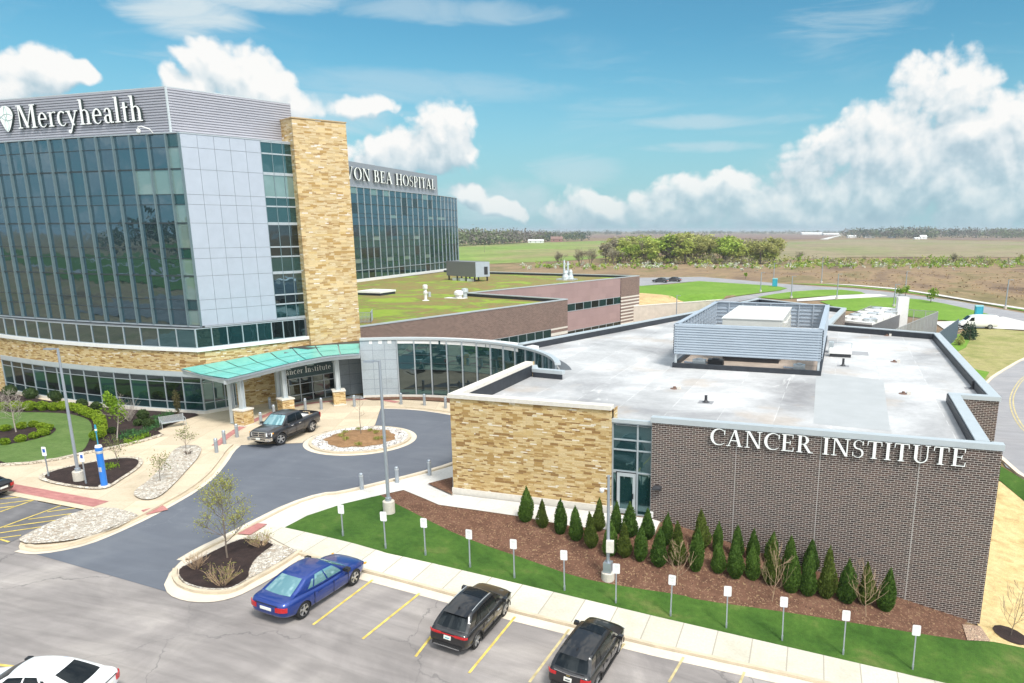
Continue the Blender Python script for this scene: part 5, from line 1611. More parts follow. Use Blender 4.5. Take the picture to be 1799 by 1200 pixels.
# ---- plant screen and air handler on the roof
scr = empty("equipment_screen", (-6.5, 66, RZ), "blue grey ribbed metal screen enclosing plant on the white roof", "screen")
X0, X1, Y0, Y1 = -11.95, -1.08, 56.75, 76.6
SZ0, SZ1 = 6.2, 8.48
for nm, path in (("front_panel", [(X0, Y0), (X1, Y0)]), ("right_panel", [(X1, Y0), (X1, Y1)]), ("back_panel", [(X1, Y1), (X0, Y1)]), ("left_panel", [(X0, Y1), (X0, Y0)])):
    mb = MB(); ribs(mb, [Vector(p) for p in path], SZ0, SZ1, .19, .09)
    mb.strip(path, -.10, -.06, SZ0 + .02, SZ1 - .02)
    mb.strip(path, -.30, .08, SZ1 - .01, SZ1 + .06)
    mb.build(nm, M_screen, scr)
mb = MB()
for path in ([(X0, Y0), (X1, Y0)], [(X1, Y0), (X1, Y1)], [(X1, Y1), (X0, Y1)], [(X0, Y1), (X0, Y0)]):
    a, b = Vector(path[0]), Vector(path[1]); L = (b - a).length; t = (b - a) / L; o = Vector((-t.y, t.x))
    for zz in (6.4, 6.75, 7.1, 7.45, 7.8, 8.15): mb.obox(a + o * .11, b + o * .11, .06, zz, zz + .10)
    k = int(L / 1.25)
    for i in range(k + 1):
        p = a + t * (L * i / k); mb.beam((p.x + o.x * .24, p.y + o.y * .24, SZ0), (p.x + o.x * .24, p.y + o.y * .24, SZ1 - .03), .10)
mb.build("girts", M_screen, scr)
for i, p in enumerate([(X0 + .12, Y0 + .12), (X1 - .12, Y0 + .12), (X1 - .12, Y1 - .12), (X0 + .12, Y1 - .12), (X1 - .12, (Y0 + Y1) / 2), (X0 + .12, (Y0 + Y1) / 2)]):
    mb = MB(); mb.beam((p[0], p[1], RZ), (p[0], p[1], SZ0 + .1), .16); mb.build("post", M_coping, scr)
mb = MB()
mb.strip([(X0 - .1, Y1 + .1), (X0 - .1, Y0 - .1), (X1 + .1, Y0 - .1), (X1 + .1, Y1 + .1)], -.22, 0, RZ - .05, RZ + .36); mb.build("kerb", M_black, scr)
mb = MB(); mb.box(X0 + .15, X1 - .15, Y0 + .15, Y1 - .15, RZ + .004, RZ + .02); mb.build("pit_floor", plain("pit_membrane", (.33, .27, .225), .8, 0, .3, .5), scr)
ahu = empty("air_handler", (-6.6, 67.8, RZ), "big off white air handling unit inside the roof screen", "air handler")
M_ahu = plain("unit_cream", (.56, .555, .52), .5, .1, .05, 1)
mb = MB(); mb.box(-8.9, -4.25, 60.7, 71.0, 5.75, 8.62); mb.build("casing", M_ahu, ahu)
mb = MB(); mb.box(-8.96, -4.19, 60.64, 65.6, 8.621, 8.71); mb.box(-8.96, -4.19, 65.66, 71.06, 8.621, 8.71); mb.build("top", plain("unit_top", (.70, .695, .67), .5, 0, .05, 1), ahu)
mb = MB(); mb.box(-8.8, -4.35, 60.9, 70.8, RZ - .02, 5.76); mb.build("base", M_dark, ahu)
mb = MB(); mb.box(-4.24, -3.95, 62, 63.2, 5.8, 8.3); mb.box(-4.24, -4.12, 64.5, 70, 6.3, 8.1); mb.build("access_panel", M_ahu, ahu)
for (x, y, s, nm, lab) in ((-10.1, 57.6, .5, "condenser", "small grey condenser and pipework under the left of the roof screen"), (-8.9, 58.0, .6, "condenser", "dark pump beside the condenser under the roof screen"), (-2.6, 57.7, .42, "condenser", "little white condenser under the right corner of the roof screen")):
    r_ = empty(nm, (x, y, RZ), lab, "condenser")
    mb = MB(); mb.box(x - s, x + s, y - s * .6, y + s * .6, RZ + .05, RZ + .6); mb.lathe([(s * .5, 0), (s * .5, .08), (.02, .1)], (x, y, RZ + .6), 12); bevel(mb.build("casing", M_steel if x != -8.9 else M_dark, r_), .03)
    mb = MB(); mb.tube([(x - s, y, RZ + .3), (x - s - .7, y + .1, RZ + .3), (x - s - .7, y + .8, RZ + .2)], .07, 8); mb.build("pipe", M_panel, r_)
def roofpt(x, y): 
    p = at(x, y, RZ); return p
def vent_pipe(px, py, h, lab, m=M_dark, r=.09):
    p = roofpt(px, py); o = empty("vent_pipe", p, lab, "vent")
    mb = MB(); mb.lathe([(r * 3.2, 0), (r * 2, .05), (r * 1.3, .12), (r, .16), (r, h), (r * .5, h + .01)], p, 12); mb.build("pipe", m, o)
    mb = MB(); mb.box(p.x - .45, p.x + .45, p.y - .4, p.y + .4, RZ + .004, RZ + .018); mb.build("flashing", plain("flashing", (.26, .26, .27), .6), o)
vent_pipe(1240, 707, .45, "black vent pipe in the front of the white roof, left of the patch")
vent_pipe(1481, 643, .6, "black vent pipe just right of the roof screen")
vent_pipe(1708, 683, .55, "thin vent pipe near the right hand roof parapet")
vent_pipe(1643, 592, .5, "thin vent pipe at the far right roof corner", r=.06)
for k, (x, y, lab) in enumerate([(1571, 636, "rusty roof drain between the screen and the right parapet"), (1587, 692, "rusty roof drain near the bright stain at the front right"), (1185, 683, "dark roof drain in front of the screen's left corner"), (1558, 590, "small roof drain by the far parapet"), (1002, 598, "small roof drain far left on the white roof")]):
    p = roofpt(x, y); o = empty("roof_drain", p, lab, "drain")
    mb = MB(); mb.lathe([(.30, 0), (.28, .04), (.1, .05), (.1, .16), (.02, .18)], p, 10); mb.build("basket", plain("rust", (.18, .11, .085), .8), o)
    mb = MB(); mb.box(p.x + .2, p.x + .42, p.y - .2, p.y + .1, RZ + .01, RZ + .22); mb.build("overflow", M_limestone, o)
p = roofpt(1476, 626); o = empty("exhaust_fan", p, "low white exhaust fan on a grey pad right of the roof screen", "exhaust fan")
mb = MB(); mb.box(p.x - .85, p.x + .85, p.y - .5, p.y + .6, RZ, RZ + .28); mb.build("kerb", M_dark, o)
mb = MB(); mb.box(p.x - .9, p.x + .9, p.y - .55, p.y + .65, RZ + .281, RZ + .62); bevel(mb.build("casing", M_white, o), .05)
mb = MB(); mb.box(p.x - 1.0, p.x - .6, p.y + 1.6, p.y + 2.2, RZ, RZ + .95); mb.beam((p.x - .6, p.y + 1.9, RZ + .9), (p.x + .9, p.y + 1.9, RZ + .9), .06); mb.beam((p.x + .9, p.y + 1.9, RZ), (p.x + .9, p.y + 1.9, RZ + .9), .06); mb.build("disconnect", M_coping, o)
mb = MB(); mb.box(p.x - 2.0, p.x + 2.3, p.y + 1.1, p.y + 3.2, RZ + .004, RZ + .02); mb.build("pad", plain("walk_pad", (.30, .30, .31), .7), o)
for k, pts in enumerate([[(1434, 655), (1552, 668), (1564, 757), (1429, 744)]]):
    sheet("membrane_patch", [at(*q, RZ).xy for q in pts], .006, plain("patch", (.375, .385, .39), .55, 0, .07, .6), 0, kind=None, flat=RZ)
pt = [o for o in col.objects if o.name.startswith("membrane_patch")][-1]; pt.parent = clinic; pt.location = -clinic.location

# ---------------------------------------------------------------- service yard behind the clinic
p0 = [at(x, y, 2.6).xy for x, y in ((1300 + 575 / 3.605, 380 + 668 / 3.605),)]
yard = empty("yard_fence", at(1600, 575, 0), "pale slatted metal fence round the service yard behind the clinic", "fence")
def fence_run(root, a, b, z0, z1, m, pitch=2.2, name="fence_panel", slats=True):
    a = Vector(a[:2]); b = Vector(b[:2]); L = (b - a).length; n_ = max(1, round(L / pitch)); t = (b - a) / L
    for i in range(n_):
        p, q = a + t * (L * i / n_), a + t * (L * (i + 1) / n_)
        mb = MB()
        mb.beam((p.x, p.y, z0), (p.x, p.y, z1), .10)
        for z in (z0 + .15, z1 - .05): mb.beam((p.x, p.y, z), (q.x, q.y, z), .07)
        if slats:
            k = 14
            for j in range(1, k):
                r = p.lerp(q, j / k); mb.beam((r.x, r.y, z0 + .15), (r.x, r.y, z1 - .05), .075, .02)
        mb.build(name, m, root)
M_fence = plain("fence_grey", (.40, .40, .40), .5, .3, .06)
M_fence_b = plain("fence_slate", (.13, .17, .22), .5, .3, .06)
FZ = 4.4
y1, y2, y3, y4 = at(1575, 577, FZ).xy, at(1648, 547, FZ).xy, at(1606, 544, FZ).xy, at(1530, 537, FZ).xy
fence_run(yard, y1, y2, .2, FZ, M_fence); fence_run(yard, y2, y3, .2, FZ, M_fence); fence_run(yard, y3, y4, .2, FZ, M_fence); fence_run(yard, y4, at(1460, 565, FZ).xy, .2, FZ, M_fence)
yf = empty("yard_gate", at(1665, 590, 0), "dark slate blue slatted gate right of the pale yard fence", "gate")
fence_run(yf, at(1650, 584, 3.0).xy, at(1685, 560, 3.0).xy, -.1, 3.0, M_fence_b)
ch0, ch1, ch2 = at(1475, 564, 4.0).xy, at(1532, 570, 4.0).xy, at(1590, 548, 4.0).xy
chl = empty("chiller", (ch1.x, ch1.y, .2), "row of white fan topped chillers inside the service yard", "chiller")
dv = ch2 - ch1; dw = ch0 - ch1
mb = MB(); mb.prism([ch1, ch1 + dv, ch1 + dv + dw, ch1 + dw], 1.2, 3.9); mb.build("casing", plain("coil", (.15, .15, .16), .6, .2, .15, 2), chl)
mb = MB(); mb.prism([ch1, ch1 + dv, ch1 + dv + dw, ch1 + dw], 3.901, 4.15); mb.build("deck", M_white, chl)
for i in range(5):
    for j in range(3):
        c = ch1 + dv * ((i + .5) / 5) + dw * ((j + .5) / 3)
        mb = MB(); mb.lathe([(.85, 0), (.9, .35), (.78, .38), (.3, .25), (.05, .3)], (c.x, c.y, 4.15), 14); mb.build("fan", M_white if (i + j) % 3 else M_steel, chl)
tk = at(1586, 549, 4.2)
o = empty("storage_tank", (tk.x, tk.y, 0), "tall white tank rising above the service yard", "tank")
mb = MB(); mb.obox((tk.x - .72, tk.y), (tk.x + .72, tk.y + .2), 1.4, .1, 6.3); bevel(mb.build("shell", M_white, o), .2, 3)
mb = MB(); mb.box(tk.x - .5, tk.x + .5, tk.y - .3, tk.y - .05, .3, 1.6); mb.build("hatch", M_steel, o)
# concrete retaining wall of the sunk yard, far left of the clinic
rw = empty("retaining_wall", (-32, 160, 0), "pale concrete retaining wall beyond the brick wing", "wall")
w0, w1 = Vector((-43.3, 161.2)), Vector((-24.7, 187.1))
mb = MB(); tt = (w1 - w0).normalized(); mb.prism([w0, w1, w1 + Vector((-tt.y, tt.x)) * .5, w0 + Vector((-tt.y, tt.x)) * .5], -4.8, -.88); mb.build("wall", plain("cast_concrete", (.50, .44, .38), .9, 0, .1, .8), rw)
mb = MB(); mb.prism([w0 - Vector((0, .1)), w1 - Vector((0, .1)), w1 + Vector((-tt.y, tt.x)) * .6, w0 + Vector((-tt.y, tt.x)) * .6], -.878, -.70); mb.build("coping", M_limestone, rw)
# ---------------------------------------------------------------- street furniture
ORD = ["first", "second", "third", "fourth", "fifth", "sixth", "seventh", "eighth", "ninth", "tenth", "eleventh", "twelfth", "thirteenth", "fourteenth", "fifteenth", "sixteenth", "seventeenth", "eighteenth", "nineteenth", "twentieth"]
def on_ground(p, dz=0.0): return Vector((p[0], p[1], terrain(p[0], p[1]) + dz))

def make_bollard(loc):
    o = empty("bollard", loc)
    mb = MB(); mb.lathe([(.125, -.1), (.125, .92), (.118, .96), (.09, 1.0), (.03, 1.02), (0.001, 1.022)], (0, 0, 0), 14)
    mb.build("post", M_pole, o, org=(0, 0, 0), smooth=False)
    mb = MB(); mb.lathe([(.13, .80), (.132, .81), (.132, .86), (.13, .87)], (0, 0, 0), 14)
    mb.build("band", M_steel, o, org=(0, 0, 0))
    return o
bl = None
def bollards(pts, labs, group, h=1.0):
    global bl
    for p, lab in zip(pts, labs):
        loc = Vector((p.x, p.y, terrain(p.x, p.y) + .09))
        if bl is None: bl = o = make_bollard(loc)
        else: o = copy_tree(bl); o.location = loc
        tag(o, lab, "bollard", group)
left_b = g2((381, 796), (395, 781), (417, 769), (459, 747), (482, 733), (537, 721), (565, 720), (623, 715))
labs = ["grey steel bollard nearest the asphalt at the left end of the red pavers", "grey bollard second from the asphalt at the left end of the red pavers", "grey bollard standing in front of the left stone pier",
        "grey bollard between the left stone pier and the pickup truck", "grey bollard directly behind the cab of the pickup truck", "grey bollard behind the loaded bed of the pickup truck", "grey bollard between the pickup tailgate and the right stone pier", "grey bollard right of the right stone pier"]
bollards(left_b, labs, "bollards along the canopy apron")
bollards(g2((475, 719)), ["pale bollard by the stone wall under the canopy"], "bollards along the canopy apron")
bollards(g2((705, 711), (746, 713), (783, 718)), ["grey bollard by the lobby bed nearest the lamp post", "grey bollard in the middle by the lobby bed", "grey bollard by the lobby bed nearest the stone corner"], "bollards in front of the lobby")
bollards(g2((636, 861), (698, 849), (755, 836)), ["grey bollard on the white walk furthest from the stone wall", "grey bollard in the middle of three on the white walk", "grey bollard on the white walk nearest the stone wall"], "bollards on the near edge of the turning circle")

def light_pole(base, h, label, arm=None, basez=.8, head=True, r=.10, group=None, conc=True, thick=None):
    p = on_ground(base)
    o = empty("light_pole", p, label, "lamp post", group)
    b = basez if conc else 0
    if conc:
        mb = MB(); mb.lathe([(.33, -.3), (.33, b - .03), (.30, b)], p, 18); mb.build("base", M_concrete, o, smooth=False)
    mb = MB(); mb.lathe([(.17, b), (.17, b + .18), (r * 1.05, b + .2), (r, b + .3), (r * .72, h), (.01, h + .02)], p, 10); mb.build("pole", M_pole, o, smooth=False)
    if head and arm is not None:
        d = Vector((arm[0], arm[1], 0)).normalized()
        q = p + Vector((0, 0, h - .05))
        mb = MB(); mb.beam(q, q + d * .35 + Vector((0, 0, .02)), .07, .07); mb.beam(q + d * .3, q + d * .85, .30, .09); mb.build("lamp_head", M_pole, o)
    return o
vl = Vector((-math.cos(YAW), -math.sin(YAW)))
light_pole(G(140, 847), 8.55, "tall grey lamp post in the dark triangular bed on the left", (-1, -.2), .75)
light_pole(G(684, 903), 8.75, "tall grey lamp post on the lawn in front of the turning circle", (-1, -.25), .8)
lp = light_pole(G(1068, 1018), 5.45, "shorter grey pole with camera and box among the arborvitae", None, .42, head=False, r=.095)
p = on_ground(G(1068, 1018))
mb = MB(); mb.obox((p.x - .02, p.y - .28), (p.x + .34, p.y - .22), .22, p.z + 1.55, p.z + 2.15); mb.build("control_box", M_limestone, lp)
mb = MB(); mb.obox((p.x - .2, p.y - .2), (p.x + .2, p.y - .2), .4, p.z + .43, p.z + .95); mb.build("hand_box", M_pole, lp)
mb = MB(); c = p + Vector((0, 0, 4.75)); mb.beam(c, c + Vector((-.28, -.1, .05)), .05); mb.lathe([(.02, .12), (.11, .1), (.12, 0), (.09, -.08), (.03, -.13)], c + Vector((-.3, -.12, -.06)), 10); mb.build("camera", M_white, lp)
farp = [(1189, 531, 481, "left of the bright green field"), (1336, 513, 478, "on the green field beside the service road"), (1390, 524, 485, "beside the road fork, behind the roof screen"), (1470, 526, 481, "on the pale path behind the clinic"), (1570, 539, 499, "behind the white tank of the yard"), (1591, 505, 476, "beyond the road, between the two small trees"), (1766, 542, 491, "by the ring road at the far right"), (1443, 497, 451, "at the edge of the dry meadow"), (1359, 493, 462, "by the far service road")]
for x, yb, yt, w in farp:
    b = at(x, yb, 0); h = CAM_H + (px_ray(x, yt).z) * (b.xy.length / px_ray(x, yt).xy.length)
    light_pole(b, h, "thin distant lamp post " + w, (1, 0), .5, r=.13, group="distant lamp posts")

# ---- parking signs along the lawn
def pole_sign(name, base, h, w, ph, label, group, blue=False, rz=0.0, tilt=0.0):
    p = on_ground(base)
    o = empty(name, p, label, "sign", group, rz)
    o.rotation_euler.y = tilt; o.rotation_euler.x = tilt * .7
    mb = MB(); mb.beam((0, 0, -.2), (0, 0, h - ph * .3), .055, .055); mb.beam((0, 0, -.2), (0, 0, .35), .075, .075); mb.build("post", M_pole, o, org=(0, 0, 0))
    mb = MB()
    r = .05; pts = []
    for cx_, cz_, a0 in ((w / 2 - r, ph - r, 0), (-w / 2 + r, ph - r, 90), (-w / 2 + r, r, 180), (w / 2 - r, r, 270)):
        for k in range(4): a = R(a0 + 30 * k); pts.append((cx_ + r * math.cos(a), cz_ + r * math.sin(a)))
    f = [(x, -.035, h - ph + z) for x, z in pts]; b = [(x, -.030 + .012, h - ph + z) for x, z in pts]
    mb.face(f[::-1] if False else f); mb.face(b[::-1])
    for i in range(len(pts)):
        j = (i + 1) % len(pts); mb.face([f[j], f[i], b[i], b[j]])
    pl = mb.build("sign_plate", M_sign_w, o, org=(0, 0, 0))
    mb = MB()
    y = -.0365
    if blue:
        mb.face([(-.085, y, h - ph * .62), (.085, y, h - ph * .62), (.085, y, h - ph * .24), (-.085, y, h - ph * .24)], 0)
        mb.face([(-.07, y, h - ph * .9), (.07, y, h - ph * .9), (.07, y, h - ph * .86), (-.07, y, h - ph * .86)], 1)
    else:
        rr_ = random.Random(int(base[0] * 10))
        for k, (z0, z1, w0) in enumerate(((.80, .84, .28), (.70, .74, .34), (.60, .64, .22), (.46, .49, .30), (.36, .39, .26), (.16, .19, .20))):
            mb.face([(-w * w0, y, h - ph + ph * z0), (w * w0, y, h - ph + ph * z0), (w * w0, y, h - ph + ph * z1), (-w * w0, y, h - ph + ph * z1)], 1)
        for z0, z1, x0, x1 in ((.03, .05, -.44, .44), (.95, .97, -.44, .44), (.03, .97, -.46, -.44), (.03, .97, .44, .46)):
            mb.face([(w * x0, y, h - ph + ph * z0), (w * x1, y, h - ph + ph * z0), (w * x1, y, h - ph + ph * z1), (w * x0, y, h - ph + ph * z1)], 1)
    mb.build("symbol" if blue else "print", [plain("sign_blue", (.02, .10, .45), .4), plain("sign_grey", (.40, .43, .42), .5)], pl, org=(0, 0, 0))
    return o
bases = [(603, 944), (678, 966), (748, 978), (826, 999), (904, 1018), (992, 1040), (1082, 1062), (1178, 1085), (1276, 1106), (1374, 1128), (1481, 1153), (1603, 1179)]
near = ["at the left end, beside the white walk", "just below the tall lamp post's concrete base", "third from the left of the row", "fourth from left, behind the left black car", "fifth from left, beside the left black car", "sixth from left, between both black cars", "seventh from left, by the short camera pole", "eighth from left, behind the right black car", "fourth from the right end of the row", "third from the right end of the row", "second from the right end of the row", "at the right end, nearest the brick corner"]
hts = [1.82, 2.05, 2.06, 2.08, 2.1, 2.15, 2.1, 2.18, 2.18, 2.24, 2.26, 2.24]
for b, nlab, h in zip(bases, near, hts):
    pole_sign("parking_sign", G(*b), h, .34, .50, "white parking sign on a grey post " + nlab, "parking signs along the lawn", rz=R(4) + rng.gauss(0, .06), tilt=rng.gauss(0, .018))
pole_sign("accessible_sign", G(86, 840), 2.1, .30, .60, "blue and white accessible parking sign left of the big lamp post", "accessible parking signs", True, R(14))
pole_sign("accessible_sign", G(152, 853), 2.15, .30, .60, "blue and white accessible parking sign between lamp post and blue call post", "accessible parking signs", True, R(14))

# ---- blue emergency call post
p = on_ground(G(184, 856))
o = empty("call_post", p, "bright blue emergency call post with white cap and thin mast", "emergency phone")
mb = MB(); mb.lathe([(.36, -.1), (.36, .12), (.30, .15)], p, 18); mb.build("base", M_concrete, o)
mb = MB(); mb.lathe([(.19, .15), (.19, 2.15), (.195, 2.2)], p, 18); mb.build("column", M_blue, o, smooth=False)
mb = MB(); mb.lathe([(.20, 2.2), (.22, 2.24), (.22, 2.34), (.20, 2.36)], p, 18); mb.build("collar", M_steel, o)
mb = MB(); mb.lathe([(.20, 2.37), (.21, 2.4), (.21, 2.55), (.19, 2.58)], p, 18); mb.build("upper_ring", M_blue, o)
mb = MB(); mb.lathe([(.20, 2.585), (.21, 2.6), (.17, 2.72), (.05, 2.75)], p, 18); mb.build("cap", M_white, o, smooth=False)
mb = MB(); mb.lathe([(.035, 2.74), (.03, 3.5), (.06, 3.52), (.07, 3.62), (.03, 3.64)], p, 8); mb.lathe([(.06, 3.75), (.05, 4.0), (.0, 4.02)], p, 8); mb.build("mast", plain("mast_teal", (.03, .25, .38), .4), o)
mb = MB(); mb.lathe([(.062, 3.635), (.062, 3.75)], p, 8); mb.build("beacon", M_sign_w, o)
fd = Vector((math.sin(YAW) * 1, -math.cos(YAW), 0))
for z0, z1, m, nm in ((1.05, 1.35, M_steel, "speaker_panel"), (1.5, 2.0, M_sign_w, "sticker")):
    mb = MB()
    for k in range(4):
        a0 = -.5 + k * .25; a1 = a0 + .25
        if nm == "sticker": a0, a1 = a0 * .18 - .75, a1 * .18 - .75
        an = math.atan2(fd.y, fd.x) 
        q = lambda a, z: (p.x + .193 * math.cos(an + a), p.y + .193 * math.sin(an + a), p.z + z)
        mb.face([q(a0, z0), q(a1, z0), q(a1, z1), q(a0, z1)])
    mb.build(nm, m, o)

# ---- bench by the plaza bed
p = on_ground(G(305, 751), .04)
o = empty("park_bench", p, "light metal bench with curved arms at the edge of the dark bed", "bench", rz=R(62))
mb = MB()
for k in range(7): mb.beam((-.85, -.22 + k * .075, .45), (.85, -.22 + k * .075, .45), .055, .03)
mb.build("seat", M_steel, o, org=(0, 0, 0))
mb = MB()
for k in range(6): mb.beam((-.85, .26 + k * .02, .52 + k * .075), (.85, .26 + k * .02, .52 + k * .075), .05, .03)
mb.build("backrest", M_steel, o, org=(0, 0, 0))
for s in (-1, 1):
    mb = MB(); mb.tube([(s * .88, -.28, 0), (s * .88, -.28, .45), (s * .88, -.26, .66), (s * .88, .1, .70), (s * .88, .34, .62), (s * .88, .28, .45), (s * .88, .32, 0)], .028, 6); mb.tube([(s * .88, .26, .45), (s * .88, .38, .95)], .028, 6); mb.build("arm_frame", M_steel, o, org=(0, 0, 0))
# hose bib etc. by the door
p = G(1147, 906); o = empty("hose_box", on_ground(p, .06), "small white utility box at the foot of the brick wall by the door", "box")
mb = MB(); mb.box(p.x - .12, p.x + .12, FV - .22, FV - .04, terrain(p.x, FV) + .1, terrain(p.x, FV) + .4); mb.build("lid", M_white, o)
# drain grate by the grey panels
p = G(627, 700); o = empty("floor_grate", on_ground(p, .13), "flat grey metal grate at the end of the lobby bed", "grate")
mb = MB()
for k in range(9): mb.beam((p.x - .9 + k * .22, p.y - .5, .14), (p.x - .9 + k * .22, p.y + .5, .14), .12, .03)
mb.beam((p.x - 1, p.y - .5, .14), (p.x + 1, p.y - .5, .14), .06, .035); mb.beam((p.x - 1, p.y + .5, .14), (p.x + 1, p.y + .5, .14), .06, .035)
mb.build("bars", M_coping, o)

# ---------------------------------------------------------------- vegetation
def leaf_mat(name, lo, hi, trans=.25, rough=.75):
    m, n, b, out = new_mat(name)
    geo = n.add('ShaderNodeNewGeometry')
    f = n.noise(n.add('ShaderNodeTexCoord').outputs['Object'], 1.4, 4, .6)
    oi = n.add('ShaderNodeObjectInfo')
    k = n.math('ADD', n.math('MULTIPLY', geo.outputs['Random Per Island'], .6), n.math('MULTIPLY', f, .55))
    k = n.math('ADD', k, n.math('MULTIPLY', n.math('SUBTRACT', oi.outputs['Random'], .5), .30))
    c = n.ramp(k, [(.10, lo), (.90, hi)])
    n.link(c, b.inputs['Base Color']); b.inputs['Roughness'].default_value = rough; b.inputs['Specular IOR Level'].default_value = .25
    t = n.add('ShaderNodeBsdfTranslucent'); n.link(c, t.inputs[0])
    mx = n.add('ShaderNodeMixShader'); mx.inputs[0].default_value = trans
    n.link(b.outputs[0], mx.inputs[1]); n.link(t.outputs[0], mx.inputs[2]); n.link(mx.outputs[0], out.inputs[0])
    return m
L_arb = leaf_mat("arborvitae_leaf", (.026, .068, .010), (.105, .185, .030), .2)
L_arb2 = leaf_mat("arborvitae_leaf_olive", (.045, .070, .010), (.12, .160, .028), .15)
L_box = leaf_mat("boxwood_leaf", (.11, .20, .008), (.27, .36, .025), .25)
L_maple = leaf_mat("spring_leaf", (.10, .20, .010), (.24, .36, .03), .3)
L_sparse = leaf_mat("budding_leaf", (.20, .215, .04), (.40, .40, .11), .35)
L_dark = leaf_mat("shrub_leaf", (.025, .055, .014), (.07, .105, .03), .2)
L_blue = leaf_mat("perennial_leaf", (.03, .10, .03), (.08, .19, .06), .2)
L_spruce = leaf_mat("spruce_needle", (.012, .035, .018), (.035, .075, .04), .1)
L_wood = [leaf_mat("wood_leaf", (.25, .30, .055), (.46, .50, .13), .3), leaf_mat("wood_leaf_green", (.19, .28, .035), (.36, .46, .08), .3), leaf_mat("wood_twig", (.24, .22, .14), (.38, .35, .23), .25), leaf_mat("wood_leaf_olive", (.27, .28, .08), (.43, .42, .15), .3)]
L_far = [leaf_mat("far_green", (.11, .14, .065), (.20, .23, .11), .15), leaf_mat("far_twig", (.14, .12, .105), (.21, .185, .16), .1), leaf_mat("far_dark", (.05, .075, .06), (.09, .12, .09), .1), leaf_mat("far_pale", (.17, .19, .12), (.27, .28, .19), .1)]
M_bark = plain("bark", (.16, .125, .10), .9, 0, .25, 6, obj=True)
M_bark_pale = plain("pale_bark", (.36, .31, .27), .9, 0, .2, 6, obj=True)
M_bark_tan = plain("tan_stem", (.36, .25, .16), .9, 0, .25, 6, obj=True)


def leaf_quad(mb, p, size, rnd, up=None, asp=1.7, nrm=None):
    d = Vector((rnd.gauss(0, 1), rnd.gauss(0, 1), rnd.gauss(0, .8)))
    if up is not None: d = d * .45 + up * 1.3
    d.normalize()
    if nrm is not None: s = d.cross(nrm)
    else: s = d.cross(Vector((rnd.gauss(0, 1), rnd.gauss(0, 1), rnd.gauss(0, 1))))
    if s.length < 1e-4: s = Vector((1, 0, 0))
    s.normalize()
    L = size * rnd.uniform(.7, 1.3); W = L / asp
    i = len(mb.v)
    mb.v.extend([p - d * L * .5, p + s * W * .5, p + d * L * .5, p - s * W * .5])
    mb.f.append((i, i + 1, i + 2, i + 3)); mb.m.append(0); mb.uv.append(None)


def lump(rnd, k=3):
    """random smooth bumpiness over directions"""
    ws = [(Vector((rnd.gauss(0, 1), rnd.gauss(0, 1), rnd.gauss(0, 1))) * 1.7, rnd.uniform(0, 6.28)) for _ in range(k * 2)]
    return lambda d: sum(math.sin(d.dot(w) + ph) for w, ph in ws) / (k * 2) ** .5


def crown_blob(mb, c, rx, rz, n, size, rnd, shell=.55, bump_=.18, clumps=None):
    lf = lump(rnd)
    cl = [Vector((rnd.gauss(0, 1), rnd.gauss(0, 1), rnd.gauss(0, 1))).normalized() for _ in range(clumps)] if clumps else None
    k = 0
    while k < n:
        if cl and rnd.random() < .8:
            d = (rnd.choice(cl) * 2.0 + Vector((rnd.gauss(0, 1), rnd.gauss(0, 1), rnd.gauss(0, 1))) * .75).normalized()
        else:
            d = Vector((rnd.gauss(0, 1), rnd.gauss(0, 1), rnd.gauss(0, 1))).normalized()
        r = (shell + (1 - shell) * rnd.random()) * (1 + bump_ * lf(d))
        p = Vector(c) + Vector((d.x * rx * r, d.y * rx * r, d.z * rz * r))
        leaf_quad(mb, p, size, rnd, asp=1.4); k += 1


def branch(mb, p, d, L, r, depth, rnd, tips, spread=.6, n=3, up=.15, curve=.12, minr=.006, taper=.62, sides=5):
    pts = [p]; rad = [r]; q = p.copy(); dd = d.copy()
    seg = 4
    for i in range(seg):
        dd = (dd + Vector((rnd.gauss(0, curve), rnd.gauss(0, curve), rnd.gauss(0, curve) + up * .2))).normalized()
        q = q + dd * (L / seg); pts.append(q.copy()); rad.append(max(minr, r * (1 - (1 - taper) * (i + 1) / seg)))
    mb.tube(pts, rad, sides if r > .03 else 3, caps=False)
    if depth <= 0:
        tips.append((pts[-1], dd)); tips.append((pts[2], dd)); tips.append((pts[3], dd)); return
    for k in range(n):
        s = rnd.uniform(.35, 1.0); i = min(seg, int(s * seg)); b = pts[i]
        ax = Vector((rnd.gauss(0, 1), rnd.gauss(0, 1), rnd.gauss(0, .5))).normalized()
        nd = (dd * (1 - spread) + ax * spread + Vector((0, 0, up))).normalized()
        branch(mb, b, nd, L * rnd.uniform(.5, .78), rad[i] * .62, depth - 1, rnd, tips, spread, n, up, curve, minr, taper, sides)


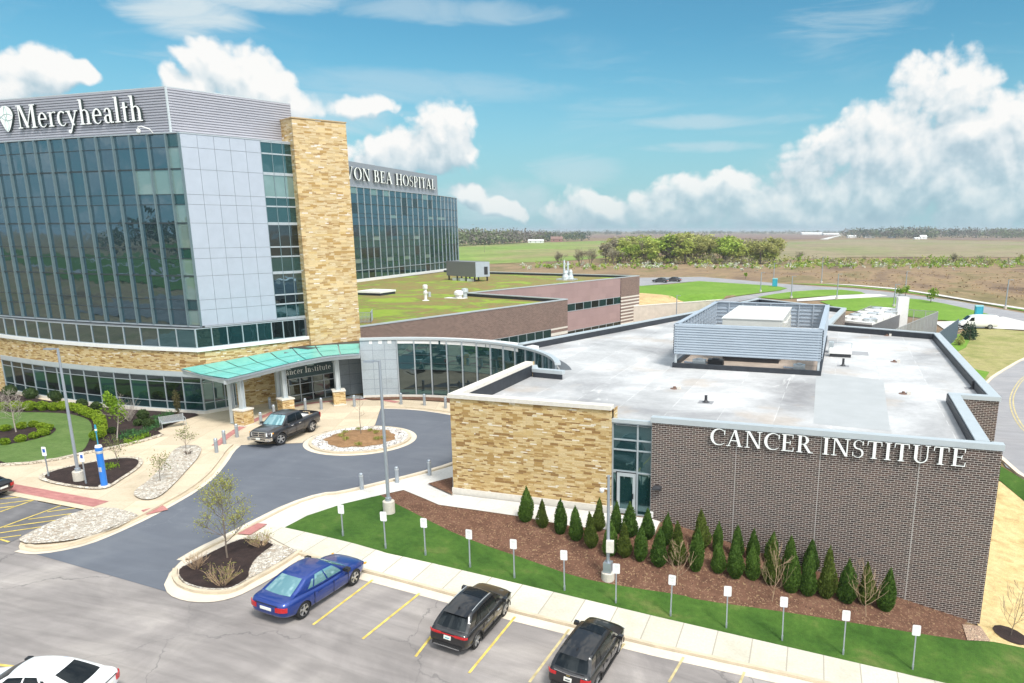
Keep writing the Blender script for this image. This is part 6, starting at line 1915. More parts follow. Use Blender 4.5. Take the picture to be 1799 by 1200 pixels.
def make_tree(name, loc, h, rnd, label, cat="tree", group=None, leaf=None, leaves=300, lsize=.12, trunk_h=.3, spread=.6, depth=3, n=4, r=.06, bark=None, up=.2, lean=0.05, nlimb=7, limb=.42, lspread=.12):
    o = empty(name, loc, label, cat, group)
    mb = MB(); tips = []
    d = Vector((rnd.gauss(0, lean), rnd.gauss(0, lean), 1)).normalized()
    pts = [Vector((0, 0, -.1))]; rad = [r]
    q = Vector((0, 0, 0))
    for i in range(8):
        d = (d + Vector((rnd.gauss(0, .04), rnd.gauss(0, .04), .05))).normalized()
        q = q + d * h * .92 / 8; pts.append(q.copy()); rad.append(max(.008, r * (1 - .88 * (i + 1) / 8)))
    mb.tube(pts, rad, 7, caps=False)
    tips.append((q, d))
    for k in range(nlimb):
        s = trunk_h + (.95 - trunk_h) * (k + rnd.random() * .6) / nlimb
        i = min(8, max(1, int(s * 8)))
        b = pts[i].lerp(pts[min(8, i + 1)], (s * 8) % 1)
        a = k * 2.4 + rnd.uniform(-.4, .4)
        nd = Vector((math.cos(a), math.sin(a), rnd.uniform(.35, .9))).normalized()
        branch(mb, b, nd, h * limb * (1.12 - s * .75) , rad[i] * .55, depth - 1, rnd, tips, spread, n, up)
    mb.build("trunk", bark or M_bark, o, org=(0, 0, 0), uv=False)
    if leaf and leaves:
        cb = MB()
        for k in range(leaves):
            p, dd = rnd.choice(tips)
            leaf_quad(cb, p + Vector((rnd.gauss(0, lspread), rnd.gauss(0, lspread), rnd.gauss(0, lspread))), lsize, rnd)
        cb.build("crown", leaf, o, org=(0, 0, 0), uv=False)
    return o


# ---- arborvitae
def arb_mesh(h, r, seed, leaf):
    rnd = random.Random(seed)
    mb = MB(); lf = lump(rnd)
    N_ = 2600
    prof = lambda t: r * (min(1, (t + .05) / .26) ** .55) * (1 - t ** 1.9) ** .85 * (1 + .07 * math.sin(t * 9 + seed)) + .012
    core = [(prof(t) * .74, h * t) for t in [0, .08, .2, .4, .6, .8, .96]]
    mb.lathe([(.02, -.02)] + core + [(.005, h * .98)], (0, 0, 0), 9)
    for k in range(N_):
        t = 1 - math.sqrt(rnd.random()) if rnd.random() < .8 else rnd.random()
        a = rnd.uniform(0, 2 * math.pi)
        dr = Vector((math.cos(a), math.sin(a), 0))
        rr_ = prof(t) * (rnd.uniform(.74, 1.06) + .13 * lf(dr + Vector((0, 0, t * 3))))
        p = dr * rr_ + Vector((0, 0, h * t))
        leaf_quad(mb, p, .12, rnd, up=Vector((dr.x * .7, dr.y * .7, 1)), asp=2.2)
    for k in range(30):
        leaf_quad(mb, Vector((rnd.gauss(0, .02), rnd.gauss(0, .02), h * rnd.uniform(.93, 1.04))), .13, rnd, up=Vector((0, 0, 1)), asp=3.5)
    return mb
protos = []
for k in range(5):
    o = empty("arborvitae", (0, 0, 0))
    tb = MB(); tb.tube([(0, 0, -.15), (0, 0, .3)], [.05, .04], 6); tb.build("trunk", M_bark, o, org=(0, 0, 0), uv=False)
    arb_mesh(1.0 * 2.1, (.47, .43, .50, .40, .45)[k], 40 + k, L_arb if k != 3 else L_arb2).build("crown", L_arb if k != 3 else L_arb2, o, org=(0, 0, 0), uv=False)
    protos.append(o)
AFRONT = [(924, 920, 60), (954, 931, 50), (984, 942, 60), (1012, 953, 59), (1039, 966, 62), (1071, 980, 60), (1097, 982, 60), (1124, 989, 60), (1158, 998, 66), (1190, 995, 72), (1223, 1006, 72), (1261, 1010, 54), (1292, 1019, 67), (1322, 1022, 60), (1355, 1030, 72), (1390, 1044, 74), (1419, 1049, 72), (1451, 1054, 84), (1487, 1062, 70), (1520, 1066, 68), (1555, 1077, 68)]
ABACK = [(1050, 937, 56), (1080, 942, 56), (1107, 946, 58), (1137, 951, 53), (1168, 961, 55), (1230, 970, 68), (1261, 975, 53), (1294, 984, 56), (1322, 987, 53), (1354, 993, 52), (1386, 1008, 60), (1422, 1012, 58)]
used = [False] * 5
def put_arb(x, y, hp, lab, grp, i):
    p = G(x, y - 4)
    px_per_m = FPX / (Vector((p.x, p.y, p.z - CAM_H)).length) * .98
    h = hp / px_per_m / 1.0
    k = (i * 3 + (1 if y > 1000 else 0)) % 5 if i not in (4, 9, 17) else 3
    if not used[k]: o = protos[k]; used[k] = True
    else: o = copy_tree(protos[k])
    o.location = on_ground(p, .02)
    s = h / 2.1
    wv = rng.uniform(.92, 1.1)
    o.scale = (s * wv if s < 1 else wv * (s ** .5), s * wv if s < 1 else wv * (s ** .5), s)
    o.rotation_euler = (rng.gauss(0, .035), rng.gauss(0, .035), rng.uniform(0, 6.28))
    tag(o, lab, "arborvitae", grp)
for i, (x, y, h) in enumerate(AFRONT):
    lab = "cone shaped arborvitae in the front row, " + (ORD[i] + " from the left" if i < 11 else (ORD[len(AFRONT) - 1 - i] + " from the right end" if i < len(AFRONT) - 1 else "last at the right end"))
    put_arb(x, y, h, lab, "arborvitae in the bark bed", i)
for i, (x, y, h) in enumerate(ABACK):
    lab = "cone shaped arborvitae in the back row, " + (ORD[i] + " from the glass door side" if i < 7 else ORD[len(ABACK) - 1 - i] + " from the right end")
    put_arb(x, y, h, lab, "arborvitae in the bark bed", i + 31)
for k, u_ in enumerate(used):
    if not u_:
        for c in list(protos[k].children): bpy.data.objects.remove(c)
        bpy.data.objects.remove(protos[k])

# bare saplings among them
rnd = random.Random(3)
for x, y, hp, lab in [(1190, 1030, 85, "bare tan sapling between the arborvitae by the short pole"), (1356, 1058, 105, "bare tan sapling at the bed edge in the middle of the arborvitae row"), (1522, 1086, 100, "bare tan sapling at the right end of the arborvitae row"), (1775, 1118, 95, "bare young tree in the straw beside the brick corner")]:
    p = on_ground(G(x, y)); k = FPX / (p - Vector((0, 0, CAM_H))).length
    make_tree("bare_sapling", p, hp / k, rnd, lab, "sapling", "bare saplings", None, 0, depth=2, n=4, r=.022, bark=M_bark_tan if x < 1700 else M_bark, trunk_h=.08, nlimb=13, limb=.42, spread=.30, up=.5)
    if x > 1700: sheet("mulch_ring", [(p.x + .8 * math.cos(a * .5), p.y + .8 * math.sin(a * .5)) for a in range(13)], .09, M_mulch_dk, .8)
# small trees
p = on_ground(G(400, 985), .15)
make_tree("young_tree", p, 4.0, random.Random(21), "young budding tree with pale yellow green leaves on the planted peninsula", "tree", None, L_sparse, 3000, .075, .18, .55, 3, 4, .045, M_bark, .3, .02, 15, .38, .14)
p = on_ground(G(206, 775), .14)
o = make_tree("maple_tree", p, 3.6, random.Random(8), "small bright green leafy tree beside the clipped shrub hedge", "tree", None, None, 0, .2, .35, .5, 2, 3, .05, M_bark_pale)
cb = MB(); crown_blob(cb, (0, 0, 2.7), .85, 1.25, 900, .17, random.Random(5), .35, .35, 14); cb.build("crown", L_maple, o, org=(0, 0, 0), uv=False)
p = on_ground(G(29, 762), .15)
make_tree("bare_tree", p, 3.3, random.Random(13), "bare pale grey tree in the lawn's mulch bed at the left edge", "tree", None, None, 0, .1, .25, .6, 3, 4, .05, M_bark_pale, .2, .02, 10, .5)
p = on_ground(G(314, 735), .13)
o = empty("columnar_tree", p, "narrow brownish upright evergreen against the ground floor windows", "tree")
tb = MB(); tb.tube([(0, 0, -.1), (0, 0, 2.2)], [.05, .02], 6); tb.build("trunk", M_bark, o, org=(0, 0, 0), uv=False)
cb = MB(); crown_blob(cb, (0, 0, 1.35), .36, 1.35, 800, .11, random.Random(6), .3, .2); cb.build("crown", leaf_mat("rusty_green", (.05, .05, .02), (.14, .12, .045), .15), o, org=(0, 0, 0), uv=False)
for x, y, hp, lab, sd in [(282, 848, 42, "little leafing sapling in the pale gravel nearest the asphalt drive", 31), (327, 792, 34, "little leafing sapling at the upper end of the pale gravel", 32), (207, 814, 40, "little leafing sapling at the tip of the triangular bed", 33)]:
    p = on_ground(G(x, y), .13); k = FPX / (p - Vector((0, 0, CAM_H))).length
    make_tree("leafing_sapling", p, hp / k, random.Random(sd), lab, "sapling", "leafing saplings on the plaza", leaf_mat("sapling_leaf", (.10, .14, .03), (.22, .25, .08), .3), 260, .10, .12, .55, 2, 4, .022, M_bark, .2, .03, 9, .5)
p = on_ground(C0 + Vector((-.1, .2)), .45)
make_tree("bare_sapling", p, 3.4, random.Random(44), "thin bare sapling in the middle of the turning circle island", "sapling", None, None, 0, depth=2, n=3, r=.03, bark=M_bark, trunk_h=.4, nlimb=8, limb=.22, spread=.4, up=.3)
# island tufts
rnd = random.Random(77)
for k in range(9):
    a = k * .75; r_ = rnd.uniform(.9, 2.3)
    p = C0 + Vector((math.cos(a), math.sin(a))) * r_
    o = empty("grass_tuft", (p.x, p.y, .18 + .28 * (1 - (r_ / 2.5) ** 2)), "small dry grass tuft on the mulched turning circle island", "grass tuft", "grass tufts on the island")
    mb = MB()
    for j in range(60): leaf_quad(mb, Vector((rnd.gauss(0, .12), rnd.gauss(0, .12), .14)), .3, rnd, up=Vector((rnd.gauss(0, .5), rnd.gauss(0, .5), 1)), asp=9)
    mb.build("blades", L_sparse, o, org=(0, 0, 0), uv=False)
# twiggy shrubs
for x, y, w, h, lab, m in [(392, 1033, 68, 40, "twiggy tan shrub in the front of the planted peninsula", M_bark_tan), (345, 1004, 36, 28, "small bare shrub at the left of the planted peninsula", M_bark_tan), (460, 965, 60, 30, "tan budding shrub at the right rear of the planted peninsula", M_bark_tan), (228, 742, 30, 34, "bare pinkish shrub behind the small green tree", M_bark_pale), (331, 801, 12, 8, "little reddish tuft in the pale gravel", M_bark)]:
    p = on_ground(G(x, y), .12); k = FPX / (p - Vector((0, 0, CAM_H))).length
    o = empty("twiggy_shrub", p, lab, "shrub", "bare shrubs")
    mb = MB(); tips = []; rnd = random.Random(int(x))
    for j in range(26):
        a = rnd.uniform(0, 6.28); s = rnd.uniform(.2, 1)
        d = Vector((math.cos(a) * s * w / h * .75, math.sin(a) * s * w / h * .75, 1)).normalized()
        branch(mb, Vector((math.cos(a) * .1, math.sin(a) * .1, 0)), d, h / k * rnd.uniform(.5, .8), .012, 1, rnd, tips, .4, 4, .25, .1, .005)
    mb.build("stems", m, o, org=(0, 0, 0), uv=False)
    if "budding" in lab or "front" in lab:
        cb = MB()
        for j in range(260):
            q, dd = rnd.choice(tips); leaf_quad(cb, q + Vector((rnd.gauss(0, .06),) * 3), .06, rnd)
        cb.build("leaves", L_sparse, o, org=(0, 0, 0), uv=False)
# clipped round shrubs
def round_shrub(x, y, wpx, lab, grp, leaf, seed, sq=.78, i=[0]):
    p = on_ground(G(x, y), .12); k = FPX / (p - Vector((0, 0, CAM_H))).length
    r = wpx / k / 2 * .76
    o = empty("round_shrub", p, lab, "shrub", grp)
    mb = MB(); rnd = random.Random(seed)
    mb.lathe([(r * .5, -.03), (r * .72, r * sq * .5), (r * .7, r * sq * 1.0), (r * .4, r * sq * 1.5), (.01, r * sq * 1.62)], (0, 0, 0), 9)
    crown_blob(mb, (0, 0, r * sq * .95), r * .96, r * sq * .96, 650, .13, rnd, .80, .10)
    mb.v = [v if v.z > -.04 else Vector((v.x, v.y, -.04)) for v in mb.v]
    mb.build("foliage", leaf, o, org=(0, 0, 0), uv=False)
hedge = [(3, 724, 24), (30, 722, 22), (53, 723, 25), (76, 723, 22), (96, 723, 20), (112, 722, 22), (126, 723, 20), (138, 726, 22), (148, 731, 22), (158, 735, 23), (168, 739, 24), (175, 744, 24), (178, 751, 24), (180, 757, 23), (179, 764, 22), (177, 771, 23), (169, 775, 24)]
for i, (x, y, w) in enumerate(hedge):
    n_ = len(hedge)
    lab = "bright yellow green clipped shrub in the curved hedge, " + (ORD[i] + " from the left edge" if i < 9 else (ORD[n_ - 1 - i] + " from its near end" if i < n_ - 1 else "nearest the blue call post"))
    round_shrub(x, y, w, lab, "clipped shrubs in the curved hedge", L_box, 100 + i)
oval = [(11, 760, 18), (39, 756, 19), (60, 753, 18), (75, 757, 20), (86, 759, 18), (78, 768, 22), (61, 773, 18), (38, 779, 20), (10, 784, 19)]
ol = ["back row at the left edge", "back row right of the bare tree", "back row, second right of the bare tree", "at the rear of the bed's rounded end", "at the tip of its rounded end", "large one in front at the rounded end", "front row, just left of the rounded end", "front row, below the bare tree", "front row at the left edge"]
for i, (x, y, w) in enumerate(oval): round_shrub(x, y, w, "yellow green shrub in the lawn's mulch bed, " + ol[i], "clipped shrubs in the lawn bed", L_box, 200 + i, .7)
dk = [(253, 739, 24, "dark"), (262, 752, 22, "dark olive"), (243, 750, 18, "olive"), (198, 763, 16, "small dark"), (170, 722, 20, "low dark"), (145, 718, 22, "wide dark"), (100, 706, 26, "reddish dark"), (55, 702, 26, "broad dark"), (20, 697, 26, "dark brownish")]
dl = ["by the ground floor windows", "in front of the bench side bed", "beside the bare pinkish shrub", "just left of the small green tree's trunk", "behind the hedge near its corner", "between hedge and windows", "behind the hedge near the lamp post", "behind the hedge left of the lamp post", "behind the hedge by the left edge"]
for i, (x, y, w, c) in enumerate(dk): round_shrub(x, y, w, c + " rounded shrub " + dl[i], "dark shrubs by the tower", L_dark, 300 + i, .8)
pl = [(218, 772), (230, 769), (241, 767), (252, 763), (262, 758), (272, 753), (281, 749), (231, 762), (276, 737), (296, 732), (273, 745), (227, 781), (242, 775), (256, 770), (195, 824)]
for i, (x, y) in enumerate(pl):
    p = on_ground(G(x, y), .12); o = empty("perennial", p, "low green perennial clump in the dark mulch near the bench", "plant", "perennials in the plaza bed")
    if i == 14: o['label'] = "bright green perennial clump in the triangular bed right of the call post"
    if i in (11, 12, 13): o['label'] = "small bright green clump along the stone edging, " + ["left one", "middle one", "right one"][i - 11]
    mb = MB(); rnd = random.Random(400 + i)
    for j in range(150): leaf_quad(mb, Vector((rnd.gauss(0, .26), rnd.gauss(0, .22), abs(rnd.gauss(.10, .1)))), .17, rnd, up=Vector((rnd.gauss(0, .6), rnd.gauss(0, .6), 1)), asp=3)
    mb.build("leaves", L_blue if i < 11 else L_maple, o, org=(0, 0, 0), uv=False)
# ---------------------------------------------------------------- vehicles (x forward, y left, z up, origin on the ground)
def car_paint(name, c, metal=.25, flake=.0):
    m, n, b, _ = new_mat(name)
    b.inputs['Base Color'].default_value = c + (1,)
    b.inputs['Metallic'].default_value = metal; b.inputs['Roughness'].default_value = .32
    b.inputs['Coat Weight'].default_value = 1.0; b.inputs['Coat Roughness'].default_value = .03
    return m
M_black_paint = car_paint("black_paint", (.012, .011, .012), .1)
M_blue_paint = car_paint("blue_paint", (.012, .042, .235), .45)
M_grey_paint = car_paint("dark_grey_paint", (.040, .037, .040), .3)
M_white_paint = car_paint("white_paint", (.80, .80, .80), 0)
M_trim = plain("black_trim", (.014, .014, .015), .5, 0, .1)


def bake(o):
    dg = bpy.context.evaluated_depsgraph_get()
    me = bpy.data.meshes.new_from_object(o.evaluated_get(dg))
    old = o.data; o.modifiers.clear(); o.data = me; bpy.data.meshes.remove(old)


def loft_body(stations, paint, root, sc, wells=None, rwell=.4, cavity=None, sub=2):
    """stations: (x, w, zb, zt, crown) rear to front"""
    V = []; F = []
    def ring(x, w, zb, zt, cr):
        h = zt - zb
        half = [(0, zb), (.70 * w, zb), (.93 * w, zb + .05), (.99 * w, zb + .28 * h), (w, zb + .58 * h), (.975 * w, zb + .80 * h), (.90 * w, zt - .02), (.62 * w, zt + cr * .75), (0, zt + cr)]
        full = [(y, z) for y, z in half] + [(-y, z) for y, z in half[-2:0:-1]]
        return [(x, y, z) for y, z in full]
    rs = [ring(*s) for s in stations]
    k = len(rs[0])
    for r in rs: V.extend(r)
    for i in range(len(rs) - 1):
        for j in range(k):
            a, b = i * k + j, i * k + (j + 1) % k
            F.append((a, b, b + k, a + k))
    F.append(tuple(range(k))[::-1]); F.append(tuple((len(rs) - 1) * k + j for j in range(k)))
    F = [f[::-1] for f in F]
    me = bpy.data.meshes.new("body")
    me.from_pydata([(x * sc, y * sc, z * sc) for x, y, z in V], [], F)
    me.materials.append(paint)
    bm = bmesh.new(); bm.from_mesh(me); bmesh.ops.recalc_face_normals(bm, faces=bm.faces); bm.to_mesh(me); bm.free()
    o = bpy.data.objects.new("body", me); col.objects.link(o)
    m = o.modifiers.new("s", 'SUBSURF'); m.levels = sub; m.render_levels = sub
    bake(o)
    cut = []
    def cutter(mb):
        c = mb.build("cutter", M_trim, None, org=(0, 0, 0)); cut.append(c)
        bmm = bmesh.new(); bmm.from_mesh(c.data); bmesh.ops.recalc_face_normals(bmm, faces=bmm.faces); bmm.to_mesh(c.data); bmm.free()
        b = o.modifiers.new("b", 'BOOLEAN'); b.operation = 'DIFFERENCE'; b.object = c; b.solver = 'EXACT'
        try: b.material_mode = 'TRANSFER'
        except Exception: pass
    for wx, wz, wy in wells or []:
        for s in (-1, 1):
            mb = MB(); mb.lathe([(rwell * sc, (wy - .34) * s * sc), (rwell * sc, (wy + .4) * s * sc)], (wx * sc, 0, wz * sc), 28, 0, 'y'); cutter(mb)
    if cavity:
        mb = MB(); x0, x1, y1, z0, z1 = [q * sc for q in cavity]; mb.box(x0, x1, -y1, y1, z0, z1); cutter(mb)
    if cut:
        bpy.context.view_layer.update(); bake(o)
        for c in cut: bpy.data.objects.remove(c)
    o.data.polygons.foreach_set('use_smooth', [True] * len(o.data.polygons))
    o.data.set_sharp_from_angle(angle=R(38))
    o.parent = root
    return o


def wheel(root, x, y, r, w, sc, spokes=5, steer=0.0, rim_m=None, twin=False):
    s = 1 if y > 0 else -1
    o = empty("wheel", (x * sc, y * sc, r * sc)); o.parent = root; o.rotation_euler = (0, 0, steer)
    r *= sc; w *= sc
    mb = MB(); mb.lathe([(r * .66, -w / 2), (r * .93, -w / 2), (r, -w / 2 + .03), (r, w / 2 - .03), (r * .93, w / 2), (r * .70, w / 2 - .01), (r * .66, w / 2 - .05), (r * .66, -w / 2)], (0, 0, 0), 26, 0, 'y', False)
    mb.build("tyre", M_rubber, o, org=(0, 0, 0), smooth=False)
    mb = MB(); R_ = r * .67
    yo = s * w * .36; 
    mb.lathe([(R_ * 1.0, yo - .05 * s), (R_ * 1.02, yo + .03 * s), (R_ * .9, yo + .02 * s), (R_ * .86, yo - .09 * s), (.02, yo - .10 * s)], (0, 0, 0), 24, 1, 'y', False)
    for k in range(spokes):
        a = 2 * math.pi * k / spokes + .3
        for da in ((-.13, .13) if twin else (0,)):
            p = Vector((math.cos(a) * .05, yo * 1.0, math.sin(a) * .05)); q = Vector((math.cos(a + da) * R_ * .95, yo + .01 * s, math.sin(a + da) * R_ * .95))
            mb.beam(p, q, .045 if twin else .085 * sc, .05, 0, up=(0, 1, 0))
    mb.lathe([(R_ * 1.03, yo + .025 * s), (R_ * .90, yo + .035 * s)], (0, 0, 0), 24, 0, 'y', False)
    mb.lathe([(.07 * sc, yo - .02 * s), (.07 * sc, yo + .035 * s), (.02, yo + .04 * s)], (0, 0, 0), 10, 0, 'y')
    mb.build("rim", [rim_m or M_rim, M_trim], o, org=(0, 0, 0))


class Cabin:
    """greenhouse: four curved side panels between a belt rectangle and a roof rectangle"""
    def __init__(s, xr0, xf0, wr0, wf0, zb, xr1, xf1, w1, zr, sc, crown=.05, bulge=.035, fb=.10, zbf=None):
        s.__dict__.update(locals())
    def side(s, u, v, sd):   # u: rear 0 .. front 1, v: belt 0 .. roof 1
        x = (s.xr0 + (s.xf0 - s.xr0) * u) * (1 - v) + (s.xr1 + (s.xf1 - s.xr1) * u) * v
        w0 = s.wr0 + (s.wf0 - s.wr0) * u + .04 * math.sin(math.pi * u)
        y = w0 * (1 - v) + s.w1 * v + s.bulge * math.sin(math.pi * v)
        z0 = s.zb + ((s.zbf or s.zb) - s.zb) * u
        z = z0 + (s.zr + s.crown * math.sin(math.pi * u) - z0) * v
        return Vector((x, y * sd, z)) * s.sc
    def end(s, u, v, front):   # u: right 0 .. left 1
        q = 2 * u - 1
        w0 = (s.wf0 if front else s.wr0); y = q * (w0 * (1 - v) + s.w1 * v + s.bulge * math.sin(math.pi * v))
        x = (s.xf0 if front else s.xr0) * (1 - v) + (s.xf1 if front else s.xr1) * v
        b = s.fb * (1 - q * q) * (1 if front else -1) * (.6 + .4 * (1 - v))
        z0 = (s.zbf or s.zb) if front else s.zb
        z = z0 + (s.zr - z0) * v + .035 * (1 - q * q) * v
        return Vector((x + b, y, z)) * s.sc
    def roofp(s, u, v):  # u rear..front, v right..left
        q = 2 * v - 1
        x = s.xr1 + (s.xf1 - s.xr1) * u
        x += s.fb * .6 * (1 - q * q) * (u - (1 - u))
        z = s.zr + s.crown * math.sin(math.pi * u) + .035 * (1 - q * q) * (1 - .0 * u)
        return Vector((x, q * s.w1, z)) * s.sc
    def patch(s, mb, f, u0, u1, v0, v1, off=0.0, nu=8, nv=5, m=0, flip=False, shape=None):
        g = []
        for j in range(nv + 1):
            row = []
            for i in range(nu + 1):
                a, b = i / nu, j / nv
                if shape: u, v = shape(a, b)
                else: u, v = u0 + (u1 - u0) * a, v0 + (v1 - v0) * b
                p = f(u, v)
                if off:
                    e = 1e-3
                    n_ = (f(u + e, v) - p).cross(f(u, v + e) - p)
                    if n_.length > 0: n_.normalize()
                    p = p + n_ * off * (-1 if flip else 1)
                row.append(p)
            g.append(row)
        for j in range(nv):
            for i in range(nu):
                q = [g[j][i], g[j][i + 1], g[j + 1][i + 1], g[j + 1][i]]
                mb.face(q[::-1] if flip else q, m)


def shape4(a0, b0, a1, b1, v0, v1):
    """window outline: bottom edge a0..b0, top edge a1..b1"""
    def f(a, b):
        l = a0 + (a1 - a0) * b; r = b0 + (b1 - b0) * b
        return l + (r - l) * a, v0 + (v1 - v0) * b
    return f


def rgb(m): return m


def place(root, loc2, heading, dz=0.0):
    u, v = loc2
    z = terrain(u, v)
    e = 1.0
    n_ = Vector(((terrain(u - e, v) - terrain(u + e, v)) / (2 * e), (terrain(u, v - e) - terrain(u, v + e)) / (2 * e), 1)).normalized()
    f = Vector((math.cos(heading), math.sin(heading), 0)); f = (f - n_ * f.dot(n_)).normalized()
    l = n_.cross(f)
    root.rotation_euler = Matrix((f, l, n_)).transposed().to_euler()
    root.location = (u, v, z + dz)


def quadpart(name, root, sc, pts, m, th=.012):
    mb = MB(); P = [Vector(p) * sc for p in pts]
    nn = (P[1] - P[0]).cross(P[2] - P[0]).normalized() * th
    k = len(P)
    T = [p + nn for p in P]
    mb.face(T); mb.face(P[::-1])
    for i in range(k):
        j = (i + 1) % k; mb.face([P[i], P[j], T[j], T[i]])
    return mb.build(name, m, root, org=(0, 0, 0))


def wrap_light(root, sc, pts, z0, z1, m=None, name="taillight", th=.035):
    """lamp unit wrapped round a car's rear corner: pts = [(x, y)...] on the skin"""
    mb = MB()
    cx_ = sum(p[0] for p in pts) / len(pts) * .6; 
    P = [Vector(p) * sc for p in pts]
    O = [p + (Vector((p.x, p.y * .8)).normalized()) * th for p in P]
    V = lambda p, z: (p.x, p.y, z * sc)
    for i in range(len(P) - 1):
        mb.face([V(O[i], z0), V(O[i + 1], z0), V(O[i + 1], z1), V(O[i], z1)])
        mb.face([V(P[i], z1), V(P[i + 1], z1), V(O[i + 1], z1), V(O[i], z1)]); mb.face([V(P[i], z0), V(P[i + 1], z0), V(O[i + 1], z0), V(O[i], z0)])
    for k in (0, -1): mb.face([V(P[k], z0), V(O[k], z0), V(O[k], z1), V(P[k], z1)])
    return mb.build(name, m or M_red, root, org=(0, 0, 0))


def boxpart(name, root, sc, b, m, bev=0.0):
    mb = MB(); mb.box(*[q * sc for q in b]); o = mb.build(name, m, root, org=(0, 0, 0))
    if bev: bevel(o, bev)
    return o


def cabin_parts(root, cb, paint, sides, glass, rear_g=None, roof_m=None, wind=(.05, .95, .06, .94), rear=(.10, .90, .12, .93)):
    mb = MB()
    for sd in (1, -1): cb.patch(mb, lambda u, v, sd=sd: cb.side(u, v, sd), 0, 1, 0, 1, 0, 14, 6, 0, sd == 1)
    cb.patch(mb, lambda u, v: cb.end(u, v, True), 0, 1, 0, 1, 0, 12, 6, 0, False)
    cb.patch(mb, lambda u, v: cb.end(u, v, False), 0, 1, 0, 1, 0, 12, 6, 0, True)
    cb.patch(mb, cb.roofp, 0, 1, 0, 1, 0, 14, 12, 0, False)
    o = mb.build("cabin", paint, root, org=(0, 0, 0), smooth=True, merge=True)
    o.data.set_sharp_from_angle(angle=R(60))
    for k, sh in enumerate(sides):
        for sd in (1, -1):
            w = MB(); cb.patch(w, lambda u, v, sd=sd: cb.side(u, v, sd), 0, 1, 0, 1, .010, 8, 5, 0, sd == 1, shape4(*sh))
            w.build("side_window", glass, root, org=(0, 0, 0), smooth=True)
    w = MB(); cb.patch(w, lambda u, v: cb.end(u, v, True), *wind, .010, 10, 6, 0, False); w.build("windscreen", glass, root, org=(0, 0, 0), smooth=True)
    w = MB(); cb.patch(w, lambda u, v: cb.end(u, v, False), *rear, .010, 10, 6, 0, True); w.build("rear_window", rear_g or glass, root, org=(0, 0, 0), smooth=True)
    if roof_m:
        w = MB(); cb.patch(w, cb.roofp, *roof_m[1:5], .008, 8, 8, 0, False); w.build(roof_m[5], roof_m[0], root, org=(0, 0, 0), smooth=True)
    return o


def mirrors(root, sc, x, y, z, m):
    for s in (1, -1):
        mb = MB(); mb.box((x - .08) * sc, (x + .10) * sc, s * (y + .04) * sc if s > 0 else s * (y + .24) * sc, s * (y + .24) * sc if s > 0 else s * (y + .04) * sc, z * sc, (z + .15) * sc)
        mb.beam(Vector((x, s * (y - .06), z + .04)) * sc, Vector((x, s * (y + .08), z + .06)) * sc, .05 * sc)
        bevel(mb.build("mirror", m, root, org=(0, 0, 0)), .03 * sc, 2)


